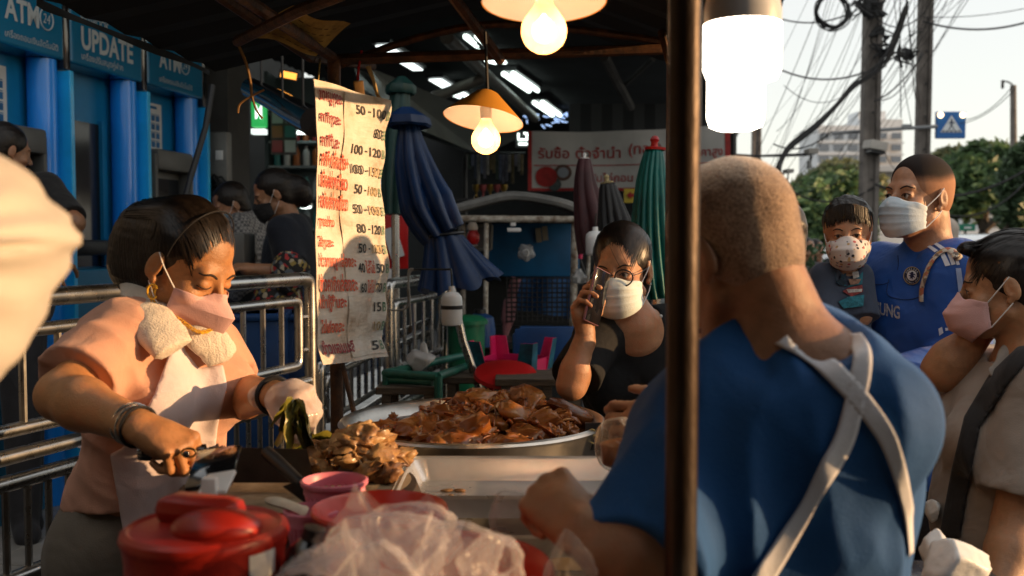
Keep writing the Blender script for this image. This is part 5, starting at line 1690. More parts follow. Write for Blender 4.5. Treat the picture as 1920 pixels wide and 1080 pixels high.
# mesh guard at the front: lattice bars
s = MB()
for i in range(16):
 x_ = P(950 + i * 9.5, 560, DS + .3).x
 s.tube([(x_, DS + .3, ZY(520, DS + .3)), (x_, DS + .3, ZY(606, DS + .3))], 0.004, 4)
for j in range(10):
 z_ = ZY(522 + j * 9, DS + .3)
 s.tube([(P(948, 560, DS + .3).x, DS + .3, z_), (P(1096, 560, DS + .3).x, DS + .3, z_)], 0.004, 4)
s.build('wire_grid', M_cable, bs_, smooth=False)
MB().grid(lambda u, v: P(975 + 108 * u - 12 * v, 520 + 60 * v + 18 * u * v, DS + .42 + .04 * math.sin(u * 9)), 16, 8).build('blue_cloth', pm('cloth_blue', (0.008, 0.06, 0.17), 0.7, var=0.4, vs=8), bs_)
MB().tube(smooth_path([P(968, 520, DS + .36), P(958, 560, DS + .36), P(952, 600, DS + .36), P(946, 640, DS + .36)]), [0.03] * 7 + [0.04] * 6 + [0.03, 0.025, 0.02, 0.015, 0.01, 0.008], 12).build('pink_bag', pm('pink_film', (0.36, 0.16, 0.17), 0.4, var=0.35, vs=14), bs_)
fn = thing('hanging_bag', 'small clear plastic bag glinting before the blue stall board', 'plastic bag', P(985, 475, DS))
M_film = pm('clear_film', (0.55, 0.55, 0.55), 0.18, var=0.4, vs=20, alpha=0.55)
MB().lathe(P(984, 475, DS + .3), [(0.001, -0.03), (0.02, -0.05), (0.035, -0.02), (0.045, 0.0), (0.05, 0.03), (0.03, 0.05), (0.001, 0.05)], 18, (0.35, -1, 0.25), wob=lambda q_, i: 1 + 0.15 * math.sin(q_ * 5 + i)).build('film', M_film, fn)
MB().lathe(P(985, 474, DS + .2), [(0.001, 0), (0.014, 0.0), (0.02, 0.012), (0.012, 0.025)], 14, (0.2, -1, 0.1)).build('neck', M_whiteplas, fn)
hk = thing('clip_hanger', 'white double clip hanging from the stall frame over the blue board', 'clip', P(965, 425, DS))
MB().box(P(964, 431, DS - .02), (0.075, 0.012, 0.022), bev=0.006).build('clip_bar', M_whiteplas, hk)
MB().box(P(962, 420, DS - .02), (0.03, 0.012, 0.025), bev=0.006).build('clip_body', M_whiteplas, hk)
cd = thing('paper_tag', 'brown paper tags pinned to the blue stall board', 'paper', P(1014, 443, DS))
for px in (1010, 1022):
 MB().box(P(px, 441 - (px - 1010) * .3, DS + .86), (0.035, 0.008, 0.09), (1, 0, 0.1), (0, 1, 0), (-.1, 0, 1)).build('tag_sheet', pm('tag_brown', (0.22, 0.19, 0.14), 0.8, var=0.2), cd, smooth=False)
rb_ = thing('red_sauce_bottle', 'red bottle with pale cap at the left of the back stall', 'bottle', P(887, 460, DS + .1))
MB().lathe(P(887, 458, DS + .1), [(0.001, 0), (0.022, 0), (0.034, 0.02), (0.036, 0.05), (0.026, 0.07), (0.024, 0.078)], 16).build('body', M_red, rb_)
MB().lathe(P(886, 458, DS + .1), [(0.03, 0.079), (0.03, 0.095), (0.02, 0.12), (0.001, 0.122)], 14).build('cap', pm('cap_cream', (0.6, 0.5, 0.4), 0.5), rb_)
MB().box(P(888, 478, DS + .1), (0.05, 0.05, 0.1)).build('stand', M_wood, rb_)
wf = thing('wall_fan_frame', 'pale square frame hung inside the back stall by the red bottle', 'frame', P(895, 430, DS + .6))
s = MB()
A, B, C_, D_ = P(862, 425, DS + .6), P(922, 422, DS + .6), P(920, 468, DS + .6), P(862, 470, DS + .6)
for p_, q_ in ((A, B), (B, C_), (C_, D_), (D_, A)):
 s.tube([p_, q_], 0.012, 6)
s.build('frame_edge', MATS['rim_grey'], wf)
MB().add([A, B, C_, D_], [(0, 1, 2, 3)]).build('pane', pm('pane_dim', (0.06, 0.07, 0.08), 0.3), wf, smooth=False)
MB().box(P(880, 462, DS + .58), (0.1, 0.01, 0.02)).build('bottom_strip', M_paper, wf)
pkh = thing('pink_handle_tool', 'bright pink handled tool hung on the stall post', 'tool', P(1090, 465, DS))
MB().tube([P(1090, 458, DS - .05), P(1088, 485, DS - .05)], 0.012, 8).build('handle', M_pink, pkh)
MB().tube([P(1088, 485, DS - .05), P(1100, 520, DS - .05)], 0.006, 6).build('blade', M_dark, pkh)
cb = thing('crumpled_bag', 'small crumpled clear bag tied to the stall post', 'plastic bag', P(1085, 520, DS))
MB().lathe(P(1085, 530, DS - .05), [(0.001, -0.01), (0.03, 0.0), (0.04, 0.03), (0.02, 0.06), (0.012, 0.075)], 14, wob=lambda q_, i: 1 + 0.3 * math.sin(q_ * 4 + i * 2)).build('film', M_film, cb)
gb = thing('green_bin', 'green lidded bin standing under the blue parasol', 'bin', P(876, 640, 5.0))
c = Vector((P(874, 450, 5.0).x, 5.0, 0))
z1 = ZY(600, 5.0)
MB().lathe(c, [(0.001, 0.01), (0.075, 0.01), (0.095, z1 - 0.02)], 24).build('body', pm('bin_green', (0.012, 0.16, 0.07), 0.4, var=0.2), gb)
MB().lathe(c + Vector((0, 0, z1 - 0.02)), [(0.108, 0), (0.108, 0.02), (0.08, 0.04), (0.03, 0.045), (0.001, 0.045)], 24).build('lid', MATS['bin_green'], gb)
bb = thing('dark_blue_jug', 'dark blue jug beside the green bin', 'jug', P(900, 640, 5.1))
MB().lathe((P(900, 450, 5.1).x, 5.1, ZY(650, 5.1)), [(0.001, 0), (0.07, 0), (0.08, 0.08), (0.07, 0.15), (0.03, 0.17), (0.001, 0.17)], 18).build('body', M_blueplas, bb)
MB().lathe((P(900, 450, 5.1).x, 5.1, ZY(650, 5.1)), [(0.032, 0.17), (0.03, 0.19), (0.001, 0.19)], 12).build('cap', M_dark, bb)
# blue trays standing on edge
bt_ = thing('blue_tray', 'large dark blue plastic tray standing on edge behind the phone woman\'s arm', 'tray', P(1030, 700, 4.6))
a, b = P(965, 616, 4.6), P(1096, 705, 4.6)
MB().box((a + b) / 2, (b.x - a.x, 0.02, a.z - b.z), bev=0.008).build('base', M_blueplas, bt_)
pr_ = [Vector((x_, 4.585, z_)) for x_, z_ in ((a.x + .03, a.z), (b.x, a.z), (b.x, b.z), (a.x, b.z), (a.x, a.z - .03))]
MB().tube(pr_, 0.012, 8, closed=True).build('rim', M_blueplas, bt_)
# pink stool turned upside down on the bench
ps = thing('pink_stool', 'pink and teal plastic stool turned upside down on the bench', 'stool', P(960, 705, 4.2))
C0 = Vector((P(962, 450, 4.2).x, 4.25, ZY(706, 4.2)))
hw = 0.125
uu = Vector((math.cos(R(-22)), math.sin(R(-22)), 0))
vv_ = Vector((-uu.y, uu.x, 0))
sp_ = lambda a, b_, z: C0 + uu * a + vv_ * b_ + Vector((0, 0, z))
MB().box(sp_(0, 0, 0.012), (2 * hw, 2 * hw, 0.024), uu, vv_, (0, 0, 1), 0.008).build('seat', M_teal, ps)
for sx in (-1, 1):
 for sy in (-1, 1):
  hl = 0.15
  s, s2 = MB(), MB()
  for (dx, dy, L_) in ((1, 0, 0.07), (0, 1, 0.07)):
   o_a, o_b = sx * (hw + 0.005), sy * (hw + 0.005)
   if dx:
    c4 = lambda off, z, k: sp_(o_a - sx * k * L_ + sx * z * 0.12, o_b + sy * z * 0.12 - sy * off, z)
   else:
    c4 = lambda off, z, k: sp_(o_a + sx * z * 0.12 - sx * off, o_b - sy * k * L_ + sy * z * 0.12, z)
   for off, tgt in ((0.0, s2), (0.006, s)):
    tgt.add([c4(off, 0.02, 0), c4(off, 0.02, 1), c4(off, hl, 0.8), c4(off, hl, 0)], [(0, 1, 2, 3)])
   s.add([c4(0.0, hl, 0), c4(0.0, hl, .8), c4(0.006, hl, .8), c4(0.006, hl, 0)], [(0, 1, 2, 3)])
   s.add([c4(0.0, .02, 1), c4(0.0, hl, .8), c4(0.006, hl, .8), c4(0.006, .02, 1)], [(0, 1, 2, 3)])
  lg = s.build('leg', M_pink, ps, smooth=False)
  s2.build('outer_face', M_teal, lg, smooth=False)
for (a0, b0_, a1, b1_) in ((-1, -1, 1, -1), (1, -1, 1, 1), (1, 1, -1, 1), (-1, 1, -1, -1)):
 p0, p1 = sp_(a0 * hw, b0_ * hw, 0), sp_(a1 * hw, b1_ * hw, 0)
 dirw = (p1 - p0).normalized()
 MB().box((p0 + p1) / 2 + Vector((0, 0, 0.045)), (2 * hw - 0.06, 0.008, 0.055), dirw, Vector((-dirw.y, dirw.x, 0)), (0, 0, 1)).build('apron_wall', M_pink, ps, smooth=False)
# red round stool top lying in front
rs = thing('red_stool', 'red round plastic stool lying on its side on the bench', 'stool', P(948, 708, 3.95))
c = P(948, 700, 3.95)
MB().lathe(c, [(0.001, 0.012), (0.08, 0.012), (0.122, 0.004), (0.128, -0.01), (0.12, -0.012), (0.001, 0.0)], 36, (0.02, -0.30, 0.95)).build('seat', M_red, rs)
for px in (918, 942, 963):
 MB().tube([P(px, 706, 3.9), P(px + 2, 730, 3.92)], [0.012, 0.016], 8).build('leg', M_red, rs)
# wooden benches
def bench(px0, px1, py, d, label, depth=0.28):
 a, b = P(px0, py, d), P(px1, py, d)
 t = thing('wooden_bench', label, 'bench', (a.x, d, 0), 'low wooden benches')
 for k in range(2):
  MB().box(((a.x + b.x) / 2, d + depth * (0.25 + 0.5 * k), a.z - 0.015), (b.x - a.x, depth * 0.48, 0.028), bev=0.004).build('plank', M_wood, t, smooth=False)
 for x_ in (a.x + .04, b.x - .04):
  for k in (0.1, 0.9):
   MB().box((x_, d + depth * k, (a.z - .03) / 2), (0.035, 0.035, a.z - .03)).build('leg', M_wood, t, smooth=False)
 return t
bench(702, 822, 728, 3.7, 'low wooden bench left of the pot rim, below the green frame')
bench(826, 938, 708, 3.9, 'wooden bench holding the red round stool, middle of the three')
bench(928, 1046, 712, 3.75, 'wooden bench nearest the phone woman\'s elbow')
bench(1010, 1100, 705, 4.15, 'wooden bench under the upside down pink stool, behind the others')
# green painted table frame
gt = thing('green_table_frame', 'green painted pipe table frame with a bag lying on it', 'table', P(790, 740, 4.0))
for pts in ([(722, 700, 3.8), (880, 664, 4.6)], [(722, 700, 3.8), (820, 706, 3.7)], [(820, 706, 3.7), (894, 680, 4.4)], [(822, 706, 3.7), (822, 770, 3.7)], [(724, 702, 3.8), (724, 770, 3.8)], [(880, 666, 4.6), (900, 662, 4.6)], [(730, 712, 3.8), (812, 716, 3.72)]):
 MB().tube([P(*p_) for p_ in pts], 0.016, 10).build('frame_tube', M_green, gt)
pbg = thing('white_plastic_bag', 'crumpled translucent white bag on the green table frame', 'plastic bag', P(785, 690, 4.0))
def crumple(c, r, seed, amp=0.35, seg=36, rings=20, freq=5.0, ax=(0, 0, 1), taper=0.0):
 """a crumpled film bag: flat facets meeting in sharp creases, with fine dents"""
 rs_ = np.random.default_rng(seed)
 t_ = np.linspace(0.02, math.pi - 0.02, rings + 1)
 q_ = np.linspace(0, 2 * math.pi, seg + 1)[:-1]
 T, Q = np.meshgrid(t_, q_, indexing='ij')
 x, y, z = np.sin(T) * np.cos(Q), np.sin(T) * np.sin(Q), np.cos(T)
 N = rs_.normal(size=(int(10 + freq * 4), 3))
 N /= np.linalg.norm(N, axis=1)[:, None]
 D = rs_.uniform(1 - amp, 1.02, len(N))
 dots = np.maximum(x[..., None] * N[:, 0] + y[..., None] * N[:, 1] + z[..., None] * N[:, 2], 0.05)
 m_ = np.minimum((D / dots).min(-1), 1.12)
 o_ = rs_.uniform(0, 20, 3)
 n1 = np.abs(vnoise(x * freq * .7 + o_[0], y * freq * .7 + o_[1], z * freq * .7 + o_[2]))
 n2 = np.abs(vnoise(x * freq * 2 + o_[1], y * freq * 2 + o_[2], z * freq * 2 + o_[0]))
 m_ = m_ + amp * (.05 - .16 * n1) + amp * (.02 - .05 * n2)
 k = 1 - taper * (z * 0.5 + 0.5) ** 2
 V = np.stack([c[0] + r[0] * x * m_ * k, c[1] + r[1] * y * m_ * k, c[2] + r[2] * z * (0.3 + 0.7 * m_)], -1).reshape(-1, 3)
 fs = [(i * seg + k_, i * seg + (k_ + 1) % seg, (i + 1) * seg + (k_ + 1) % seg, (i + 1) * seg + k_) for i in range(rings) for k_ in range(seg)]
 return V, np.array(fs, dtype=np.int32)[:, ::-1]
M_bagw = pm('bag_film_white', (0.62, 0.62, 0.63), 0.25, var=0.15, vs=12, alpha=0.8)
V, Fq = crumple(P(786, 675, 4.0), (0.06, 0.06, 0.05), 5)
mesh_obj('film', V, Fq, M_bagw, pbg)
V, Fq = crumple(P(795, 655, 4.0), (0.02, 0.02, 0.035), 6)
mesh_obj('handle_knot', V, Fq, M_bagw, pbg)
for (px, py, d, lab) in ((722, 440, 5.2, 'red and white price board behind the green parasol pole'),):
 t = thing('red_board', lab, 'board', P(px, py, d))
 MB().box(P(740, 450, d), (0.14, 0.02, 0.3), bev=0.004).build('panel', M_red, t)
 MB().box(P(738, 455, d - .02), (0.07, 0.02, 0.16), (1, 0, 0.3), (0, 1, 0), (-.3, 0, 1)).build('white_field', M_paper, t)
# ================================================================== FOOD ON THE COUNTER
M_alu = pm('spun_aluminium', (0.62, 0.59, 0.54), 0.33, 1.0, var=0.12, vs=10, bump=0.15, bs=40, rvar=0.08)
M_alu2 = pm('tray_aluminium', (0.70, 0.69, 0.69), 0.30, 0.65, var=0.18, vs=5, rvar=0.12)
def meat_mat(name, stops, sc=14, rough=0.28):
 def bld(n, l, b, tc):
  nz = n.new('ShaderNodeTexNoise')
  nz.inputs['Scale'].default_value = sc
  nz.inputs['Detail'].default_value = 7
  nz.inputs['Roughness'].default_value = 0.65
  l.new(tc.outputs['Object'], nz.inputs['Vector'])
  gi = n.new('ShaderNodeNewGeometry')
  ad = n.new('ShaderNodeMath')
  ad.operation = 'MULTIPLY_ADD'
  l.new(gi.outputs['Random Per Island'], ad.inputs[0])
  ad.inputs[1].default_value = 0.35
  ad2 = n.new('ShaderNodeMath')
  ad2.operation = 'SUBTRACT'
  l.new(nz.outputs['Fac'], ad2.inputs[0])
  ad2.inputs[1].default_value = 0.17
  l.new(ad2.outputs[0], ad.inputs[2])
  r_ = ramp(n, stops)
  l.new(ad.outputs[0], r_.inputs[0])
  l.new(r_.outputs[0], b.inputs['Base Color'])
  b.inputs['Roughness'].default_value = rough
  b.inputs['Subsurface Weight'].default_value = 0.04
  b.inputs['Subsurface Radius'].default_value = (1.0, 0.4, 0.2)
  b.inputs['Subsurface Scale'].default_value = 0.004
  b.inputs['Coat Weight'].default_value = 0.22
  b.inputs['Coat Roughness'].default_value = 0.2
  n2 = n.new('ShaderNodeTexNoise')
  n2.inputs['Scale'].default_value = sc * 5
  n2.inputs['Detail'].default_value = 4
  l.new(tc.outputs['Object'], n2.inputs['Vector'])
  bp_ = n.new('ShaderNodeBump')
  bp_.inputs['Strength'].default_value = 0.5
  bp_.inputs['Distance'].default_value = 0.004
  l.new(n2.outputs['Fac'], bp_.inputs['Height'])
  l.new(bp_.outputs[0], b.inputs['Normal'])
 return node_mat(name, bld)
M_braise = meat_mat('braised_pork', [(0.25, (0.05, 0.012, 0.004)), (0.42, (0.19, 0.052, 0.012)), (0.56, (0.33, 0.108, 0.024)), (0.72, (0.48, 0.22, 0.065))])
M_brown = meat_mat('braised_skin', [(0.3, (0.09, 0.024, 0.007)), (0.5, (0.21, 0.066, 0.014)), (0.7, (0.36, 0.15, 0.036))], 10, 0.3)
M_sauce = pm('dark_broth', (0.055, 0.018, 0.005), 0.12, col2=(0.14, 0.055, 0.012), vs=12, coat=0.5, bump=0.3, bs=30)
M_pale = meat_mat('shredded_pork', [(0.25, (0.03, 0.010, 0.004)), (0.42, (0.15, 0.06, 0.018)), (0.56, (0.36, 0.19, 0.065)), (0.75, (0.54, 0.36, 0.16))], 18, 0.55)
PC = P(887, 785, 2.34)
PR = 0.31
pan = thing('braising_pan', 'wide spun aluminium pan full of braised pork in the middle of the counter', 'pan', (PC.x, PC.y, CT))
zb = CT - PC.z + 0.002
MB().lathe(PC, [(PR, 0.0), (PR + 0.004, -0.005), (PR - 0.001, -0.012), (PR - 0.012, -0.06), (PR - 0.035, zb * 0.75), (PR - 0.07, zb), (0.001, zb)], 96).build('outer_wall', M_alu, pan)
MB().lathe(PC, [(PR, 0.0), (PR - 0.006, 0.003), (PR - 0.018, -0.003), (PR - 0.034, -0.03), (PR - 0.06, -0.07), (0.001, -0.075)], 96).build('inner_wall', M_alu, pan)
tag(MB().lathe(PC + Vector((0, 0, -0.03)), [(0.001, 0.0), (PR * 0.5, 0.0), (PR - 0.033, 0.0)], 64).build('braising_broth', M_sauce), 'dark glossy broth filling the aluminium pan', 'broth')
def lump(c, r, M, seed, amp=0.3, seg=14, rings=9, fr=2.2):
 rs_ = np.random.default_rng(seed)
 t_ = np.linspace(0.05, math.pi - 0.05, rings + 1)
 q_ = np.linspace(0, 2 * math.pi, seg + 1)[:-1]
 T, Q = np.meshgrid(t_, q_, indexing='ij')
 x, y, z = np.sin(T) * np.cos(Q), np.sin(T) * np.sin(Q), np.cos(T)
 o_ = rs_.uniform(0, 25, 3)
 m_ = 1 + amp * vnoise(x * fr + o_[0], y * fr + o_[1], z * fr + o_[2]) + amp * 0.5 * vnoise(x * fr * 2.3 + o_[1], y * fr * 2.3, z * fr * 2.3 + o_[0])
 p = np.stack([r[0] * x * m_, r[1] * y * m_, r[2] * z * m_], -1).reshape(-1, 3) @ np.array(M).T + np.array(c)
 fs = [(i * seg + k_, i * seg + (k_ + 1) % seg, (i + 1) * seg + (k_ + 1) % seg, (i + 1) * seg + k_) for i in range(rings) for k_ in range(seg)]
 fs.append(tuple(range(seg))[::-1])
 fs.append(tuple(rings * seg + k_ for k_ in range(seg)))
 return p, [tuple(reversed(f_)) for f_ in fs]
def rotm(r_, flat=1.0):
 a = r_.uniform(0, 6.28)
 return Matrix.Rotation(a, 3, 'Z') @ Matrix.Rotation(r_.uniform(-0.7, 0.7) * flat, 3, 'X') @ Matrix.Rotation(r_.uniform(-0.6, 0.6) * flat, 3, 'Y')
r3 = np.random.default_rng(21)
# heap height over the pan: peak at px 905, back right
HS = lambda x, y: (-0.012 if y < -0.12 else 0) + 0.040 * math.exp(-((x - 0.03) ** 2 / 0.008 + (y - 0.10) ** 2 / 0.02)) + 0.030 * math.exp(-((x - 0.12) ** 2 / 0.02 + (y - 0.06) ** 2 / 0.03)) + 0.008
chunks = []
k = 0
spec = []
for i in range(150):
 a, rad = r3.uniform(0, 6.28), PR * 0.78 * math.sqrt(r3.uniform(0, 1))
 x, y = rad * math.cos(a), rad * math.sin(a)
 if x < -0.13 and r3.random() < 0.65:
  continue
 spec.append((x, y))
for i, (x, y) in enumerate(spec):
 big = r3.random() < 0.33
 sz = r3.uniform(0.024, 0.042) if big else r3.uniform(0.011, 0.024)
 c = PC + Vector((x, y, -0.035 + HS(x, y) + r3.uniform(-.006, .012)))
 v_, f_ = lump(c, (sz * r3.uniform(1.0, 1.9), sz, sz * r3.uniform(0.5, 0.85)), rotm(r3), 100 + i, 0.5 if not big else 0.32, 16, 10, 2.9)
 o = MB().add(v_, f_).build('pork_piece', M_brown if big else M_braise, None, sharp=80)
 tag(o, None, None)
 o['label'] = 'large smooth dark brown pork chunk heaped in the aluminium pan' if big else 'small ragged braised pork piece heaped in the aluminium pan'
 o['category'] = 'meat'
 o['group'] = 'large pork chunks in the pan' if big else 'small pork pieces in the pan'
s = MB()
for i in range(110):
 a, rad = r3.uniform(0, 6.28), PR * 0.80 * math.sqrt(r3.uniform(0, 1))
 x, y = rad * math.cos(a), rad * math.sin(a)
 c = PC + Vector((x, y, -0.028 + (HS(x, y) + 0.012 if x > -0.12 else -0.004) + r3.uniform(-.004, .008)))
 u_ = Vector(r3.normal(size=3)).normalized()
 u_.z *= 0.5
 ln = r3.uniform(0.012, 0.034)
 w_ = r3.uniform(0.0012, 0.0038)
 s.tube(smooth_path([c - u_ * ln, c + Vector((0, 0, r3.uniform(0, .006))), c + u_ * ln + Vector((0, 0, -.006))], 2), [w_ * .5, w_, w_ * 1.2, w_, w_ * .4], 5)
tag(s.build('pork_shreds', M_braise, None, sharp=80), 'loose shreds and scraps of braised pork over the heap', 'meat', kind='stuff')
tag(MB().box(PC + Vector((PR + 0.012, -0.08, -0.06)), (0.02, 0.06, 0.012)).build('pan_side_bar', M_dark), 'dark bar beside the right of the pan', 'bar')
# printed label on the stove edge right of the pan
st_ = thing('stove_label', 'black label with gold curls beside the right of the pan', 'label', P(1110, 815, 2.2))
MB().box(P(1112, 818, 2.2), (0.035, 0.008, 0.06)).build('plate', M_dark, st_)
s = MB()
for (dx, dy, r0) in ((0, -6, .008), (4, 6, .009)):
 c = P(1110 + dx, 818 + dy, 2.19)
 s.tube([c + Vector((r0 * math.cos(t), 0, r0 * math.sin(t))) for t in np.linspace(0.6, 5.2, 14)], 0.0018, 5)
s.build('curl', pm('gold_print', (0.5, 0.36, 0.14), 0.5), st_)
# trays
def tray(c, w, dp, h, rot, label, zoff=0.0):
 t = thing('aluminium_tray', label, 'tray', c, 'aluminium serving trays')
 ux = Vector((math.cos(rot), math.sin(rot), 0))
 uy = Vector((-ux.y, ux.x, 0))
 c = Vector(c)
 def ring(w_, d_, z_, rc, n=6):
  out = []
  for sx, sy, a0 in ((1, 1, 0), (-1, 1, 90), (-1, -1, 180), (1, -1, 270)):
   for k in range(n + 1):
    a = R(a0 + 90 * k / n)
    out.append(c + ux * (sx * (w_ / 2 - rc) + rc * math.cos(a)) + uy * (sy * (d_ / 2 - rc) + rc * math.sin(a)) + Vector((0, 0, z_)))
  return out
 rings = [ring(w, dp, 0, 0.03), ring(w, dp, -0.006, 0.03), ring(w - 0.012, dp - 0.012, -0.006, 0.028), ring(w - 0.012, dp - 0.012, -0.002, 0.028), ring(w - 0.02, dp - 0.02, -0.004, 0.026), ring(w - 0.05, dp - 0.05, -h + 0.004, 0.02), ring(w - 0.06, dp - 0.06, -h, 0.016)]
 n = len(rings[0])
 s = MB()
 vs = [p for r_ in rings for p in r_]
 fs = [(i * n + k, i * n + (k + 1) % n, (i + 1) * n + (k + 1) % n, (i + 1) * n + k) for i in range(len(rings) - 1) for k in range(n)]
 fs.append(tuple((len(rings) - 1) * n + k for k in range(n))[::-1])
 outer = [ring(w - 0.012, dp - 0.012, -0.006, 0.028), ring(w - 0.046, dp - 0.046, -h - 0.002, 0.02)]
 k0 = len(vs)
 vs += [p for r_ in outer for p in r_]
 fs += [(k0 + k, k0 + (k + 1) % n, k0 + n + (k + 1) % n, k0 + n + k) for k in range(n)]
 fs.append(tuple(k0 + n + k for k in range(n)))
 s.add(vs, fs)
 s.build('tray_body', M_alu2, t, sharp=50)
 return t
TC = P(975, 890, 1.78)
TC.z = 1.082
tray(TC, 0.43, 0.30, 0.042, 0.0, 'top aluminium tray with a few meat scraps before the pan')
tray(TC + Vector((0.005, -0.045, -0.052)), 0.45, 0.30, 0.042, 0.01, 'lower aluminium tray whose lip shows under the top tray')
cb_ = MB().box((TC.x, TC.y, (CT + TC.z - 0.10) / 2), (0.36, 0.22, TC.z - 0.10 - CT), bev=0.01).build('tray_stand', pm('stand_tan', (0.30, 0.22, 0.12), 0.6, var=0.2))
tag(cb_, 'tan box holding the aluminium trays off the counter', 'box')
r4 = np.random.default_rng(9)
zt_ = TC.z - 0.042
for i in range(6):
 c = P(785 + i * 13, 915 + r4.uniform(-4, 3), 1.70)
 c.z = zt_ + 0.012
 v_, f_ = lump(c, (0.016, 0.009, 0.009), rotm(r4), 400 + i, 0.4)
 o = MB().add(v_, f_).build('meat_scrap', M_pale, None, sharp=80)
 tag(o, 'brown meat scrap in the near left corner of the top tray', 'meat', 'meat scraps in the tray corner')
v_, f_ = lump(Vector((P(915, 915, 1.72).x, 1.70, zt_ + 0.003)), (0.045, 0.016, 0.006), Matrix.Identity(3), 430, 0.35)
tag(MB().add(v_, f_).build('jelly_scrap', meat_mat('jelly', [(0.3, (0.25, 0.13, 0.04)), (0.7, (0.42, 0.27, 0.11))], 12), None, sharp=80), 'flat tan jelly scrap lying in the middle of the top tray', 'meat')
for (px, py) in ((860, 901), (836, 904)):
 v_, f_ = lump(Vector((P(px, py, 1.78).x, 1.80, zt_ + 0.003)), (0.012, 0.006, 0.003), Matrix.Identity(3), px, 0.3)
 tag(MB().add(v_, f_).build('meat_crumb', M_pale, None, sharp=80), 'tiny brown crumb beyond the jelly scrap in the top tray', 'meat', 'crumbs in the top tray')
# chopping block, shredded pork, cleaver, knife
bkc = P(565, 925, 1.74)
blk = thing('chopping_block', 'thick dark round wooden chopping block under the chopped pork', 'chopping block', (bkc.x, bkc.y, CT))
BZ = 1.075
MB().lathe((bkc.x, bkc.y, 0), [(0.001, CT + .001), (0.20, CT + .001), (0.21, CT + 0.03), (0.21, BZ - 0.02), (0.203, BZ - 0.002), (0.19, BZ), (0.001, BZ)], 64, wob=lambda q_, i: 1 + 0.012 * math.sin(q_ * 5 + i)).build('block_body', pm('block_dark', (0.045, 0.028, 0.018), 0.75, col2=(0.02, 0.014, 0.01), vs=6, stretch=(3, 3, 0.6), bump=0.5, bs=30), blk)
MB().lathe((bkc.x, bkc.y, 0), [(0.19, BZ + 0.0015), (0.12, BZ + 0.004), (0.001, BZ + 0.004)], 48, wob=lambda q_, i: 1 + 0.02 * math.sin(q_ * 3)).build('cutting_face', pm('block_top', (0.36, 0.28, 0.18), 0.65, col2=(0.16, 0.11, 0.06), vs=14, bump=0.5, bs=40), blk)
mc_ = P(672, 878, 1.80)
k = 0
for i in range(38):
 x, y = r4.normal() * 0.042, r4.normal() * 0.03
 z = 0.055 * math.exp(-(x * x / 0.006 + y * y / 0.004))
 sz = r4.uniform(0.013, 0.026)
 c = Vector((mc_.x + x, mc_.y + y, BZ + 0.012 + z * r4.uniform(0.75, 1.1)))
 v_, f_ = lump(c, (sz * r4.uniform(1, 2.0), sz, sz * r4.uniform(.5, .9)), rotm(r4), 500 + i, 0.45, 18, 12, 2.7)
 o = MB().add(v_, f_).build('chopped_pork', M_pale, None, sharp=80)
 tag(o, 'pale chopped pork piece in the pile on the chopping block', 'meat', 'chopped pork pieces on the block')
s = MB()
for i in range(40):
 x, y = r4.normal() * 0.05, r4.normal() * 0.032
 z = 0.058 * math.exp(-(x * x / 0.006 + y * y / 0.004))
 c = Vector((mc_.x + x, mc_.y + y, BZ + 0.016 + z))
 u_ = Vector(r4.normal(size=3)).normalized()
 ln, w_ = r4.uniform(0.008, 0.022), r4.uniform(0.0015, 0.004)
 s.tube(smooth_path([c - u_ * ln, c + Vector((0, 0, .004)), c + u_ * ln - Vector((0, 0, .006))], 2), [w_ * .5, w_, w_ * 1.2, w_, w_ * .4], 5)
tag(s.build('pork_strands', M_pale, None, sharp=80), 'pale shreds strewn over the chopped pork pile', 'meat', kind='stuff')
clv = thing('cleaver', 'broad dark steel cleaver with black handle in the vendor\'s fist', 'cleaver', P(310, 850, 1.62))
h0, h1 = P(262, 848, 1.62), P(385, 846, 1.63)
MB().tube([h0, h0.lerp(h1, 0.1), h0.lerp(h1, 0.5), h1], [0.0135, 0.0145, 0.0125, 0.012], 14).build('handle', M_blackgloss, clv)
MB().lathe(h0, [(0.001, -0.001), (0.0135, -0.001), (0.0142, 0.006)], 14, (h1 - h0)).build('butt_cap', M_steel, clv)
k0, k1, k2, k3 = P(392, 838, 1.63), P(575, 842, 1.66), P(590, 905, 1.655), P(395, 905, 1.625)
nb_ = (k1 - k0).cross(k3 - k0).normalized() * 0.0015
MB().add([p + nb_ for p in (k0, k1, k2, k3)] + [p - nb_ for p in (k0, k1, k2, k3)], [(0, 1, 2, 3), (7, 6, 5, 4), (0, 4, 5, 1), (1, 5, 6, 2), (2, 6, 7, 3), (3, 7, 4, 0)]).build('blade', pm('blade_steel', (0.09, 0.075, 0.06), 0.35, 0.9, var=0.35, vs=9), clv, smooth=False)
kn = thing('kitchen_knife', 'knife with black handle leaning over the chopping block', 'knife', P(530, 900, 1.58))
MB().tube([P(500, 848, 1.62), P(520, 866, 1.60), P(566, 908, 1.55)], [0.011, 0.0115, 0.009], 12).build('handle', M_dark, kn)
MB().add([P(560, 900, 1.555), P(600, 940, 1.50), P(575, 945, 1.50), P(530, 912, 1.54)] + [P(560, 901, 1.557), P(600, 941, 1.502), P(575, 946, 1.502), P(530, 913, 1.542)], [(0, 1, 2, 3), (7, 6, 5, 4), (0, 4, 5, 1), (1, 5, 6, 2), (2, 6, 7, 3), (3, 7, 4, 0)]).build('blade', MATS['blade_steel'], kn, smooth=False)
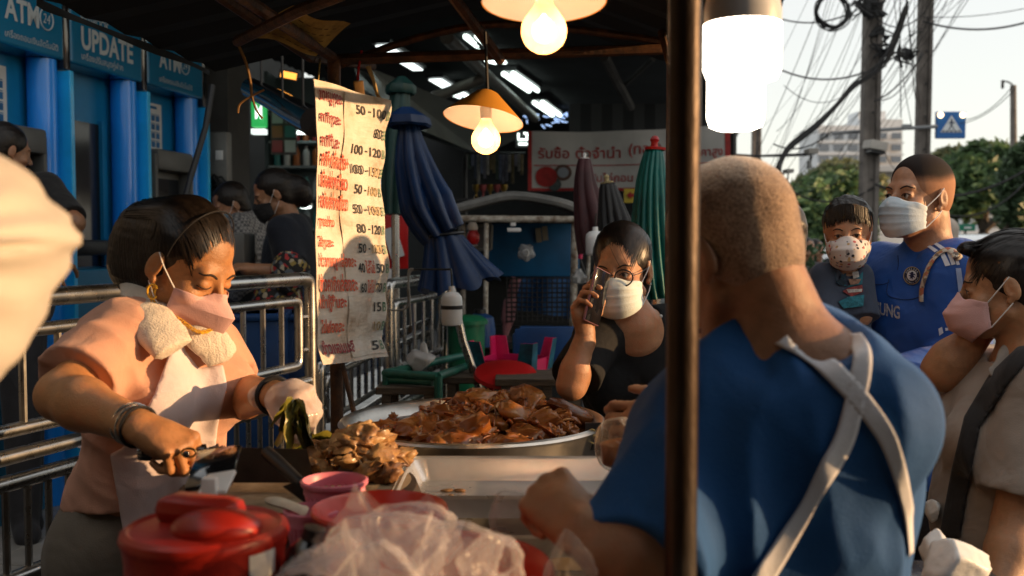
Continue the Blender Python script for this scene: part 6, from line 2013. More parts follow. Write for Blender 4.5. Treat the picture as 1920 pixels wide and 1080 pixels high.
# greens: bunch in the gloved hand, heap in a basin behind
M_gr = pm('pickled_leaf', (0.24, 0.20, 0.03), 0.35, col2=(0.08, 0.09, 0.012), vs=14, sss=0.0, coat=0.3)
M_gr2 = pm('pickled_leaf_dark', (0.045, 0.05, 0.014), 0.35, var=0.4, vs=14, coat=0.3)
def leaf(mb, pts, w, curl=0.3, nw=4):
 pts = smooth_path(pts, 5)
 n = len(pts)
 side0 = Vector((rng.uniform(-1, 1), rng.uniform(-1, .2), rng.uniform(-.2, .2))).normalized()
 vs = []
 for i, p in enumerate(pts):
  t = (pts[min(i + 1, n - 1)] - pts[max(i - 1, 0)]).normalized()
  sd = (side0 - t * side0.dot(t)).normalized()
  up = t.cross(sd)
  ww = w * (0.35 + 0.65 * math.sin(math.pi * min(1, 0.1 + 0.9 * i / n)))
  for k_ in range(nw + 1):
   u = k_ / nw * 2 - 1
   vs.append(p + sd * u * ww + up * (curl * ww * (u * u) + 0.15 * ww * math.sin(i * 1.7 + u * 3)))
 fs = [(i * (nw + 1) + k_, i * (nw + 1) + k_ + 1, (i + 1) * (nw + 1) + k_ + 1, (i + 1) * (nw + 1) + k_) for i in range(n - 1) for k_ in range(nw)]
 mb.add(vs, fs)
gb_ = thing('pickled_greens', 'dripping bunch of pickled mustard greens hanging from the gloved hand', 'greens', P(560, 830, 1.86))
tops = P(555, 762, 1.80)
for (ex, ey, w_, m_) in ((510, 800, .016, M_gr), (518, 838, .013, M_gr), (545, 846, .018, M_gr), (562, 830, .020, M_gr), (578, 842, .016, M_gr2), (592, 850, .017, M_gr2), (528, 780, .014, M_gr), (570, 800, .020, M_gr), (552, 815, .017, M_gr), (536, 822, .016, M_gr), (526, 808, .012, M_gr), (584, 822, .014, M_gr2)):
 s = MB()
 e = P(ex, ey, 1.79 + rng.uniform(-.02, .02))
 leaf(s, [tops + Vector((rng.uniform(-.006, .006), 0, 0.01)), tops.lerp(e, 0.4) + Vector((rng.uniform(-.008, .008), -0.01, 0.008)), e], w_)
 s.build('leaf', m_, gb_)
gp = thing('greens_basin', 'steel basin of olive pickled greens left of the pan', 'basin', P(630, 815, 2.0))
gc = P(640, 822, 2.02)
gc.z = BZ - 0.03
MB().lathe((gc.x, gc.y, CT), [(0.001, 0.003), (0.07, 0.003), (0.10, 0.12), (0.105, 0.125), (0.097, 0.12), (0.07, 0.02), (0.001, 0.02)], 36).build('basin_wall', M_alu, gp)
for i in range(16):
 s = MB()
 c = Vector((gc.x + rng.uniform(-.07, .07), gc.y + rng.uniform(-.06, .06), CT + 0.12 + rng.uniform(0, .03)))
 u_ = Vector((rng.uniform(-1, 1), rng.uniform(-1, 1), 0)).normalized() * 0.05
 leaf(s, [c - u_, c + Vector((0, 0, .015)), c + u_], 0.02)
 s.build('leaf', M_gr if i % 3 else M_gr2, gp)
# pink baskets
def basket(c, r, h, label, n=26):
 t = thing('pink_basket', label, 'basket', (c[0], c[1], c[2] - h), 'small pink slotted baskets')
 c = Vector(c)
 mp_ = pm('basket_pink', (0.66, 0.20, 0.27), 0.4, var=0.08)
 MB().lathe(c, [(r * 0.97, -0.003), (r * 1.06, -0.003), (r * 1.07, 0.002), (r, 0.004), (r * 0.95, 0), (r * .94, -h * .3), (r * .97, -h * .3), (r * 0.97, -0.003)], 40).build('rim', mp_, t)
 MB().lathe(c, [(0.001, -h), (r * 0.72, -h), (r * 0.74, -h * 0.93), (r * 0.70, -h * .9), (0.001, -h + .003)], 40).build('base', mp_, t)
 for zz in (-0.45, -0.72):
  rr_ = r * (0.97 - 0.23 * (-zz))
  MB().tube([c + Vector((rr_ * math.cos(q_), rr_ * math.sin(q_), zz * h)) for q_ in np.linspace(0, 6.283, 33)[:-1]], 0.0018, 5, closed=True).build('hoop', mp_, t)
 s = MB()
 for i in range(n):
  q_ = 2 * math.pi * i / n
  s.box(c + Vector((r * .85 * math.cos(q_), r * .85 * math.sin(q_), -h * .6)), (0.003, 0.0055, h * .68), (math.cos(q_), math.sin(q_), 0), (-math.sin(q_), math.cos(q_), 0), (0.22 * r / h * math.cos(q_), 0.22 * r / h * math.sin(q_), 1))
 ribs = s.build('ribs', mp_, t, smooth=False)
 return t
basket(P(627, 903, 1.5), Sz(59, 1.5), 0.055, 'upper pink basket with slotted sides behind the red bowl')
basket(P(585, 958, 1.42), Sz(50, 1.42), 0.055, 'lower pink basket half hidden left of the red bowl')
bsup = MB().box((P(605, 990, 1.46).x, 1.47, (CT + 1.04) / 2), (0.13, 0.16, 1.04 - CT), bev=0.005).build('basket_stand', M_dark)
tag(bsup, 'dark box holding the two pink baskets', 'box')
pkn = MB()
pkn.tube(smooth_path([P(498, 936, 1.44), P(530, 944, 1.43), P(560, 955, 1.42), P(575, 962, 1.42)], 4), [0.004, 0.009, 0.012, 0.013, 0.013, 0.012, 0.012, 0.012, 0.012, 0.013, 0.014, 0.013, 0.012], 8, flat=0.5)
tag(pkn.build('tissue', pm('tissue_cream', (0.62, 0.54, 0.42), 0.8, var=0.15, vs=30)), 'twisted cream tissue lying over the lower pink basket', 'tissue')
# red bowl
rbw = thing('red_bowl', 'wide orange red plastic bowl behind the clear bags', 'bowl', P(715, 1010, 1.36))
c = P(712, 950, 1.36)
rr_ = Sz(126, 1.36)
M_orr = pm('orange_red_plastic', (0.62, 0.035, 0.012), 0.3, var=0.1)
MB().lathe(c, [(rr_, 0), (rr_ * 1.02, -0.004), (rr_ * .99, -0.01), (rr_ * .9, -0.03), (rr_ * .55, -0.08), (0.001, -0.082)], 48).build('outer', M_orr, rbw)
MB().lathe(c, [(rr_, 0), (rr_ * .96, -0.004), (rr_ * .86, -0.03), (rr_ * .52, -0.074), (0.001, -0.076)], 48).build('inner', M_orr, rbw)
# red lidded pot
rp_ = thing('red_pot', 'round red plastic pot with bulging lid at the bottom left', 'pot', P(385, 1000, 1.15))
c = P(385, 992, 1.13)
rr_ = Sz(151, 1.13)
M_potred = pm('pot_red', (0.34, 0.016, 0.008), 0.38, var=0.18, vs=8, bump=0.15, bs=60)
MB().lathe(c, [(rr_ * 1.0, -0.003), (rr_ * 0.985, -0.012), (rr_ * .96, -0.03), (rr_ * .95, -0.16), (rr_ * .8, CT - c.z + .002), (0.001, CT - c.z + .002)], 56).build('body', M_potred, rp_)
ld = MB().lathe(c, [(rr_ * 1.0, -0.01), (rr_ * 1.02, -0.004), (rr_ * 1.0, 0.002), (rr_ * .93, 0.006), (rr_ * .88, 0.003), (rr_ * .80, 0.0045), (0.001, 0.010)], 56).build('lid', M_potred, rp_)
MB().box(c + Vector((-0.01, 0.015, 0.018)), (rr_ * 1.1, rr_ * .55, 0.032), (1, -.35, 0), (.35, 1, 0), (0, 0, 1), 0.014).build('handle_ridge', M_potred, ld)
MB().ell(c + Vector((0.02, -0.025, 0.008)), (rr_ * .55, rr_ * .42, 0.022), 24, 12).build('handle_dome', M_potred, ld)
stk = MB().grid(lambda u, v: c + Vector((0, 0, -0.012 - 0.038 * v * (1 - .3 * u))) + Vector((math.cos(-0.75 + 0.42 * u), math.sin(-0.75 + 0.42 * u), 0)) * rr_ * 0.99, 8, 2).build('white_sticker', M_paper, rp_)
# phone on stand / scale display
sd_ = thing('tablet_stand', 'black tablet held by a white stand beside the red pot', 'tablet stand', P(395, 960, 1.36))
t0, t1, t2, t3 = P(345, 918, 1.33), P(432, 905, 1.33), P(456, 842, 1.44), P(370, 848, 1.44)
nb_ = (t1 - t0).cross(t3 - t0).normalized()
cx = (t0 + t1 + t2 + t3) / 4
MB().box(cx, ((t1 - t0).length * 1.03, (t3 - t0).length, 0.009), (t1 - t0), (t3 - t0), nb_, 0.003).build('tablet', M_blackgloss, sd_)
MB().box(cx - nb_ * .007 - (t3 - t0) * .0, ((t1 - t0).length * .7, (t3 - t0).length * .5, 0.006), (t1 - t0), (t3 - t0), nb_, 0.006).build('rear_logo_plate', M_dark, sd_)
pa, pb_ = P(352, 920, 1.32), P(438, 884, 1.335)
pl0, pl1, pl2, pl3 = P(368, 932, 1.305), P(424, 923, 1.305), P(443, 884, 1.355), P(390, 891, 1.355)
MB().box((pl0 + pl1 + pl2 + pl3) / 4, ((pl1 - pl0).length, (pl3 - pl0).length, 0.007), (pl1 - pl0), (pl3 - pl0), (pl1 - pl0).cross(pl3 - pl0), 0.003).build('stand_plate', M_whiteplas, sd_)
MB().box(P(394, 955, 1.31), (0.020, 0.016, 0.085), bev=0.003).build('stand_neck', M_whiteplas, sd_)
MB().box(P(396, 1010, 1.33) + Vector((0, 0.03, -0.02)), (0.12, 0.1, 0.012), bev=0.004).build('stand_base', M_whiteplas, sd_)
# dark bottle and knife case in front
db = thing('dark_bottle', 'small black bottle standing between the red pot and clear bags', 'bottle', P(565, 1075, 1.1))
MB().lathe(P(566, 1092, 1.12), [(0.001, 0), (0.024, 0), (0.026, 0.012), (0.024, 0.035), (0.016, 0.046), (0.012, 0.05)], 18, (0.25, 0, 1)).build('body', M_blackgloss, db)
MB().lathe(P(566, 1092, 1.12) + Vector((0.25, 0, 1)).normalized() * .05, [(0.013, 0), (0.013, 0.014), (0.001, 0.015)], 14, (0.25, 0, 1)).build('cap', M_dark, db)
rb2 = thing('red_basin', 'red plastic basin under the clear bags at the bottom edge', 'basin', P(790, 1080, 1.12))
c = P(795, 1062, 1.16)
MB().lathe(c, [(0.15, 0), (0.153, -0.004), (0.145, -0.02), (0.12, -0.07), (0.001, -0.072)], 48).build('outer', M_orr, rb2)
MB().lathe(c, [(0.15, 0), (0.146, -0.004), (0.138, -0.02), (0.115, -0.062), (0.001, -0.064)], 48).build('inner', M_orr, rb2)
stt = MB().box((c.x, c.y, (CT + c.z - .075) / 2), (0.2, 0.2, c.z - .075 - CT), bev=0.004).build('basin_stand', M_dark)
tag(stt, 'dark block under the red basin', 'block')
def film_sheet(c, sz, seed):
 '''a crinkled flap of film: a patch folded along straight creases'''
 q = np.random.default_rng(seed)
 n_ = Vector(q.normal(size=3)).normalized()
 n_.y -= .8
 n_.normalize()
 a = n_.orthogonal().normalized()
 b = n_.cross(a)
 cr = [(q.normal(size=2), q.uniform(-.6, .6), q.uniform(.15, .5) * q.choice([-1, 1])) for _ in range(7)]
 def f(u, v):
  x, y = u * 2 - 1, v * 2 - 1
  h = sum(k * abs(w[0] * x + w[1] * y - o) / (np.linalg.norm(w) + .1) for w, o, k in cr) * .4
  return Vector(c) + (a * x + b * y * .8 + n_ * h) * sz
 return MB().grid(f, 26, 26)
# heaps of clear plastic bags in front
def film_mat(name, tint, a0, a1):
 def bld(n, l, b, tc):
  b.inputs['Base Color'].default_value = (*tint, 1)
  b.inputs['Roughness'].default_value = 0.14
  b.inputs['Specular IOR Level'].default_value = 0.8
  lw_ = n.new('ShaderNodeLayerWeight')
  lw_.inputs['Blend'].default_value = 0.35
  mr = n.new('ShaderNodeMapRange')
  mr.inputs['To Min'].default_value = a0
  mr.inputs['To Max'].default_value = a1
  l.new(lw_.outputs['Facing'], mr.inputs[0])
  l.new(mr.outputs[0], b.inputs['Alpha'])
  n2 = n.new('ShaderNodeTexNoise')
  n2.inputs['Scale'].default_value = 30
  n2.inputs['Detail'].default_value = 3
  l.new(tc.outputs['Object'], n2.inputs['Vector'])
  bp_ = n.new('ShaderNodeBump')
  bp_.inputs['Strength'].default_value = 0.25
  bp_.inputs['Distance'].default_value = 0.006
  l.new(n2.outputs['Fac'], bp_.inputs['Height'])
  l.new(bp_.outputs[0], b.inputs['Normal'])
  tl_ = n.new('ShaderNodeBsdfTranslucent')
  tl_.inputs[0].default_value = (*tint, 1)
  mx = n.new('ShaderNodeMixShader')
  mx.inputs[0].default_value = 0.3
  tp = n.new('ShaderNodeBsdfTransparent')
  mt = n.new('ShaderNodeMixShader')
  l.new(mr.outputs[0], mt.inputs[0])
  l.new(tp.outputs[0], mt.inputs[1])
  l.new(tl_.outputs[0], mt.inputs[2])
  l.new(b.outputs[0], mx.inputs[1])
  l.new(mt.outputs[0], mx.inputs[2])
  l.new(mx.outputs[0], n['Material Output'].inputs[0])
 return node_mat(name, bld)
M_clear = film_mat('bag_clear', (0.88, 0.83, 0.84), 0.10, 0.58)
M_clear2 = film_mat('bag_thin', (0.70, 0.64, 0.58), 0.10, 0.6)
bagspec = [((735, 1050), 1.06, (0.085, 0.06, 0.062), 1, 'bulging clear plastic bag in the middle of the front heap'),
  ((640, 1062), 1.05, (0.04, 0.05, 0.05), 2, 'clear plastic bag at the left end of the front heap'),
  ((855, 1055), 1.04, (0.062, 0.05, 0.048), 3, 'clear plastic bag at the right end of the front heap'),
  ((760, 1000), 1.12, (0.075, 0.05, 0.042), 4, 'clear plastic bag lying at the back of the front heap'),
  ((700, 1085), 1.00, (0.07, 0.04, 0.04), 7, 'crumpled clear bag lowest in the front heap'),
  ((930, 1080), 1.02, (0.045, 0.04, 0.05), 8, 'small crumpled clear bag between the heap and the fist')]
for (xy, d, r_, sd__, lab) in bagspec:
 t = thing('clear_bag', lab, 'plastic bag', P(xy[0], xy[1] + 40, d), 'clear plastic bags heaped at the front')
 V, Fq = crumple(P(xy[0], xy[1], d), r_, sd__, amp=0.5, seg=64, rings=36, freq=5.5)
 o = mesh_obj('film', V, Fq, M_clear, t)
 for q_ in range(3):
  film_sheet(P(xy[0], xy[1], d) + Vector((rng.uniform(-.8, .8) * r_[0], rng.uniform(-.6, .2) * r_[1], rng.uniform(-.5, .1) * r_[2])), max(r_) * rng.uniform(.45, .72), sd__ * 10 + q_).build('loose_film', M_clear, t, sharp=12)
t = thing('open_clear_bag', 'open clear plastic bag held up by the fist over the trays', 'plastic bag', P(960, 1010, 1.28))
V, Fq = crumple(P(975, 990, 1.26), (0.055, 0.035, 0.055), 12, amp=0.35, seg=56, rings=30, freq=3.5, taper=0.4)
mesh_obj('film', V, Fq, M_clear2, t)
t = thing('hanging_clear_bag', 'crumpled clear bag hanging below the fist at the bottom edge', 'plastic bag', P(1060, 1080, 1.1))
V, Fq = crumple(P(1062, 1072, 1.08), (0.04, 0.035, 0.062), 14, amp=0.5, seg=56, rings=30, freq=4.5, taper=0.55)
mesh_obj('film', V, Fq, M_clear2, t)
# bag of meat held at the right of the pan
mbg = thing('bag_of_meat', 'tied clear bag of braised meat held beside the pan', 'plastic bag', P(1155, 880, 1.55))
V, Fq = crumple(P(1160, 832, 1.55), (0.034, 0.03, 0.046), 17, amp=0.14, seg=48, rings=30, freq=2.5)
mesh_obj('film', V, Fq, film_mat('bag_filled', (0.72, 0.62, 0.5), 0.16, 0.7), mbg)
V, Fq = crumple(P(1155, 852, 1.55), (0.029, 0.025, 0.026), 18, amp=0.25, seg=36, rings=20, freq=3)
mesh_obj('meat_filling', V, Fq, M_braise, mbg)
s = MB().tube(smooth_path([P(1175, 795, 1.55), P(1187, 782, 1.545), P(1196, 775, 1.54)], 4), [0.014, 0.008, 0.006, 0.006, 0.005, 0.006, 0.008, 0.009, 0.01], 8)
s.build('neck_twist', M_clear2, mbg)
# white sacks bottom right
for i, (xy, d, r_, lab) in enumerate((((1790, 1062), 1.62, (0.055, 0.06, 0.05), 'larger knotted white plastic bag at the bottom right'), ((1748, 958), 2.3, (0.016, 0.03, 0.028), 'small white bag corner peeking beside the blue shirt'))):
 t = thing('white_bag', lab, 'plastic bag', P(xy[0], xy[1] + 30, d), 'white plastic bags at the right')
 V, Fq = crumple(P(xy[0], xy[1], d), r_, 50 + i, amp=0.3, seg=48, rings=28, freq=4)
 mesh_obj('film', V, Fq, pm('bag_opaque_white', (0.74, 0.74, 0.73), 0.4, var=0.08, vs=20, bump=0.3, bs=60), t)
 if i == 0:
  V, Fq = crumple(P(1755, 1035, 1.66), (0.03, 0.04, 0.035), 61, amp=0.35, seg=36, rings=20, freq=4)
  mesh_obj('handle_fold', V, Fq, MATS['bag_opaque_white'], t)
  stool_ = thing('steel_side_stand', 'steel stand holding the white bags beside the blue shirted man', 'stand', (P(1790, 1090, 1.62).x, 1.62, 0))
  zz = P(1790, 1100, 1.62).z
  MB().box((P(1790, 1090, 1.62).x, 1.64, zz - 0.012), (0.2, 0.2, 0.02), bev=0.004).build('top', M_steel, stool_)
  for sx in (-.08, .08):
   for sy in (-.08, .08):
    MB().tube([(P(1790, 1090, 1.62).x + sx, 1.64 + sy, 0), (P(1790, 1090, 1.62).x + sx, 1.64 + sy, zz - .02)], 0.01, 6).build('leg', M_steel, stool_)
# big white sack at far left, very near the camera
wsk = thing('white_sack', 'big sunlit white plastic sack close to the camera at the left edge', 'sack', P(-40, 640, 0.8))
dN = 0.78
prof = [(-260, 120), (-60, 262), (0, 292), (55, 345), (100, 395), (128, 432), (132, 450), (115, 480), (84, 545), (45, 625), (5, 690), (-60, 760), (-260, 900)]
pp = smooth_path([P(a, b, dN) for a, b in prof], 4)
cM = P(-170, 480, dN)
s = MB()
lay = []
for k_ in range(9):
 t_ = -1 + 2 * k_ / 8
 sc_ = math.sqrt(max(0.02, 1 - t_ * t_))
 lay.append([cM + (p - cM) * (0.35 + 0.65 * sc_) * (1 + 0.012 * math.sin(i * 0.9 + k_)) + Vector((0, 0.09 * t_ + 0.004 * math.sin(i * 1.3), 0)) for i, p in enumerate(pp)])
n_ = len(pp)
s.add([p for l_ in lay for p in l_], [(i * n_ + j, i * n_ + (j + 1) % n_, (i + 1) * n_ + (j + 1) % n_, (i + 1) * n_ + j) for i in range(8) for j in range(n_)] + [tuple(range(n_)), tuple(8 * n_ + j for j in range(n_))[::-1]])
s.build('sack_film', pm('sack_white', (0.58, 0.53, 0.47), 0.6, var=0.08, vs=10, bump=0.3, bs=22), wsk)
hook = MB().tube([P(-200, 100, dN), P(-200, -300, dN), Vector((P(-200, 0, dN).x, dN, 2.06))], 0.003, 6).build('hang_cord', M_dark, wsk)
# ================================================================== PEOPLE
def skin(name, c):
 def bld(n, l, b, tc):
  nz, n2, n3 = (n.new('ShaderNodeTexNoise') for _ in range(3))
  for q_, sc_ in ((nz, 9), (n2, 70), (n3, 520)):
   q_.inputs['Scale'].default_value = sc_
   q_.inputs['Detail'].default_value = 4
   l.new(tc.outputs['Object'], q_.inputs['Vector'])
  r_ = ramp(n, [(.30, tuple(q_ * .72 for q_ in c)), (.5, c), (.70, (min(1, c[0] * 1.12), c[1] * .92, c[2] * .85))])
  ad = n.new('ShaderNodeMath')
  ad.operation = 'MULTIPLY_ADD'
  l.new(n2.outputs['Fac'], ad.inputs[0])
  ad.inputs[1].default_value = .45
  sb = n.new('ShaderNodeMath')
  sb.operation = 'SUBTRACT'
  l.new(nz.outputs['Fac'], sb.inputs[0])
  sb.inputs[1].default_value = .225
  l.new(sb.outputs[0], ad.inputs[2])
  l.new(ad.outputs[0], r_.inputs[0])
  l.new(r_.outputs[0], b.inputs['Base Color'])
  mr = n.new('ShaderNodeMapRange')
  mr.inputs['To Min'].default_value = .30
  mr.inputs['To Max'].default_value = .55
  l.new(n2.outputs['Fac'], mr.inputs[0])
  l.new(mr.outputs[0], b.inputs['Roughness'])
  b.inputs['Subsurface Weight'].default_value = .06
  b.inputs['Subsurface Radius'].default_value = (1, .35, .2)
  b.inputs['Subsurface Scale'].default_value = .006
  prev = None
  for q_, st_, ds in ((n2, .25, .004), (n3, .35, .002)):
   bp_ = n.new('ShaderNodeBump')
   bp_.inputs['Strength'].default_value = st_ * 1.3
   bp_.inputs['Distance'].default_value = ds
   l.new(q_.outputs['Fac'], bp_.inputs['Height'])
   if prev:
    l.new(prev.outputs[0], bp_.inputs['Normal'])
   prev = bp_
  l.new(prev.outputs[0], b.inputs['Normal'])
 return node_mat('skin_' + name, bld)
def cloth(name, c, rough=0.85, var=0.12, vs=6, bs=420, bump=0.25, sheen=0.1, col2=None, wr=0.35):
 return pm('cloth_' + name, c, rough, var=var, vs=vs, bump=bump, bs=bs, sheen=sheen, col2=col2, wrinkle=wr)
def hair_mat(name, c, c2):
 def bld(n, l, b, tc):
  mp = n.new('ShaderNodeMapping')
  mp.inputs['Scale'].default_value = (240, 40, 60)
  l.new(tc.outputs['Object'], mp.inputs[0])
  nz = n.new('ShaderNodeTexNoise')
  nz.inputs['Scale'].default_value = 1.0
  nz.inputs['Detail'].default_value = 3
  l.new(mp.outputs[0], nz.inputs['Vector'])
  r_ = ramp(n, [(0.35, c), (0.7, c2)])
  l.new(nz.outputs['Fac'], r_.inputs[0])
  l.new(r_.outputs[0], b.inputs['Base Color'])
  b.inputs['Roughness'].default_value = 0.42
  b.inputs['Specular IOR Level'].default_value = 0.35
  bp_ = n.new('ShaderNodeBump')
  bp_.inputs['Strength'].default_value = 0.8
  bp_.inputs['Distance'].default_value = 0.003
  l.new(nz.outputs['Fac'], bp_.inputs['Height'])
  l.new(bp_.outputs[0], b.inputs['Normal'])
 return node_mat('hair_' + name, bld)
M_hair = hair_mat('black', (0.006, 0.005, 0.005), (0.022, 0.016, 0.013))
M_hairb = hair_mat('brown_black', (0.005, 0.004, 0.0035), (0.016, 0.010, 0.007))
M_strand = pm('hair_strand', (0.012, 0.008, 0.006), 0.38, var=.5, vs=90)
M_brow = pm('eyebrow_hair', (0.030, 0.018, 0.012), 0.8)
def eye_mat():
 def bld(n, l, b, tc):
  sx = n.new('ShaderNodeSeparateXYZ')
  l.new(tc.outputs['Object'], sx.inputs[0])
  cb_ = n.new('ShaderNodeCombineXYZ')
  l.new(sx.outputs[0], cb_.inputs[0])
  l.new(sx.outputs[2], cb_.inputs[2])
  ln = n.new('ShaderNodeVectorMath')
  ln.operation = 'LENGTH'
  l.new(cb_.outputs[0], ln.inputs[0])
  r_ = ramp(n, [(0.0, (0.004, 0.003, 0.003)), (0.0030, (0.02, 0.010, 0.006)), (0.0060, (0.012, 0.008, 0.006)), (0.0068, (0.55, 0.50, 0.46))])
  l.new(ln.outputs['Value'], r_.inputs[0])
  l.new(r_.outputs[0], b.inputs['Base Color'])
  b.inputs['Roughness'].default_value = 0.12
 return node_mat('eye', bld)
M_eye = eye_mat()
def bounds(items):
 los, his = [], []
 for it in items:
  if it[0] != '+':
   continue
  f, lo, hi = it[1]
  fr = it[3] if len(it) > 3 else WORLD
  cs = np.array([[(lo, hi)[i][0], (lo, hi)[j][1], (lo, hi)[k][2]] for i in (0, 1) for j in (0, 1) for k in (0, 1)])
  if fr is not WORLD:
   cs = fr.c + fr.s * (cs @ fr.M.T)
  los.append(cs.min(0))
  his.append(cs.max(0))
 return np.min(los, 0), np.max(his, 0)
def mkfield(items, h, off=0.0, pad=0.02):
 lo, hi = bounds(items)
 F = Field(lo - pad - off, hi + pad + off, h)
 for it in items:
  fr = it[3] if len(it) > 3 else WORLD
  if it[0] == '+':
   F.add(it[1], it[2], fr, off)
  else:
   F.sub(it[1], it[2], fr)
 return F
def pix(F):
 """photograph pixel coordinates and depth of every grid point"""
 x, y, z = F.xyz()
 dz = z - CAMZ
 cp, sp__ = math.cos(PITCH), math.sin(PITCH)
 dep = y * cp - dz * sp__
 up = y * sp__ + dz * cp
 dep = np.maximum(dep, 0.05)
 return 960 + FPX * x / dep, 540 - FPX * up / dep + x * 0, dep + x * 0
def cut_pix(F, polys):
 px, py, dep = pix(F)
 d = None
 for pts in polys:
  e = poly2(px.astype(np.float32), py.astype(np.float32), pts)
  d = e if d is None else np.minimum(d, e)
 F.d = np.maximum(F.d, (d * dep / FPX).astype(np.float32))
 return F
def head_items(fr, closed=False, ears=True, nose=1.0, jaw=1.0):
 it = [('+', ell((0, -.014, .038), (.0715, .094, .084)), .02, fr), ('+', ell((0, .026, -.025), (.0565, .060, .082)), .02, fr),
  ('+', ell((0, .050, -.086), (.032 * jaw, .033, .027)), .02, fr)]
 for s in (-1, 1):
  it += [('+', cap((s * .050 * jaw, .006, -.058), (s * .018 * jaw, .060, -.098), .015, .014), .02, fr), ('+', ell((s * .039, .058, -.028), (.021, .021, .019)), .016, fr)]
 it += [('+', cap((-.033, .072, .022), (.033, .072, .022), .012), .016, fr)]
 for s in (-1, 1):
  it += [('-', ell((s * .031, .097, .001), (.018, .014, .010)), .010, fr)]
 it += [('+', cap((0, .083, .012), (0, .103 + .004 * nose, -.028), .0068, .0105), .012, fr)]
 for s in (-1, 1):
  it += [('+', ell((s * .0115, .096, -.034), (.0078, .0085, .0070)), .006, fr), ('+', ell((s * .030, .0745, .001), (.0150, .0118, .0110)), .005, fr)]
  if not closed:
   it += [('-', ell((s * .0305, .0900, .0), (.0135, .012, .0050)), .0012, fr)]
 it += [('+', ell((0, .089, -.062), (.021, .010, .0055)), .006, fr), ('+', ell((0, .087, -.071), (.018, .010, .006)), .006, fr)]
 if ears:
  for s in (-1, 1):
   it += [('+', ell((s * .0745, -.012, -.004), (.0075, .0175, .029), Matrix.Rotation(R(-12), 3, 'X').to_quaternion()), .005, fr), ('+', ell((s * .071, -.004, -.032), (.007, .008, .009)), .005, fr),
    ('-', ell((s * .0825, -.008, -.001), (.0055, .009, .018)), .002, fr), ('+', ell((s * .0765, -.013, .001), (.004, .006, .011)), .003, fr)]
 return it
def surf(FH, fr, pts, off):
 """local points pushed along the face direction onto the head"""
 q = FH.drape([fr.w(p) for p in pts], fr.dir((0, -1, 0)), off, 60)
 return [Vector(x) for x in q]
def eyes(person, fr, FH, gaze=(0, 0), closed=False):
 for s in (-1, 1):
  if not closed:
   mb = MB().ell((0, 0, 0), (.0115 * fr.s,) * 3, 20, 12)
   o = mb.build('eye', M_eye, person)
   M3 = Matrix([[fr.M[i][j] for j in range(3)] for i in range(3)])
   M4 = (M3 @ Matrix.Rotation(R(gaze[0]), 3, 'Z') @ Matrix.Rotation(R(gaze[1]), 3, 'X')).to_4x4()
   M4.translation = fr.w((s * .0303, .0738, .0))
   o.matrix_basis = M4
  zz = -.004 if closed else .0052
  pts = smooth_path([Vector(q) for q in ((s * .0165, .12, -.001), (s * .024, .12, zz * .85), (s * .033, .12, zz), (s * .0445, .12, .001 if not closed else -.003))], 4)
  MB().tube(surf(FH, fr, pts, .0004), .0013 * fr.s, 5).build('eyelashes', M_brow, person)
  pts = smooth_path([Vector(q) for q in ((s * .014, .12, .0180), (s * .025, .12, .0235), (s * .036, .12, .0250), (s * .047, .12, .0205))], 4)
  n_ = len(pts)
  MB().tube(surf(FH, fr, pts, .0002), [(.0019 * fr.s * (0.45 + 0.85 * math.sin(math.pi * (0.12 + 0.8 * i / n_)))) for i in range(n_)], 6).build('eyebrow', M_brow, person)
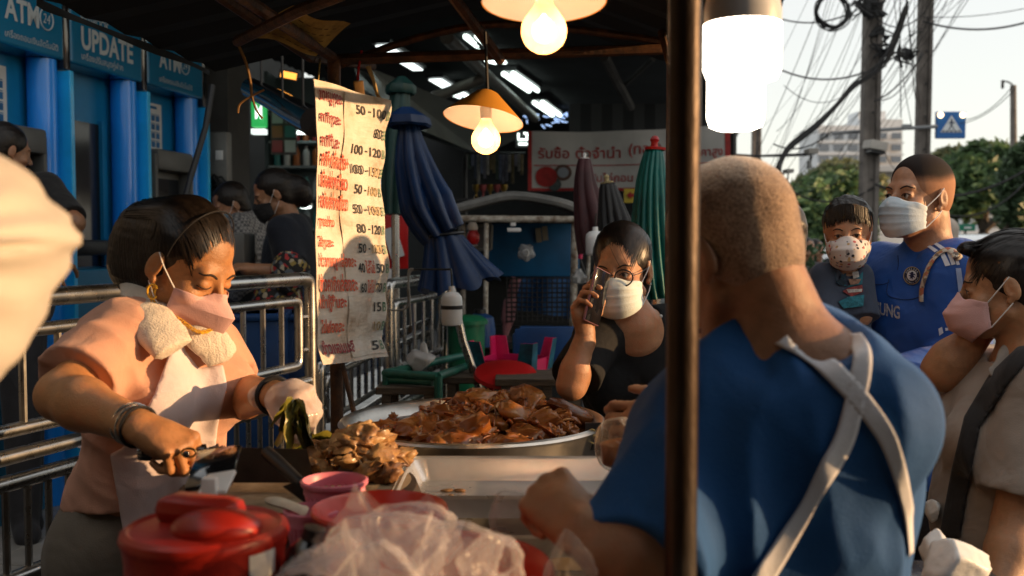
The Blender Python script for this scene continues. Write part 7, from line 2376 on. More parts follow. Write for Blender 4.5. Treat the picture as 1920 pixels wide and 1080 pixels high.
def mask(person, fr, FH, kind, m, loops=True, col_loop=None):
 """fold-flat and cup masks laid over nose, mouth and chin"""
 if kind == 'surgical':
  V_ = [0, .12, .3, .55, .8, 1.0]
  YC = [.100, .114, .1195, .116, .109, .092]
  ZC = [-.004, -.018, -.036, -.064, -.096, -.117]
 elif kind == 'boat':
  V_ = [0, .15, .36, .66, 1.0]
  YC = [.098, .115, .147, .138, .082]
  ZC = [-.004, -.017, -.036, -.072, -.121]
 else:
  V_ = [0, .15, .4, .7, 1.0]
  YC = [.099, .117, .143, .136, .088]
  ZC = [.000, -.016, -.045, -.085, -.122]
 nu, nv = 36, 30
 def f(u, v):
  s = u * 2 - 1
  a = abs(s)
  yc = float(np.interp(v, V_, YC))
  zc = float(np.interp(v, V_, ZC))
  ys, zs = (.034 if kind == 'surgical' else .042), -.028 - .060 * v
  if kind == 'boat':
   y = ys + (yc - ys) * (1 - a ** 1.35)
   x = .0630 * a ** .92
   z = zc + (zs + .004 - zc) * a ** 1.2
  else:
   y = ys + (yc - ys) * math.cos(a * math.pi / 2) ** (.8 if kind == 'surgical' else .72)
   x = .0620 * math.sin(a * math.pi / 2) ** .88
   z = zc + (zs - zc) * a ** 1.6
  x *= (1 - .12 * max(0, v - .75) / .25 * (1 - a))
  # under the eyes the top edge dips beside the nose
  if v < .2:
   z += -.010 * math.exp(-((a - .42) / .22) ** 2) * (1 - v / .2) * (1 if kind != 'surgical' else .7)
  off = 0
  if kind == 'surgical':
   for c_ in (.30, .50, .70):
    if c_ - .10 < v < c_:
     off += .0035 * (v - c_ + .10) / .10
   off += .0012 * math.sin(a * 9 + v * 20) * a
  if kind == 'cup':
   for k_ in (.30, .66):
    q_ = v - (k_ + .10 * a * a * (1 if k_ > .5 else -1))
    off -= .0016 * math.exp(-(q_ / .018) ** 2)
  q = np.array(fr.w((x * (1 if s >= 0 else -1), y + off, z)))
  out = np.array(fr.dir((x * (1 if s >= 0 else -1) * 1.6, .05, 0)).normalized())
  for _ in range(3):
   q = q + out * max(0, .0028 - float(FH.sample(q[None])[0]))
  return Vector(q)
 mb = MB().grid(f, nu, nv)
 o = mb.build('face_mask', m, person, sharp=(25 if kind == 'boat' else 60))
 md = o.modifiers.new('thickness', 'SOLIDIFY')
 md.thickness = .0012
 md.offset = 1
 if loops:
  ml = col_loop or pm('mask_loop', (0.72, 0.72, 0.72), 0.7)
  for s in (-1, 1):
   a, b = f((s + 1) / 2, 0.02), f((s + 1) / 2, 0.98)
   e1, e2, e3 = fr.w((s * .078, -.010, .024)), fr.w((s * .076, -.030, .0)), fr.w((s * .075, -.010, -.036))
   MB().tube(smooth_path([a, a.lerp(e1, .6) + fr.dir((s * .004, 0, 0)), e1], 4), .0014, 6).build('ear_loop', ml, o)
   MB().tube(smooth_path([b, b.lerp(e3, .6) + fr.dir((s * .004, 0, 0)), e3], 4), .0014, 6).build('ear_loop', ml, o)
 return o
def hand_items(w, f, n, side, curl, spread=0.06, sc=1.0, thumb=((.35, .75, -.35), (.75, .45, -.45), (.9, .1, -.4))):
 """w wrist, f towards the knuckles, n out of the back of the hand, side +1 if the thumb lies along f x n; curl: degrees per joint for index..little"""
 f, n = Vector(f).normalized(), Vector(n)
 n = (n - f * n.dot(f)).normalized()
 t = f.cross(n) * side
 w = Vector(w)
 g = lambda a, b, c: w + (f * a + t * b + n * c) * sc
 it = []
 base = [(.086, .029), (.090, .0085), (.085, -.0115), (.076, -.030)]
 lens = [(.042, .026, .021), (.046, .029, .022), (.043, .027, .021), (.033, .021, .019)]
 rad = [.0098, .0100, .0095, .0085]
 it.append(('+', cap(w - f * .03 * sc, g(.02, 0, 0), .027 * sc, .028 * sc, sq=(tuple(n), .72)), .012))
 for (a, b), r in zip(base, rad):
  it.append(('+', cap(g(.015, b * .55, 0), g(a, b, 0.001), .0155 * sc, (r + .0018) * sc), .012))
 it.append(('+', ell(tuple(g(.045, 0, -.008)), (.03 * sc,) * 3), .02))
 for i in range(4):
  a, b = base[i]
  p = g(a, b, 0)
  d = (f + t * spread * (1.5 - i)).normalized()
  ang = 0
  cl = curl[i]
  for j in range(3):
   ang += cl[j]
   ca, sa_ = math.cos(R(ang)), math.sin(R(ang))
   dd = d * ca - n * sa_
   q_ = p + dd * lens[i][j] * sc
   r0, r1 = rad[i] * (1 - .09 * j), rad[i] * (1 - .09 * (j + 1))
   it.append(('+', cap(p, q_, r0 * sc, r1 * sc), .0035))
   p = q_
 p = g(.022, .026, -.006)
 for j, (v, ln, r) in enumerate(zip(thumb, (.044, .034, .027), (.0145, .0112, .0098))):
  dd = (f * v[0] + t * v[1] + n * v[2]).normalized()
  q_ = p + dd * ln * sc
  it.append(('+', cap(p, q_, r * sc, (r - .0012) * sc), .008 if j == 0 else .004))
  p = q_
 return it
def arm_items(sh, el, wr, r=(.050, .043, .040, .027), k=.02):
 sh, el, wr = Vector(sh), Vector(el), Vector(wr)
 m = el.lerp(wr, .28)
 return [('+', cap(sh, el, r[0], r[1]), k), ('+', cap(el, m, r[1] * .96, r[2] * 1.06), k), ('+', cap(m, wr, r[2] * 1.06, r[3]), k)]
def body_obj(label, parts, m, group=None, name='person'):
 v, f = join_meshes([p for p in parts])
 o = mesh_obj(name, v, f.astype(np.int32), m)
 return tag(o, label, 'person', group)
def hair_field(fr, h=.004, face=((0, .108, -.012), (.0665, .066, .108)), crown=((0, -.023, .040), (.0785, .0990, .091)), back=True, extra=(), ears=True, amp=.0016):
 it = [('+', ell(*crown), 0, fr)]
 if back:
  it.append(('+', ell((0, -.052, -.022), (.066, .055, .072)), .02, fr))
 it += list(extra)
 F = mkfield(it, h)
 F.sub(ell(*face), .016, fr)
 if ears:
  for s in (-1, 1):
   F.sub(ell((s * .087, -.004, -.014), (.024, .027, .037)), .006, fr)
 F.noise(amp, 110, along=fr.dir((0, 1, .25)), st=.10)
 F.noise(amp, 45, along=fr.dir((0, 1, .25)), st=.12, seed=4)
 return F
def strands(person, fr, HF, FH, n, seed, face, crown, m, tail=(0, -.12, -.02), w=.0011):
 """locks of hair combed back from an uneven hairline over the head, one part"""
 q_ = np.random.default_rng(seed)
 c, rr_ = np.array(crown[0]), np.array(crown[1])
 fc, fr_ = np.array(face[0]), np.array(face[1])
 K = 9
 P0 = []
 tries = 0
 while len(P0) < n and tries < n * 12:
  tries += 1
  a, b = q_.uniform(-1.75, 1.75), q_.uniform(-.35, 1.5)
  d = np.array([math.cos(b) * math.sin(a), math.cos(b) * math.cos(a), math.sin(b)])
  p = c + d * rr_
  if len(P0) < n * .55:            # on the hairline: walk back until just outside the face opening
   for _ in range(40):
    e = (p - fc) / fr_
    if e @ e > q_.uniform(.95, 1.06):
     break
    d = d + np.array([0, -.05, .02])
    d /= np.linalg.norm(d)
    p = c + d * rr_
  e = (p - fc) / fr_
  if e @ e < .92 or (abs(p[0]) > .048 and p[2] < .022 and p[1] > -.05):
   continue
  P0.append(d)
 td = (np.array(tail) - c) / rr_
 td /= np.linalg.norm(td)
 vs = []
 for d in P0:
  ln = q_.uniform(.35, .95)
  row = []
  for k in range(K):
   t = ln * k / (K - 1)
   mid = np.array([d[0] * 1.1, -.12, .85 + .4 * max(0, d[2])])
   x = d * (1 - t) ** 2 + mid * 2 * t * (1 - t) + td * t * t
   x /= np.linalg.norm(x)
   row.append(c + x * rr_ + q_.normal(size=3) * .0008)
  vs.append(row)
 V = np.array(vs)
 S = V.shape[0]
 W = np.array([tuple(fr.w(p)) for p in V.reshape(-1, 3)])
 C_ = np.array(fr.w(c))
 out = W - C_
 out /= np.linalg.norm(out, axis=1)[:, None]
 off = np.repeat(q_.uniform(.0002, .0026, S), K)
 for _ in range(14):
  sd_ = np.minimum(HF.sample(W), FH.sample(W))
  W = W - out * np.clip(sd_ - off, -.01, .01)[:, None] * .8
 W = W.reshape(S, K, 3)
 T = np.gradient(W, axis=1)
 sdv = np.cross(T, out.reshape(S, K, 3))
 sdv /= np.linalg.norm(sdv, axis=2)[..., None] + 1e-9
 prof = np.array([.25, .7, 1, 1, 1, 1, .9, .7, .2])[None, :, None] * w * fr.s * q_.uniform(.6, 1.6, S)[:, None, None]
 v = np.stack([W - sdv * prof, W + sdv * prof], 2).reshape(-1, 3)
 b0 = (np.arange(S)[:, None] * K + np.arange(K - 1)[None, :]).reshape(-1) * 2
 f = np.stack([b0, b0 + 1, b0 + 3, b0 + 2], 1)
 return mesh_obj('hair_strands', v, f.astype(np.int32), m, person)
def vendor():
 fr = head_frame(P(350, 500, 2.0), 66, 27, -3, 1.03)
 neck = P(318, 605, 2.04)
 shR, shL = P(222, 640, 1.92), P(390, 658, 2.17)
 elR, wrR = P(116, 742, 1.76), P(264, 802, 1.62)
 elL, wrL = P(436, 742, 2.12), P(517, 742, 1.90)
 it = head_items(fr, closed=True)
 it += [('+', cap(fr.w((0, -.03, -.05)), neck, .052, .058), .02), ('+', cap(shR.lerp(neck, .3), shL.lerp(neck, .3), .05), .04)]
 FH = mkfield(it, .0032)
 parts = [FH.nets()]
 fR = (P(345, 838, 1.60) - wrR)
 hR = hand_items(wrR, fR, Vector((0.28, -.45, .85)), -1, [(62, 78, 45), (66, 80, 45), (70, 80, 45), (74, 80, 45)], .03, .95, ((.75, .35, -.55), (.85, -.2, -.5), (.7, -.5, -.5)))
 parts.append(mkfield(arm_items(shR, elR, wrR, (.048, .043, .042, .028)) + hR, .0035).nets())
 fL = (P(568, 742, 1.86) - wrL)
 hL = hand_items(wrL, fL, Vector((.1, -.25, 1)), 1, [(62, 62, 35), (66, 64, 35), (68, 66, 35), (70, 66, 35)], .02, .86, ((.7, .4, -.6), (.7, .1, -.8), (.6, 0, -.9)))
 armL = arm_items(shL, elL, wrL, (.047, .043, .042, .029))
 parts.append(mkfield(armL + hL, .0035).nets())
 chest, belly, hips = tfr(P(304, 725, 2.04), 52, 8), tfr(P(290, 850, 2.05), 48, 5), tfr(P(270, 985, 2.08), 44)
 tor = [('+', ell((0, 0, .02), (.152, .098, .15)), .04, chest), ('+', ell((0, 0, 0), (.126, .100, .17)), .06, belly), ('+', ell((0, 0, 0), (.150, .118, .15)), .06, hips),
  ('+', cap(shR, shL, .058), .05)]
 for s in (-1, 1):
  tor.append(('+', ell((s * .07, .085, .0), (.07, .055, .065)), .03, chest))
 legs = []
 for s in (-1, 1):
  a = hips.w((s * .085, 0, -.05))
  legs += [('+', cap(a, (a.x - .03, a.y + .02, .5), .10, .07), .04), ('+', cap((a.x - .03, a.y + .02, .5), (a.x - .03, a.y + .06, .09), .065, .042), .03), ('+', cap((a.x - .03, a.y + .05, .05), (a.x + .05, a.y - .06, .035), .04, .035), .03)]
 parts.append(mkfield(tor + legs, .012).nets())
 p = body_obj('woman vendor in a pink apron and mask chopping meat beside the railing', parts, skin('vendor', (0.47, 0.215, 0.085)))
 # shirt
 M_sh = cloth('salmon_tee', (0.62, 0.33, 0.23), vs=4)
 slR, slL = shR.lerp(elR, .66), shL.lerp(elL, .55)
 si = tor[:2] + tor[3:] + [('+', ell((0, 0, .05), (.146, .114, .10)), .06, hips), ('+', cap(shR, slR, .050, .060, flat=True), .03), ('+', cap(shL, slL, .050, .058, flat=True), .03)]
 F = mkfield(si, .0055, .011)
 F.sub(cap(neck + Vector((0.0, -.01, -.03)), fr.w((0, 0, -.02)), .072, .075), .006)
 F.noise(-.008, 12, along=(.6, .2, -1), st=.14, seed=2, ridge=True)
 F.noise(-.004, 26, along=(1, .2, -.6), st=.22, seed=7, ridge=True)
 F.plane(P(230, 945, 2.0), (0.08, 0, -1))
 Fs = F.copy()
 F.obj('shirt', M_sh, p)
 # apron over the shirt
 Fa = mkfield(tor, .0055, .024)
 Fa.noise(-.007, 11, along=(.15, 0, -1), st=.10, seed=5, ridge=True)
 Fa.noise(.0025, 22, along=(.3, 0, -1), st=.2, seed=9)
 cut_pix(Fa, [[(322, 650), (338, 640), (372, 690), (418, 684), (426, 722), (408, 800), (402, 860), (425, 1040), (238, 1040), (206, 852), (232, 838), (288, 742)]])
 x, y, z = Fa.xyz()
 fw = chest.dir((0, 1, 0))
 c0 = chest.w((0, -.02, 0))
 Fa.d = np.maximum(Fa.d, -((x - c0.x) * fw.x + (y - c0.y) * fw.y + 0 * z).astype(np.float32))
 M_ap = cloth('pale_pink_apron', (0.68, 0.58, 0.60), var=0.07, vs=5)
 Fa.obj('apron', M_ap, p)
 MB().tube(smooth_path([P(212, 856, 1.93), P(180, 845, 1.98), P(150, 838, 2.1)], 4), .006, 6, flat=.4).build('apron_tie', M_ap, p)
 MB().tube([P(320, 990, 1.90), P(395, 985, 1.9)], .0015, 5).build('pocket_seam', M_ap, p)
 # trousers
 F = mkfield([tor[2]] + [(q[0], q[1], q[2]) for q in legs if True], .008, .014)
 F.noise(.008, 10, along=(0, 0, 1), st=.4, seed=3)
 F.plane(P(230, 925, 2.0), (0, 0, 1))
 F.plane((0, 0, .08), (0, 0, -1))
 F.obj('trousers', cloth('khaki', (0.17, 0.15, 0.12), vs=8), p)
 for s in (-1, 1):
  a = hips.w((s * .085, 0, -.05))
  MB().ell((a.x + .01, a.y - .02, .045), (.06, .12, .05), 16, 10).build('shoe', M_dark, p)
 # hair, headband, tail
 face = ((0, .112, -.004), (.0700, .086, .106))
 crown = ((0, -.025, .041), (.0775, .0985, .0900))
 F = hair_field(fr, .0036, face, crown, extra=[('+', ell((0, -.108, -.002), (.068, .074, .088)), .03, fr), ('+', ell((0, -.110, -.055), (.052, .05, .06)), .03, fr)])
 HF = F.copy()
 F.obj('hair', M_hairb, p)
 strands(p, fr, HF, FH, 1500, 4, face, crown, M_strand, (0, -.15, -.02))
 hbp = [fr.w((.0790 * math.sin(a), .012 + .012 * math.cos(a), .041 + .0910 * math.cos(a))) for a in np.linspace(-1.75, 1.75, 26)]
 MB().tube(hbp, .0018, 6, flat=.6).build('headband', M_dark, p)
 eyes(p, fr, FH, closed=True)
 mk = mask(p, fr, FH, 'boat', cloth('pink_mask', (0.70, 0.42, 0.40), 0.75, var=.04, wr=.15))
 # yellow mask chain
 ys = pm('yellow_chain', (0.75, 0.42, 0.03), 0.35)
 a = fr.w((.071, .006, -.046))
 pts = smooth_path([a, a + Vector((.002, -.004, -.03)), P(338, 600, 1.93), P(372, 622, 1.93), P(400, 615, 1.96), P(410, 590, 1.99)], 7)
 for i in range(0, len(pts) - 1):
  c = pts[i]
  dr = (pts[i + 1] - pts[i]).normalized()
  e1 = dr.cross(Vector((0, 1, .3 if i % 2 else -3))).normalized()
  MB().tube([c + dr * .0058 * math.cos(t) + e1 * .0038 * math.sin(t) for t in np.linspace(0, 6.28, 10)[:-1]], .0011, 4, closed=True).build('chain_link', ys, mk)
 MB().tube([a + fr.dir((.002, 0, 0)) + Vector((.010 * math.cos(t), -.004, .014 * math.sin(t) - .005)) for t in np.linspace(.4, 5.6, 14)], .0022, 6).build('chain_clasp', ys, mk)
 # towel round the neck
 ti = []
 A = [P(247, 520, 2.10), P(262, 545, 2.0), P(285, 590, 1.925), P(303, 630, 1.885), P(322, 655, 1.875)]
 B = [P(352, 608, 1.965), P(382, 630, 1.955), P(408, 655, 1.965), P(418, 672, 1.97)]
 C_ = [P(247, 520, 2.10), P(285, 540, 2.16), P(340, 570, 2.14)]
 vw = (0.5, -.8, .3)
 for Q, r0, r1 in ((A, .030, .036), (B, .026, .034), (C_, .032, .032)):
  for i in range(len(Q) - 1):
   ti.append(('+', cap(Q[i], Q[i + 1], r0 + (r1 - r0) * i / len(Q), r0 + (r1 - r0) * (i + 1) / len(Q), flat=i == len(Q) - 2, sq=(vw, .42)), .012))
 F = mkfield(ti, .0036)
 F.noise(-.003, 22, along=(.45, 0, -1), st=.08, seed=12, ridge=True)
 F.noise(.0008, 150, seed=3)
 F.obj('towel', cloth('towel', (0.70, 0.62, 0.52), .95, var=.08, vs=30, bump=.7, bs=300, wr=.3), p)
 # bracelet, ring, watch, glove
 f_ = (wrR - elR).normalized()
 e1 = f_.orthogonal().normalized()
 e2 = f_.cross(e1)
 for k_, m_ in ((.0, M_steel), (.012, M_steel), (-.012, M_dark)):
  c = wrR - f_ * (.018 + k_)
  MB().tube([c + (e1 * math.cos(t) + e2 * math.sin(t)) * .0335 for t in np.linspace(0, 6.28, 25)[:-1]], .0028, 6, closed=True).build('bracelet', m_, p)
 f_ = (wrL - elL).normalized()
 e1 = f_.orthogonal().normalized()
 e2 = f_.cross(e1)
 c = wrL - f_ * .008
 MB().tube([c + (e1 * math.cos(t) + e2 * math.sin(t)) * .0335 for t in np.linspace(0, 6.28, 25)[:-1]], .006, 6, closed=True).build('watch_strap', M_dark, p)
 rc = P(352, 850, 1.575)
 MB().tube([rc + Vector((.0115 * math.cos(t), .004, .0115 * math.sin(t) * .6)) for t in np.linspace(0, 6.28, 15)[:-1]], .002, 5, closed=True).build('ring', pm('gold', (.6, .4, .15), .3, 1.0), p)
 MB().ell(rc + Vector((0, -.008, 0)), (.006, .004, .006), 10, 6).build('ring_stone', M_blackgloss, p)
 F = mkfield(hL, .0036, .006)
 F.noise(.005, 34, seed=6)
 F.obj('glove', film_mat('glove_film', (0.84, 0.76, 0.72), 0.6, 0.95), p)
 return p
def tfr(c, yaw, pitch=0, roll=0, sc=1.0):
 return head_frame(c, yaw, pitch, roll, sc)
vendor()
def phone_woman():
 fr = head_frame(P(1166, 508, 2.76), -22, 6, 3, 1.02)
 neck = P(1190, 610, 2.80)
 shR, shL = P(1122, 628, 2.78), P(1290, 606, 2.92)
 elR, wrR = P(1072, 722, 2.62), P(1106, 606, 2.60)
 it = head_items(fr)
 it += [('+', cap(fr.w((0, -.03, -.05)), neck, .044, .050), .02), ('+', cap(neck, P(1192, 635, 2.82), .06, .075), .04), ('+', cap(shR, shL, .052), .05), ('+', ell((0, 0, 0), (.10, .06, .09)), .04, tfr(P(1196, 655, 2.85), -8))]
 FH = mkfield(it, .0032)
 parts = [FH.nets()]
 # phone between fingers and thumb, beside the cheek
 wrR = P(1098, 622, 2.62)
 fd = (P(1087, 576, 2.62) - wrR)
 h = hand_items(wrR, fd, Vector((-.75, .55, .1)), -1, [(22, 38, 20), (40, 50, 25), (48, 54, 28), (55, 56, 30)], .10, .90, ((.50, .80, -.30), (.80, .50, -.30), (.95, .25, -.15)))
 parts.append(mkfield(arm_items(shR, elR, wrR, (.046, .038, .036, .024)) + h, .0032).nets())
 tor = [('+', ell((0, 0, 0), (.155, .10, .16)), .04, tfr(P(1195, 715, 2.86), -8)), ('+', ell((0, 0, 0), (.14, .105, .2)), .05, tfr(P(1190, 850, 2.9), -8)), ('+', ell((0, 0, 0), (.16, .12, .16)), .05, tfr(P(1190, 990, 2.92), -8)), ('+', cap(shR, shL, .054), .05)]
 for s in (-1, 1):
  tor.append(('+', ell((s * .065, .08, -.01), (.065, .05, .06)), .03, tfr(P(1195, 720, 2.86), -8)))
 legs = []
 for s in (-.09, .09):
  legs += [('+', cap((P(1190, 990, 2.92).x + s, 2.95, .72), (P(1190, 990, 2.92).x + s, 2.95, .1), .085, .045), .03), ('+', cap((P(1190, 990, 2.92).x + s, 2.95, .06), (P(1190, 990, 2.92).x + s, 2.85, .04), .04), .03)]
 armL = arm_items(shL, P(1310, 740, 2.92), P(1290, 850, 2.8), (.05, .043, .04, .028))
 parts.append(mkfield(tor[1:3] + legs + armL, .012).nets())
 p = body_obj('woman in black top and round glasses talking on a phone behind the pan', parts, skin('phone', (0.43, 0.215, 0.115)))
 slL = shL.lerp(P(1310, 740, 2.92), .6)
 slR = shR.lerp(elR, .8)
 F = mkfield(tor + [('+', cap(shL, slL, .055, .06, flat=True), .03), ('+', cap(shR, slR, .054, .058, flat=True), .03)], .006, .011)
 # deep round neckline
 F.sub(ell((0, 0, 0), (.076, .12, .078)), .006, tfr(P(1196, 575, 2.76), -8))
 F.noise(.005, 12, along=(0, 0, 1), st=.3, seed=3)
 F.obj('black_top', cloth('black', (0.005, 0.005, 0.006), .9, sheen=0), p)
 F = mkfield([tor[2]] + legs, .01, .012)
 F.plane((0, 0, .8), (0, 0, 1))
 F.obj('trousers', cloth('dark_grey', (0.03, 0.03, 0.035)), p)
 face = ((0, .110, -.012), (.066, .066, .114))
 crown = ((0, -.023, .042), (.0785, .0995, .0915))
 F = hair_field(fr, .0038, face, crown, extra=[('+', ell((0, -.10, -.04), (.05, .045, .06)), .03, fr)])
 HF = F.copy()
 F.obj('hair', M_hair, p)
 strands(p, fr, HF, FH, 1300, 8, face, crown, M_strand, (0, -.12, -.03))
 for (x_, z_) in ((.012, .095), (-.012, .10)):
  MB().tube(smooth_path([fr.w((x_, .074, z_)), fr.w((x_ - .018, .093, .06)), fr.w((x_ - .034, .088, .02)), fr.w((x_ - .045, .078, -.005))], 5), .0007, 4).build('fringe_hair', M_hair, p)
 eyes(p, fr, FH, (-14, -3))
 mask(p, fr, FH, 'surgical', cloth('mask_pale_green', (0.66, 0.72, 0.70), .8, var=.03, wr=.15))
 # round wire glasses
 gl = MB()
 for s in (-1, 1):
  c = (s * .0325, .1045, -.006)
  gl.tube([fr.w((c[0] + .0235 * math.cos(t), c[1] - .010 * (math.cos(t) * s) ** 2 * (1 if math.cos(t) * s > 0 else .2), c[2] + .0215 * math.sin(t))) for t in np.linspace(0, 6.283, 33)[:-1]], .0021, 6, closed=True)
  gl.tube(smooth_path([fr.w((s * .056, .0960, -.001)), fr.w((s * .067, .060, .0)), fr.w((s * .076, -.004, .006)), fr.w((s * .075, -.022, -.012))], 4), .0012, 5)
 gl.tube(smooth_path([fr.w((-.0095, .105, .0)), fr.w((0, .1085, .004)), fr.w((.0095, .105, .0))], 4), .0012, 5)
 g_ = gl.build('glasses', pm('glasses_black', (0.015, 0.015, 0.016), .3, .3), p)
 for s in (-1, 1):
  c = (s * .0325, .1035, -.006)
  MB().add([fr.w((c[0] + .0225 * math.cos(t), c[1] - .008 * max(0, math.cos(t) * s) ** 2, c[2] + .0205 * math.sin(t))) for t in np.linspace(0, 6.283, 25)[:-1]], [tuple(range(24))]).build('lens', film_mat('lens_film', (0.6, 0.65, 0.7), 0.04, 0.3), g_, smooth=False)
 MB().ell(fr.w((-.0765, -.002, -.040)), (.003, .003, .003), 8, 6).build('earring', M_steel, p)
 # phone as a thing of its own
 ph = thing('mobile_phone', 'dark phone in a pinkish case held to the woman\'s ear', 'phone', P(1128, 555, 2.60))
 up = (P(1139, 500, 2.62) - P(1118, 590, 2.60)).normalized()
 sdv = Vector((.62, .75, .05))
 sdv = (sdv - up * sdv.dot(up)).normalized()
 nn_ = up.cross(sdv).normalized()
 c = P(1119, 556, 2.60)
 MB().box(c, (.070, .009, .145), sdv, nn_, up, .0035).build('phone_case', pm('case_mauve', (.25, .12, .16), .4), ph)
 MB().box(c + nn_ * .0048, (.066, .002, .140), sdv, nn_, up, .001).build('screen', M_screen, ph)
 MB().box(c - nn_ * .0048, (.066, .002, .140), sdv, nn_, up, .001).build('rear_cover', M_blackgloss, ph)
 return p
phone_woman()
def blue_man():
 fr = head_frame(P(1374, 474, 1.28), -143, 24, -4, .95)
 neck = P(1482, 655, 1.24)
 shL, shR = P(1345, 792, 1.26), P(1618, 774, 1.20)
 elL, wrL = P(1212, 1060, 1.15), P(1092, 995, 1.16)
 elR = P(1610, 1000, 1.38)
 wrR = P(1320, 850, 1.62)
 it = head_items(fr)
 it += [('+', cap(fr.w((0, -.035, -.05)), neck, .049, .058), .02), ('+', cap(shL.lerp(neck, .3), shR.lerp(neck, .3), .07), .05)]
 FH = mkfield(it, .0032)
 parts = [FH.nets()]
 hL = hand_items(wrL, P(1045, 945, 1.20) - wrL, Vector((-.2, -.55, .8)), 1, [(70, 85, 50)] * 4, .02, 1.0, ((.7, .3, -.6), (.8, -.3, -.5), (.6, -.6, -.5)))
 parts.append(mkfield(arm_items(shL, elL, wrL, (.055, .048, .045, .031)) + hL, .0035).nets())
 hR = hand_items(P(1285, 815, 1.56), Vector((-1, -.02, .25)), Vector((0, -.8, .5)), 1, [(35, 45, 30), (45, 50, 30), (50, 50, 30), (55, 50, 30)], .05, .95)
 parts.append(mkfield(arm_items(shR, elR, P(1288, 818, 1.56), (.055, .05, .045, .031)) + hR, .006).nets())
 ub, lb, hp = tfr(P(1472, 830, 1.27), -170, 14), tfr(P(1460, 1040, 1.27), -170, 4), tfr(P(1460, 1260, 1.29), -174)
 tor = [('+', ell((0, 0, 0), (.150, .108, .165)), .05, ub), ('+', ell((0, 0, 0), (.146, .110, .19)), .08, lb), ('+', ell((0, 0, 0), (.15, .118, .17)), .06, hp), ('+', cap(shL, shR, .060), .06)]
 legs = []
 for s in (-.09, .09):
  x_, y_ = hp.c[0] + s, hp.c[1]
  legs += [('+', cap((x_, y_, .80), (x_, y_, .12), .095, .05), .03), ('+', cap((x_, y_, .06), (x_ - .02, y_ + .1, .04), .045), .03)]
 parts.append(mkfield(tor + legs, .012).nets())
 p = body_obj('man seen from behind in blue tee with crossed white apron straps', parts, skin('bluevendor', (0.34, 0.165, 0.085)))
 slL, slR = shL.lerp(elL, .92), shR.lerp(elR, .9)
 arms = [('+', cap(shL, slL, .060, .066, flat=True), .05), ('+', cap(shR, slR, .060, .060, flat=True), .05)]
 F = mkfield(tor + arms, .0055, .009)
 F.sub(cap(neck + Vector((0, .01, -.015)), fr.w((0, -.02, -.03)), .058, .068), .004)
 F.noise(-.015, 12, along=(.10, 0, -1), st=.07, seed=14, ridge=True)
 F.noise(-.004, 20, along=(.25, 0, -1), st=.14, seed=8, ridge=True)
 F.plane(P(1465, 1380, 1.27), (0, 0, -1))
 Fb = F.copy()
 F.obj('blue_tee', cloth('royal_blue', (0.003, 0.070, 0.235), .8, var=.10, vs=4, sheen=.05, wr=.1), p)
 M_st = cloth('apron_white', (0.68, 0.69, 0.74), .85, var=.05, wr=.2)
 def ribbon(name, rows):
  """a flat cloth band: left and right edge points row by row, laid on the shirt"""
  L_, R_ = smooth_path([Vector((a, b, 0)) for a, b, _, _ in rows], 6), smooth_path([Vector((c, e, 0)) for _, _, c, e in rows], 6)
  vs, nn = [], 5
  for a, b in zip(L_, R_):
   q_ = [a.lerp(b, k / nn) for k in range(nn + 1)]
   vs += [P(x.x, x.y, .98) for x in q_]
  d3 = Fb.drape(vs, P(1530, 800, 1.3) - P(1530, 800, 1), .003, 120)
  fs = [(i * (nn + 1) + k, i * (nn + 1) + k + 1, (i + 1) * (nn + 1) + k + 1, (i + 1) * (nn + 1) + k) for i in range(len(L_) - 1) for k in range(nn)]
  o = MB().add([Vector(x) for x in d3], fs).build(name, M_st, p)
  md = o.modifiers.new('thickness', 'SOLIDIFY')
  md.thickness = .0015
 ribbon('apron_strap', [(1424, 606, 1476, 584), (1510, 656, 1556, 638), (1570, 716, 1608, 690), (1620, 772, 1656, 748), (1668, 842, 1700, 820), (1700, 925, 1728, 915), (1724, 1005, 1746, 1000), (1738, 1095, 1756, 1093)])
 ribbon('apron_strap', [(1600, 588, 1634, 590), (1612, 640, 1650, 634), (1602, 692, 1648, 690), (1590, 752, 1632, 758), (1570, 820, 1614, 826), (1538, 880, 1592, 872), (1500, 960, 1546, 945), (1450, 1035, 1500, 1030), (1400, 1110, 1452, 1112), (1345, 1190, 1400, 1195)])
 F = mkfield([tor[2]] + legs, .01, .012)
 F.plane(P(1465, 1340, 1.27), (0, 0, 1))
 F.obj('trousers', cloth('dark_trousers', (0.03, 0.032, 0.04)), p)
 # clipped greying hair
 def bz(n, l, b, tc):
  nz = n.new('ShaderNodeTexNoise')
  nz.inputs['Scale'].default_value = 420
  nz.inputs['Detail'].default_value = 2
  l.new(tc.outputs['Object'], nz.inputs['Vector'])
  n2 = n.new('ShaderNodeTexNoise')
  n2.inputs['Scale'].default_value = 30
  n2.inputs['Detail'].default_value = 4
  l.new(tc.outputs['Object'], n2.inputs['Vector'])
  ad = n.new('ShaderNodeMath')
  ad.operation = 'MULTIPLY_ADD'
  l.new(n2.outputs['Fac'], ad.inputs[0])
  ad.inputs[1].default_value = .4
  l.new(nz.outputs['Fac'], ad.inputs[2])
  r_ = ramp(n, [(.42, (.09, .055, .036)), (.58, (.24, .145, .09)), (.76, (.44, .30, .20))])
  mm = n.new('ShaderNodeMath')
  mm.operation = 'MULTIPLY'
  mm.inputs[1].default_value = .9
  l.new(ad.outputs[0], mm.inputs[0])
  l.new(mm.outputs[0], r_.inputs[0])
  l.new(r_.outputs[0], b.inputs['Base Color'])
  b.inputs['Roughness'].default_value = .8
  b.inputs['Sheen Weight'].default_value = .4
  bp_ = n.new('ShaderNodeBump')
  bp_.inputs['Strength'].default_value = .8
  bp_.inputs['Distance'].default_value = .003
  l.new(nz.outputs['Fac'], bp_.inputs['Height'])
  l.new(bp_.outputs[0], b.inputs['Normal'])
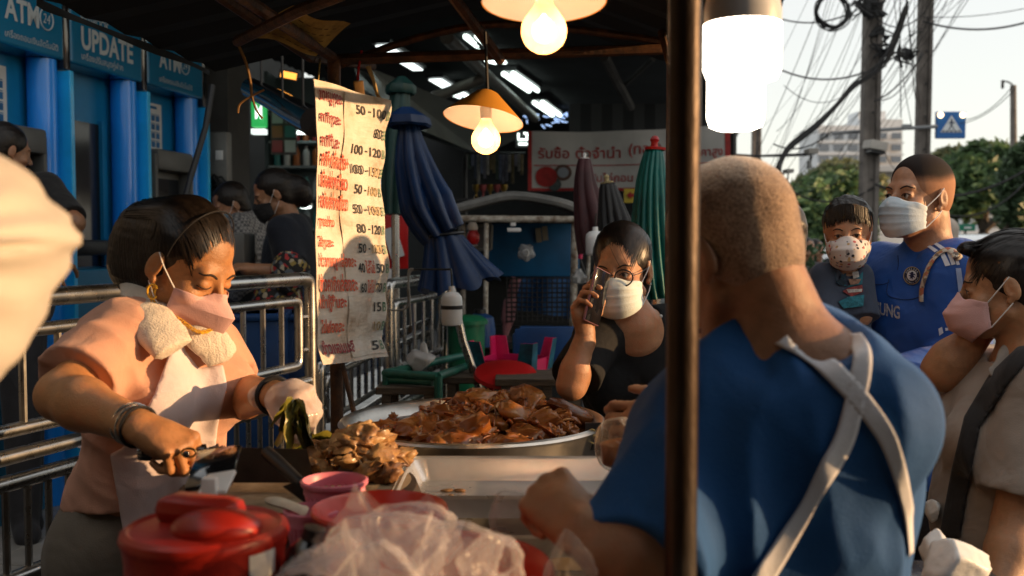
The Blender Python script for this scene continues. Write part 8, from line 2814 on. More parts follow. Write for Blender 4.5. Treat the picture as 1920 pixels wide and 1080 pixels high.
 face = ((0, .108, -.03), (.068, .072, .125))
 F = mkfield([('+', ell((0, -.014, .038), (.0755, .098, .088)), 0, fr), ('+', ell((0, -.036, -.02), (.063, .060, .062)), .02, fr)], .004)
 F.sub(ell(*face), .014, fr)
 for s in (-1, 1):
  F.sub(ell((s * .082, .004, -.022), (.024, .027, .040)), .008, fr)
 F.noise(.0008, 60, seed=2)
 F.obj('clipped_hair', node_mat('buzz_hair', bz), p)
 eyes(p, fr, FH)
 return p
blue_man()
def fade_mat():
 """clipped hair that thins to skin down the sides (an actual haircut, set by height on the head)"""
 def bld(n, l, b, tc):
  at_ = n.new('ShaderNodeAttribute')
  at_.attribute_name = 'fade'
  nz = n.new('ShaderNodeTexNoise')
  nz.inputs['Scale'].default_value = 600
  l.new(tc.outputs['Object'], nz.inputs['Vector'])
  ad = n.new('ShaderNodeMath')
  ad.operation = 'MULTIPLY_ADD'
  l.new(nz.outputs['Fac'], ad.inputs[0])
  ad.inputs[1].default_value = .5
  l.new(at_.outputs['Fac'], ad.inputs[2])
  r_ = ramp(n, [(.25, (.38, .19, .105)), (.55, (.20, .10, .06)), (.85, (.035, .02, .014)), (1.0, (.016, .010, .008))])
  l.new(ad.outputs[0], r_.inputs[0])
  l.new(r_.outputs[0], b.inputs['Base Color'])
  b.inputs['Roughness'].default_value = .75
  b.inputs['Specular IOR Level'].default_value = .15
  bp_ = n.new('ShaderNodeBump')
  bp_.inputs['Strength'].default_value = .5
  bp_.inputs['Distance'].default_value = .002
  l.new(nz.outputs['Fac'], bp_.inputs['Height'])
  l.new(bp_.outputs[0], b.inputs['Normal'])
 return node_mat('fade_hair', bld)
def masked_man():
 fr = head_frame(P(1722, 371, 2.75), -64, -3, 0, .98)
 neck = P(1742, 487, 2.80)
 shR, shL = P(1648, 512, 2.98), P(1792, 510, 2.70)
 it = head_items(fr, nose=1.3)
 it += [('+', cap(fr.w((0, -.035, -.05)), neck, .060, .066), .02), ('+', cap(shR.lerp(neck, .35), shL.lerp(neck, .35), .06), .05)]
 FH = mkfield(it, .0032)
 parts = [FH.nets()]
 ch = tfr(P(1712, 600, 2.84), -56, 0)
 ab_, hp = tfr(P(1702, 760, 2.86), -56), tfr(P(1702, 900, 2.88), -56)
 tor = [('+', ell((0, 0, 0), (.185, .118, .18)), .05, ch), ('+', ell((0, 0, 0), (.165, .118, .2)), .06, ab_), ('+', ell((0, 0, 0), (.17, .125, .17)), .05, hp), ('+', cap(shR, shL, .064), .06)]
 elL, wrL = P(1806, 690, 2.70), P(1690, 700, 2.55)
 elR, wrR = P(1600, 650, 3.0), P(1560, 612, 2.85)
 arms = [('+', cap(shL, elL, .064, .056), .05), ('+', cap(elL, wrL, .054, .04), .03), ('+', cap(shR, elR, .062, .054), .05), ('+', cap(elR, wrR, .05, .04), .03)]
 legs = []
 for s in (-.1, .1):
  x_, y_ = hp.c[0] + s, hp.c[1]
  legs += [('+', cap((x_, y_, .85), (x_, y_, .12), .095, .05), .03), ('+', cap((x_, y_, .06), (x_ - .06, y_ - .1, .04), .045), .03)]
 hands = hand_items(wrL, (-1, .2, 0), (0, -1, .2), 1, [(20, 30, 20)] * 4) + hand_items(wrR, (-.6, -.3, .4), (0, -1, .3), -1, [(20, 30, 20)] * 4)
 parts.append(mkfield(tor + arms + legs + hands, .012).nets())
 p = body_obj('man in blue football shirt and surgical mask carrying the toddler', parts, skin('father', (0.40, 0.195, 0.105)))
 F = mkfield(tor + arms, .006, .012)
 F.sub(cap(neck + Vector((0, 0, -.02)), neck + Vector((0, 0, .12)), .064, .075), .005)
 F.add(cap(P(1742, 486, 2.80), P(1742, 479, 2.80), .080, .076), .012)
 F.sub(cap(neck + Vector((0, 0, -.03)), neck + Vector((0, 0, .2)), .067, .072), .004)
 F.noise(-.008, 10, along=(.3, 0, -1), st=.2, seed=21, ridge=True)
 F.noise(.003, 22, along=(.7, 0, -1), st=.25, seed=22)
 F.plane(P(1700, 900, 2.85), (0, 0, -1))
 M_j = cloth('jersey', (0.008, 0.075, 0.34), .55, var=.10, vs=5, bs=600, sheen=.1)
 Fj = F.copy()
 F.obj('jersey', M_j, p)
 M_w = cloth('jersey_white', (0.62, 0.66, 0.74), .6, var=.03)
 def dr(pts2, off, d0=2.5):
  return [Vector(q_) for q_ in Fj.drape([P(a, b, d0) for a, b in pts2], P(1690, 560, 2.6) - P(1690, 560, 1.0), off, 90)]
 def onto(name, polys, m):
  """bands laid on the shirt; four corners each, long sides 0-3 and 1-2"""
  for q in polys:
   a, b, c, e = (Vector((x, y, 0)) for x, y in q[:4])
   pts = [a.lerp(e, i / 8).lerp(b.lerp(c, i / 8), k / 2) for i in range(9) for k in range(3)]
   v3 = dr([(x.x, x.y) for x in pts], .0025)
   MB().add(v3, [(i * 3 + k, i * 3 + k + 1, i * 3 + k + 4, i * 3 + k + 3) for i in range(8) for k in range(2)]).build(name, m, p)
 onto('shoulder_stripe', [[(1742, 453), (1748, 450), (1764, 463), (1757, 467)], [(1756, 449), (1762, 446), (1778, 459), (1771, 463)], [(1766, 468), (1774, 465), (1787, 494), (1777, 496)],
       [(1780, 467), (1787, 466), (1797, 492), (1789, 494)], [(1793, 472), (1798, 474), (1805, 493), (1799, 494)]], M_w)
 onto('sleeve_band', [[(1797, 500), (1807, 500), (1814, 548), (1803, 550)]], cloth('sleeve_pale_blue', (0.30, 0.40, 0.62), .6))
 onto('cuff_mark', [[(1764, 620), (1771, 616), (1774, 628), (1766, 634)], [(1777, 618), (1790, 617), (1786, 622), (1778, 624)]], M_w)
 cx_, cy_, r_ = 1711.5, 513, 18.5
 ci = lambda r, n=40: [(cx_ + r * .92 * math.cos(t), cy_ + r * math.sin(t)) for t in np.linspace(0, 6.283, n + 1)[:-1]]
 crest = None
 for k_, (r, col, nm) in enumerate(((18.5, (.55, .42, .12), 'crest_edge'), (17.3, (.008, .014, .05), 'crest_ring'), (10.8, (.6, .55, .4), 'crest_inner_edge'), (10.0, (.66, .68, .72), 'crest_field'))):
  n_ = 40
  rim_ = dr(ci(r), .0032 + .0009 * k_)
  cen_ = dr([(cx_, cy_)], .0034 + .0009 * k_)
  o = MB().add(rim_ + cen_, [(i, (i + 1) % n_, n_) for i in range(n_)]).build(nm, pm(nm, col, .6), p if crest is None else crest, smooth=False)
  crest = crest or o
 lion = [(0, 7), (2.2, 7.5), (1.2, 4.6), (3.4, 3.2), (5.6, 5.2), (6.4, 4), (4, 1), (3.2, -1), (5.5, -1.5), (6.6, .5), (7.4, -.6), (6, -3.4), (3, -3.6), (3.6, -6), (1.4, -8), (-1.6, -7.4), (-2.2, -5.4), (-4.6, -6.4), (-5.4, -5), (-2.8, -3), (-3.6, -.6), (-6, -1.4), (-6.6, 0), (-3.4, 1.6), (-2.6, 3.4), (-5, 5.2), (-3.6, 6.4), (-1.2, 4.8)]
 lp = dr([(cx_ + a, cy_ + b) for a, b in lion], .0072)
 MB().add(lp, [tuple(range(len(lp)))]).build('crest_lion', pm('crest_navy', (.008, .014, .06), .6), crest, smooth=False)
 tv = []
 for i, ch_ in enumerate('CHELSEA'):
  a0 = R(-150 + i * 20)
  v_, f_ = text_mesh(ch_, .02)
  w_ = max(q_.x for q_ in v_)
  pts = []
  for q_ in v_:
   ux_, uy_ = (q_.x - w_ / 2) * 5.2, q_.y * 5.6
   rr_ = 11.6 + uy_
   aa = a0 + ux_ / 14
   pts.append((cx_ + rr_ * .92 * math.cos(aa), cy_ + rr_ * math.sin(aa)))
  mesh_obj('crest_letter', dr(pts, .0062), f_, pm('crest_letter_white', (.7, .7, .68), .6), crest, smooth=False)
 for i, ch_ in enumerate('FOOTBALL CLUB'):
  if ch_ == ' ':
   continue
  a0 = R(158 - i * 11.4)
  v_, f_ = text_mesh(ch_, .01)
  w_ = max(q_.x for q_ in v_)
  pts = []
  for q_ in v_:
   rr_ = 15.6 - q_.y * 4.0
   aa = a0 - (q_.x - w_ / 2) * 3.2 / 14
   pts.append((cx_ + rr_ * .92 * math.cos(aa), cy_ + rr_ * math.sin(aa)))
  mesh_obj('crest_letter', dr(pts, .0062), f_, MATS['crest_letter_white'], crest, smooth=False)
 # worn chest lettering
 v_, f_ = text_mesh('SAMSUNG', .02)
 w_ = max(q_.x for q_ in v_)
 pts = [(1598 + 89 * (q_.x / w_), 583 + 18 * (q_.x / w_) - 36 * q_.y) for q_ in v_]
 mesh_obj('chest_lettering', dr(pts, .003), f_, pm('worn_letter', (.58, .55, .52), .7, col2=(.22, .2, .24), vs=90), p, smooth=False)
 # placket and pocket seams
 for pts in ([(1683, 470), (1684, 490), (1682, 500)], [(1664, 520), (1660, 545), (1668, 556), (1700, 562), (1730, 556)], [(1618, 530), (1650, 530), (1664, 526)]):
  q_ = dr([(a.x, a.y) for a in smooth_path([Vector((x_, y_, 0)) for x_, y_ in pts], 5)], .001)
  MB().tube(q_, .0013, 5).build('seam', cloth('seam_navy', (.006, .03, .13)), p)
 # patterned bag strap over the shoulder
 q_ = dr([(1730, 566), (1731, 540), (1738, 515), (1748, 490), (1762, 472), (1778, 463)], .004)
 q_ += dr([(1792, 466), (1803, 480)], .006)
 q_ += [P(1814, 500, 2.74), P(1822, 540, 2.85)]
 def pat(name, cols, sc_):
  def bld(n, l, b, tc):
   vo = n.new('ShaderNodeTexVoronoi')
   vo.inputs['Scale'].default_value = sc_
   l.new(tc.outputs['Object'], vo.inputs['Vector'])
   sp_ = n.new('ShaderNodeSeparateColor')
   l.new(vo.outputs['Color'], sp_.inputs[0])
   r_ = ramp(n, [(i / len(cols), c) for i, c in enumerate(cols)], 'CONSTANT')
   l.new(sp_.outputs[0], r_.inputs[0])
   l.new(r_.outputs[0], b.inputs['Base Color'])
   b.inputs['Roughness'].default_value = .8
  return node_mat(name, bld)
 globals()['pat'] = pat
 MB().tube(smooth_path(q_, 4), .0105, 8, flat=.45).build('bag_strap', pat('floral_strap', [(.5, .44, .36), (.42, .14, .08), (.55, .5, .42), (.16, .12, .1), (.4, .26, .1)], 110), p)
 F = mkfield([tor[2]] + legs, .01, .012)
 F.plane(P(1700, 880, 2.85), (0, 0, 1))
 F.obj('trousers', cloth('navy_trousers', (0.02, 0.022, 0.03)), p)
 # fade haircut
 F = mkfield([('+', ell((0, -.014, .038), (.0750, .0975, .0875)), 0, fr), ('+', ell((0, -.034, -.008), (.066, .063, .062)), .02, fr)], .0036)
 F.sub(ell((0, .110, -.022), (.066, .064, .112)), .03, fr)
 for s in (-1, 1):
  F.sub(ell((s * .083, .006, -.022), (.022, .026, .040)), .006, fr)
 v_, f_ = F.nets()
 o = mesh_obj('clipped_hair', v_, f_.astype(np.int32), fade_mat(), p)
 loc = (v_ - fr.c) @ fr.M / fr.s
 dens = np.clip((loc[:, 2] - .036 - .016 * np.clip(-loc[:, 1] / .06, 0, 1)) / .040, 0, 1) ** .8
 at_ = o.data.attributes.new('fade', 'FLOAT', 'POINT')
 at_.data.foreach_set('value', dens.astype(np.float32))
 eyes(p, fr, FH, (-8, 0))
 mask(p, fr, FH, 'surgical', cloth('mask_pale_blue', (0.50, 0.58, 0.64), .8, var=.04, wr=.15))
 return p
masked_man()
def toddler():
 fr = head_frame(P(1590, 440, 2.75), -20, 3, 2, 0.77)
 neck = P(1582, 500, 2.77)
 it = head_items(fr, nose=.2)
 it += [('+', ell((0, -.01, .045), (.084, .10, .088)), .02, fr), ('+', ell((.04, .05, -.05), (.03, .03, .03)), .02, fr), ('+', ell((-.04, .05, -.05), (.03, .03, .03)), .02, fr)]
 it += [('+', cap(fr.w((0, -.02, -.06)), neck, .034, .036), .02)]
 FH = mkfield(it, .0026)
 parts = [FH.nets()]
 shR, shL = P(1546, 522, 2.77), P(1606, 520, 2.79)
 elR, wrR = P(1538, 585, 2.74), P(1560, 610, 2.66)
 tor = [('+', ell((0, 0, 0), (.072, .058, .095)), .03, tfr(P(1577, 565, 2.79), -6)), ('+', ell((0, 0, 0), (.075, .062, .08)), .03, tfr(P(1580, 640, 2.79), -6)), ('+', cap(shR, shL, .034), .03)]
 arms = [('+', cap(shR, elR, .031, .027), .02), ('+', cap(shL, P(1618, 592, 2.75), .031, .027), .02)]
 fore = [('+', cap(elR, wrR, .025, .019), .012), ('+', ell(tuple(P(1568, 614, 2.65)), (.02, .018, .016)), .01)]
 legs = [('+', cap(P(1570, 680, 2.77), P(1550, 760, 2.67), .045, .036), .02), ('+', cap(P(1550, 760, 2.67), P(1555, 850, 2.69), .034, .026), .02), ('+', cap(P(1610, 680, 2.77), P(1650, 750, 2.65), .045, .036), .02), ('+', cap(P(1650, 750, 2.65), P(1650, 840, 2.67), .034, .026), .02)]
 parts.append(mkfield(tor + arms + fore + legs, .007).nets())
 p = body_obj('toddler in grey printed tee and patterned mask held by the masked man', parts, skin('child', (0.50, 0.27, 0.155)))
 F = mkfield(tor + [('+', cap(shR, shR.lerp(elR, .9), .033, .037, flat=True), .02), ('+', cap(shL, P(1618, 592, 2.75), .033, .036, flat=True), .02)], .0042, .008)
 F.sub(cap(neck, fr.w((0, 0, -.03)), .043, .05), .003)
 F.noise(.004, 22, along=(.2, 0, -1), st=.3, seed=31)
 F.plane(P(1588, 690, 2.79), (0, 0, -1))
 Fc = F.copy()
 F.obj('tee', cloth('slate_tee', (0.045, 0.062, 0.10), .85), p)
 G = Fc.copy()
 ring = [neck + Vector((.047 * math.cos(t), .044 * math.sin(t) - .006, .002 - .008 * (math.sin(t) < 0) * -math.sin(t) * -1)) for t in np.linspace(0, 6.283, 29)[:-1]]
 MB().tube(ring, .0055, 8, closed=True).build('red_collar', cloth('red_rib', (.42, .02, .02)), p)
 def dr(pts2, off):
  return [Vector(q_) for q_ in Fc.drape([P(a - 9, b, 2.52) for a, b in pts2], P(1590, 560, 2.79) - P(1590, 560, 1.0), off, 80)]
 for k_, (pts, col) in enumerate((([(1572, 505), (1590, 500), (1606, 495), (1630, 505), (1628, 530), (1600, 536), (1576, 528)], (.03, .20, .27)), ([(1588, 545), (1600, 538), (1628, 532), (1630, 546), (1606, 556)], (.30, .06, .06)),
         ([(1596, 541), (1628, 540), (1627, 546), (1600, 548)], (.62, .60, .56)), ([(1580, 566), (1600, 556), (1632, 552), (1630, 575), (1590, 580)], (.03, .22, .30)), ([(1585, 512), (1596, 508), (1594, 520), (1584, 522)], (.02, .06, .10)),
         ([(1608, 506), (1620, 504), (1622, 516), (1610, 520)], (.6, .58, .54)), ([(1600, 520), (1626, 520), (1620, 530), (1604, 532)], (.34, .2, .14)), ([(1578, 522), (1600, 524), (1590, 534), (1578, 530)], (.01, .03, .05)))):
  q_ = dr(pts, .0022 + .0006 * k_)
  MB().add(q_, [tuple(range(len(q_)))]).build('printed_patch', pm('tee_print_%d' % k_, col, .8, col2=tuple(c * .5 for c in col), vs=120), p, smooth=False)
 F = mkfield(legs + [tor[1]], .008, .008)
 F.plane(P(1588, 676, 2.79), (0, 0, 1))
 F.plane(P(1600, 820, 2.69), (0, 0, -1))
 F.obj('trousers', cloth('dark_shorts', (0.015, 0.016, 0.02)), p)
 # bowl of straight black hair with a ragged fringe
 F = mkfield([('+', ell((0, -.018, .050), (.088, .108, .092)), 0, fr), ('+', ell((0, -.05, -.0), (.077, .066, .072)), .02, fr)], .003)
 F.sub(ell((0, .116, -.040), (.078, .074, .105)), .008, fr)
 for s in (-1, 1):
  F.sub(ell((s * .09, .004, -.03), (.024, .030, .045)), .006, fr)
 F.noise(.003, 120, along=fr.dir((0, .5, 1)), st=.12)
 F.obj('hair', M_hairb, p)
 s = MB()
 q2 = np.random.default_rng(5)
 for i in range(150):
  x_ = q2.uniform(-.07, .07)
  zt = .062 + .03 * (1 - (x_ / .08) ** 2)
  zb_ = .058 - .02 * abs(x_) / .07 + q2.uniform(-.012, .012)
  y0 = .098 * math.sqrt(max(.05, 1 - (x_ / .1) ** 2))
  s.tube([fr.w((x_, y0 * .86, zt + .02)), fr.w((x_ * 1.03, y0 * .98, (zt + zb_) / 2)), fr.w((x_ * 1.05 + q2.uniform(-.005, .005), y0 * .985, zb_))], [.0026, .0026, .0005], 5)
 s.build('fringe', M_hairb, p)
 eyes(p, fr, FH, (4, 2))
 def prt(n, l, b, tc):
  vo = n.new('ShaderNodeTexVoronoi')
  vo.inputs['Scale'].default_value = 75
  l.new(tc.outputs['Object'], vo.inputs['Vector'])
  sp_ = n.new('ShaderNodeSeparateColor')
  l.new(vo.outputs['Color'], sp_.inputs[0])
  r_ = ramp(n, [(0, (.03, .03, .04)), (.25, (.45, .30, .14)), (.45, (.10, .14, .26)), (.6, (.45, .10, .10)), (.75, (.35, .3, .28))], 'CONSTANT')
  l.new(sp_.outputs[0], r_.inputs[0])
  ls = n.new('ShaderNodeMath')
  ls.operation = 'LESS_THAN'
  ls.inputs[1].default_value = .34
  l.new(vo.outputs['Distance'], ls.inputs[0])
  mx = n.new('ShaderNodeMix')
  mx.data_type = 'RGBA'
  l.new(ls.outputs[0], mx.inputs[0])
  mx.inputs[6].default_value = (.64, .57, .53, 1)
  l.new(r_.outputs[0], mx.inputs[7])
  l.new(mx.outputs[2], b.inputs['Base Color'])
  b.inputs['Roughness'].default_value = .85
 mk = mask(p, fr, FH, 'cup', node_mat('printed_mask', prt))
 return p
toddler()
def right_woman():
 fr = head_frame(P(1886, 537, 2.26), -116, 9, 0, .97)
 neck = P(1925, 672, 2.28)
 shL, shR = P(1950, 722, 2.14), P(1862, 708, 2.44)
 elL = P(1908, 985, 2.12)
 elR, wrR = P(1768, 695, 2.38), P(1838, 622, 2.33)
 it = head_items(fr)
 it += [('+', cap(fr.w((0, -.03, -.05)), neck, .054, .062), .02), ('+', cap(shL.lerp(neck, .3), shR.lerp(neck, .3), .055), .05)]
 FH = mkfield(it, .0032)
 parts = [FH.nets()]
 hR = hand_items(wrR, P(1866, 596, 2.33) - wrR, Vector((-.3, .9, .2)), 1, [(30, 40, 20)] * 4, .05, .9)
 parts.append(mkfield(arm_items(shR, elR, wrR, (.050, .047, .047, .032)) + hR, .0036).nets())
 parts.append(mkfield(arm_items(shL, elL, P(1860, 1170, 2.00), (.055, .050, .046, .03)), .0045).nets())
 ch, ab_, hp = tfr(P(1880, 810, 2.30), -98, 4), tfr(P(1868, 960, 2.32), -98), tfr(P(1880, 1130, 2.35), -98)
 tor = [('+', ell((0, 0, 0), (.160, .105, .15)), .05, ch), ('+', ell((0, .01, 0), (.15, .118, .17)), .06, ab_), ('+', ell((0, 0, 0), (.17, .13, .15)), .05, hp), ('+', cap(shL, shR, .056), .05)]
 for s in (-1, 1):
  tor.append(('+', ell((s * .07, .085, -.01), (.068, .05, .062)), .03, ch))
 legs = []
 for s in (-.09, .09):
  x_, y_ = hp.c[0], hp.c[1] + s
  legs += [('+', cap((x_, y_, .76), (x_, y_, .12), .095, .05), .03), ('+', cap((x_, y_, .06), (x_ - .1, y_, .04), .045), .03)]
 parts.append(mkfield(tor + legs, .012).nets())
 p = body_obj('woman in grey polo and pink cup mask in profile at the right edge', parts, skin('rightw', (0.40, 0.20, 0.10)))
 slL, slR = shL.lerp(elL, .72), shR.lerp(elR, .62)
 M_p = cloth('grey_polo', (0.31, 0.265, 0.23), .9, var=.14, vs=5)
 F = mkfield(tor + [('+', cap(shL, slL, .062, .070, flat=True), .04), ('+', cap(shR, slR, .058, .064, flat=True), .03)], .0055, .012)
 F.sub(cap(neck + Vector((0, 0, -.03)), fr.w((0, 0, -.05)), .070, .076), .005)
 F.noise(-.008, 11, along=(.35, 0, -1), st=.2, seed=41, ridge=True)
 F.noise(.003, 24, along=(.6, 0, -1), st=.25, seed=42)
 Fp = F.copy()
 F.obj('polo', M_p, p)
 # turned down collar
 G = mkfield([('+', cap(P(1916, 664, 2.26), P(1866, 700, 2.20), .030, .018, sq=((0, -1, .4), .35)), .01), ('+', cap(P(1960, 650, 2.26), P(1905, 670, 2.24), .03, .026, sq=((0, -1, .4), .4)), .02)], .004)
 G.obj('collar', M_p, p)
 for (a, b) in ((1872, 700), (1851, 726)):
  q_ = Fp.drape([P(a, b, 1.6)], (-.3, 1, 0), .002, 90)
  MB().ell(tuple(q_[0]), (.005, .003, .005), 10, 6).build('button', M_paper, p)
 # black bag strap
 G = mkfield(tor + [('+', cap(shL, slL, .062, .070, flat=True), .04)], .0055, .021)
 G.noise(-.008, 11, along=(.35, 0, -1), st=.2, seed=41, ridge=True)
 G.noise(.003, 24, along=(.6, 0, -1), st=.25, seed=42)
 cut_pix(G, [[(1908, 650), (1960, 640), (1890, 720), (1838, 800), (1818, 900), (1800, 1010), (1760, 1010), (1784, 880), (1808, 780), (1856, 700)]])
 _, _, dep = pix(G)
 G.d = np.maximum(G.d, (dep - 2.3).astype(np.float32))
 G.obj('bag_strap', cloth('strap_black', (0.012, 0.011, 0.012), .8), p)
 F = mkfield([tor[2]] + legs, .01, .012)
 F.plane(P(1880, 1150, 2.30), (0, 0, 1))
 F.obj('trousers', cloth('taupe_trousers', (0.06, 0.05, 0.045)), p)
 face = ((0, .108, -.012), (.0665, .066, .106))
 crown = ((0, -.023, .040), (.0785, .0990, .091))
 F = hair_field(fr, .0036, face, crown, extra=[('+', ell((0, -.105, .03), (.05, .05, .05)), .03, fr), ('+', ell((0, .070, .098), (.040, .022, .018)), .02, fr)])
 HF = F.copy()
 F.obj('hair', M_hair, p)
 strands(p, fr, HF, FH, 1300, 14, face, crown, M_strand, (0, -.14, .02))
 eyes(p, fr, FH, (6, 0))
 mask(p, fr, FH, 'cup', cloth('pink_cup_mask', (0.62, 0.36, 0.34), .75, var=.04, wr=.15))
 return p
right_woman()
def simple_person(label, hd, yaw, pitch, d, neck_px, shA, shB, hip_px, skin_m, shirt_m, hair_m, armA=None, armB=None, mask_m=None, sc=.97, hair_extra=(), pants=None, ground=0.0, glasses=False, mk='surgical', sleeve=.6, group=None):
 fr = head_frame(P(hd[0], hd[1], d), yaw, pitch, 0, sc)
 neck = P(neck_px[0], neck_px[1], d + .03)
 A, B = P(*shA), P(*shB)
 it = head_items(fr) + [('+', cap(fr.w((0, -.03, -.05)), neck, .052, .058), .02)]
 FH = mkfield(it, .005)
 parts = [FH.nets()]
 hip = P(hip_px[0], hip_px[1], d + .05)
 mid = neck.lerp(hip, .35) + Vector((0, 0, -.02))
 tf = lambda c: tfr(c, yaw * .8)
 tor = [('+', ell((0, 0, 0), (.155, .105, .19)), .05, tf(mid)), ('+', ell((0, 0, 0), (.15, .115, .2)), .06, tf(mid.lerp(hip, .6))), ('+', ell((0, 0, 0), (.16, .125, .16)), .05, tf(hip)), ('+', cap(A, B, .055), .05)]
 legs = []
 for s in (-.085, .085):
  q_ = tf(hip).w((s, 0, 0))
  legs += [('+', cap(q_, (q_.x, q_.y, ground + .12), .09, .048), .03), ('+', cap((q_.x, q_.y, ground + .06), (q_.x + .06 * math.sin(R(yaw)), q_.y - .06, ground + .04), .042), .03)]
 ai, sl = [], []
 for sh_, arm in ((A, armA), (B, armB)):
  if arm:
   e, w_ = P(*arm[0]), P(*arm[1])
   ai += arm_items(sh_, e, w_, (.05, .044, .041, .028))
   dd = (w_ - e).normalized()
   ai += hand_items(w_, dd, Vector((0, -.3, 1)) if abs(dd.z) < .8 else Vector((0, -1, 0)), 1, [(25, 30, 20)] * 4, .05, .95)
   sl.append(('+', cap(sh_, sh_.lerp(e, sleeve), .054, .06, flat=True), .03))
 parts.append(mkfield(tor[:3] + legs, .014).nets())
 if ai:
  parts.append(mkfield(ai, .006).nets())
 p = body_obj(label, parts, skin_m, group)
 F = mkfield(tor + sl, .008, .012)
 F.sub(cap(neck + Vector((0, 0, -.02)), fr.w((0, 0, -.02)), .064, .07), .006)
 F.noise(.007, 10, along=(.2, 0, -1), st=.3, seed=hd[0] % 17)
 F.obj('shirt', shirt_m, p)
 F = mkfield([tor[2]] + legs, .012, .013)
 F.plane(hip + Vector((0, 0, .08)), (0, 0, 1))
 F.obj('trousers', pants or cloth('dark_grey', (0.03, 0.03, 0.035)), p)
 F = hair_field(fr, .006, ((0, .11, -.04), (.074, .072, .115)), extra=[(q[0], q[1], q[2], fr) for q in hair_extra])
 F.obj('hair', hair_m, p)
 eyes(p, fr, FH)
 if mask_m:
  mask(p, fr, FH, mk, mask_m)
 return p, fr
K_, fK = simple_person('woman in navy top and black mask queuing behind the railing', (512, 366), -72, 22, 4.8, (545, 420), (528, 432, 4.72), (560, 425, 4.95), (540, 545), skin('k', (0.36, 0.18, 0.095)),
     cloth('navy_top', (0.008, 0.012, 0.022), .85), M_hair, armA=((552, 515, 4.66), (480, 505, 4.6)), mask_m=cloth('black_mask', (0.01, 0.01, 0.011), .8), hair_extra=[('+', ell((0, -.13, -.03), (.06, .06, .085)), .03)], ground=.2, sleeve=.7)
M_flor = pat('floral_black', [(.012, .011, .012), (.012, .011, .012), (.38, .03, .03), (.012, .011, .012), (.42, .36, .25), (.012, .011, .012), (.10, .12, .14), (.30, .22, .06)], 55)
MB().tube(smooth_path([P(528, 415, 4.70), P(540, 440, 4.66), P(548, 470, 4.63), P(552, 500, 4.6)], 5), .013, 6, flat=.5).build('bag_strap', M_flor, K_)
V, Fq = crumple(P(545, 512, 4.60), (.085, .06, .10), 33, amp=.16, seg=36, rings=20, freq=3)
fb = thing('floral_bag', 'black shoulder bag with red and cream flowers on the navy top woman', 'bag', P(545, 540, 4.6))
mesh_obj('bag_body', V, Fq, M_flor, fb)
V, Fq = crumple(P(520, 560, 4.66), (.12, .08, .10), 35, amp=.16, seg=36, rings=20, freq=3)
mesh_obj('bag_flap', V, Fq, M_flor, fb)
def check(n, l, b, tc):
 ck = n.new('ShaderNodeTexChecker')
 ck.inputs['Scale'].default_value = 65
 ck.inputs['Color1'].default_value = (.30, .29, .28, 1)
 ck.inputs['Color2'].default_value = (.10, .10, .105, 1)
 l.new(tc.outputs['Object'], ck.inputs['Vector'])
 l.new(ck.outputs[0], b.inputs['Base Color'])
 b.inputs['Roughness'].default_value = .85
simple_person('person in grey checked shirt and blue mask bending at the queue', (432, 386), -60, 25, 5.3, (458, 412), (450, 425, 5.2), (488, 412, 5.4), (470, 560), skin('g', (0.36, 0.18, 0.1)), node_mat('check_shirt', check), M_hair,
   armA=((462, 520, 5.1), (420, 540, 5.05)), mask_m=cloth('mask_dim_blue', (0.20, 0.28, 0.34), .8), ground=.2)
simple_person('person in black at the leftmost cash machine with hand raised', (14, 285), -10 + 150, 10, 4.3, (30, 340), (-30, 350, 4.2), (85, 355, 4.3), (40, 560), skin('a', (0.30, 0.15, 0.08)), cloth('black_tee', (0.010, 0.010, 0.011)), M_hair,
   armB=((138, 418, 4.2), (112, 490, 4.35)), ground=.2, sleeve=.85)
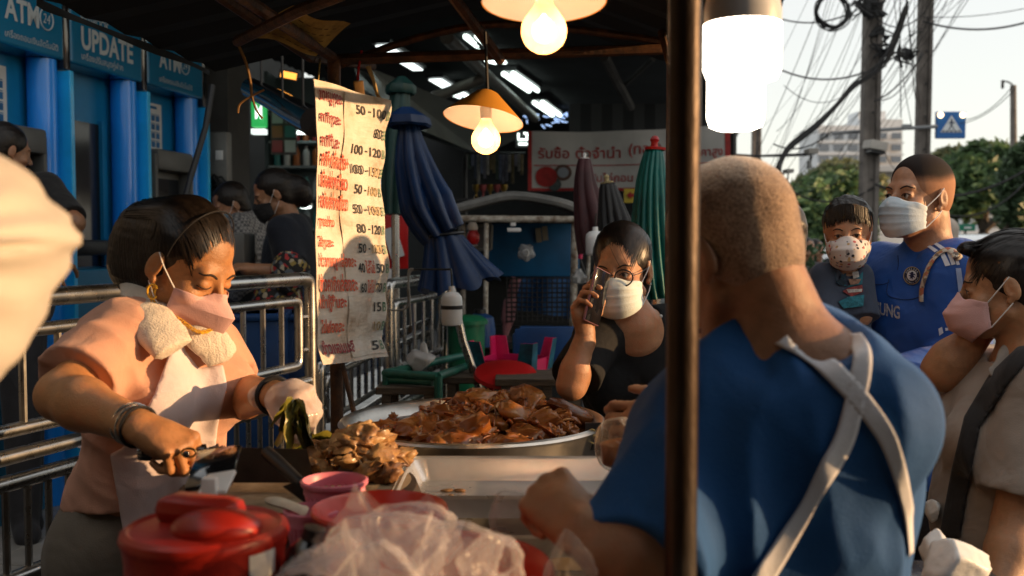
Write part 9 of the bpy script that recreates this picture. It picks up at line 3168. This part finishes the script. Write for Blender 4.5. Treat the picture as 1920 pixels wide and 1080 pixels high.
simple_person('person in purple shirt hidden behind the blue shirted man', (1450, 452), -60, 8, 2.95, (1420, 545), (1335, 600, 2.85), (1490, 600, 3.1), (1420, 820), skin('pu', (0.36, 0.19, 0.11)), cloth('purple', (0.10, 0.018, 0.06)), M_hair,
   armA=((1312, 690, 2.75), (1340, 640, 2.6)), sleeve=.45)
# walker with paisley trousers beyond
M_pais = pat('paisley', [(.55, .52, .50), (.12, .11, .20), (.50, .42, .36), (.35, .10, .10), (.55, .50, .36), (.30, .20, .08)], 70)
W_, fW = simple_person('person in pale paisley trousers and red sandals walking beyond the grey polo woman', (1738, 352), -40, 0, 6.1, (1742, 405), (1715, 430, 6.1), (1775, 430, 6.1), (1778, 640), skin('w', (0.38, 0.19, 0.11)), cloth('cream_blouse', (.45, .38, .32)), M_hair, pants=M_pais)
for o in [q_ for q_ in bpy.data.objects if q_.parent == W_]:
 pass
for k_, (px, py) in enumerate(((1757, 908), (1790, 912))):
 c = P(px, py, 6.0)
 c.z = 0.03
 MB().box(c + Vector((0, 0, -.012)), (.09, .22, .018), (1, -.25, 0), (.25, 1, 0), (0, 0, 1), .006).build('sandal', M_red, W_)
 F = mkfield([('+', cap(c + Vector((0, .09, .04)), c + Vector((0, -.03, .02)), .036, .034), .02)] + [('+', cap(c + Vector((-.03 + .015 * i, -.05, .01)), c + Vector((-.032 + .016 * i, -.095 + .006 * i, .006)), .011, .009), .006) for i in range(5)] + [('+', cap(c + Vector((0, .09, .05)), c + Vector((0, .1, .2)), .033, .036), .02)], .005)
 F.obj('foot', skin('w', (0.38, 0.19, 0.11)), W_)
 MB().tube(bez(c + Vector((-.04, -.02, 0)), c + Vector((-.02, -.04, .06)), c + Vector((.02, -.04, .06)), c + Vector((.04, -.02, 0)), 8), .007, 6).build('sandal_strap', M_red, W_)
# two people far off by the cars
for (px, d, col, lab) in ((1512, 9.0, (.05, .05, .055), 'distant person in dark clothes by the parked cars, left of the toddler'), (1530, 10.5, (.40, .05, .06), 'distant person in red cap colour top beyond the dark clothed one')):
 simple_person(lab, (px, 470), 20, 0, d, (px, 492), (px - 22, 505, d), (px + 22, 505, d), (px, 590), skin('far', (.34, .18, .1)), cloth('far_%d' % px, col), M_hair)
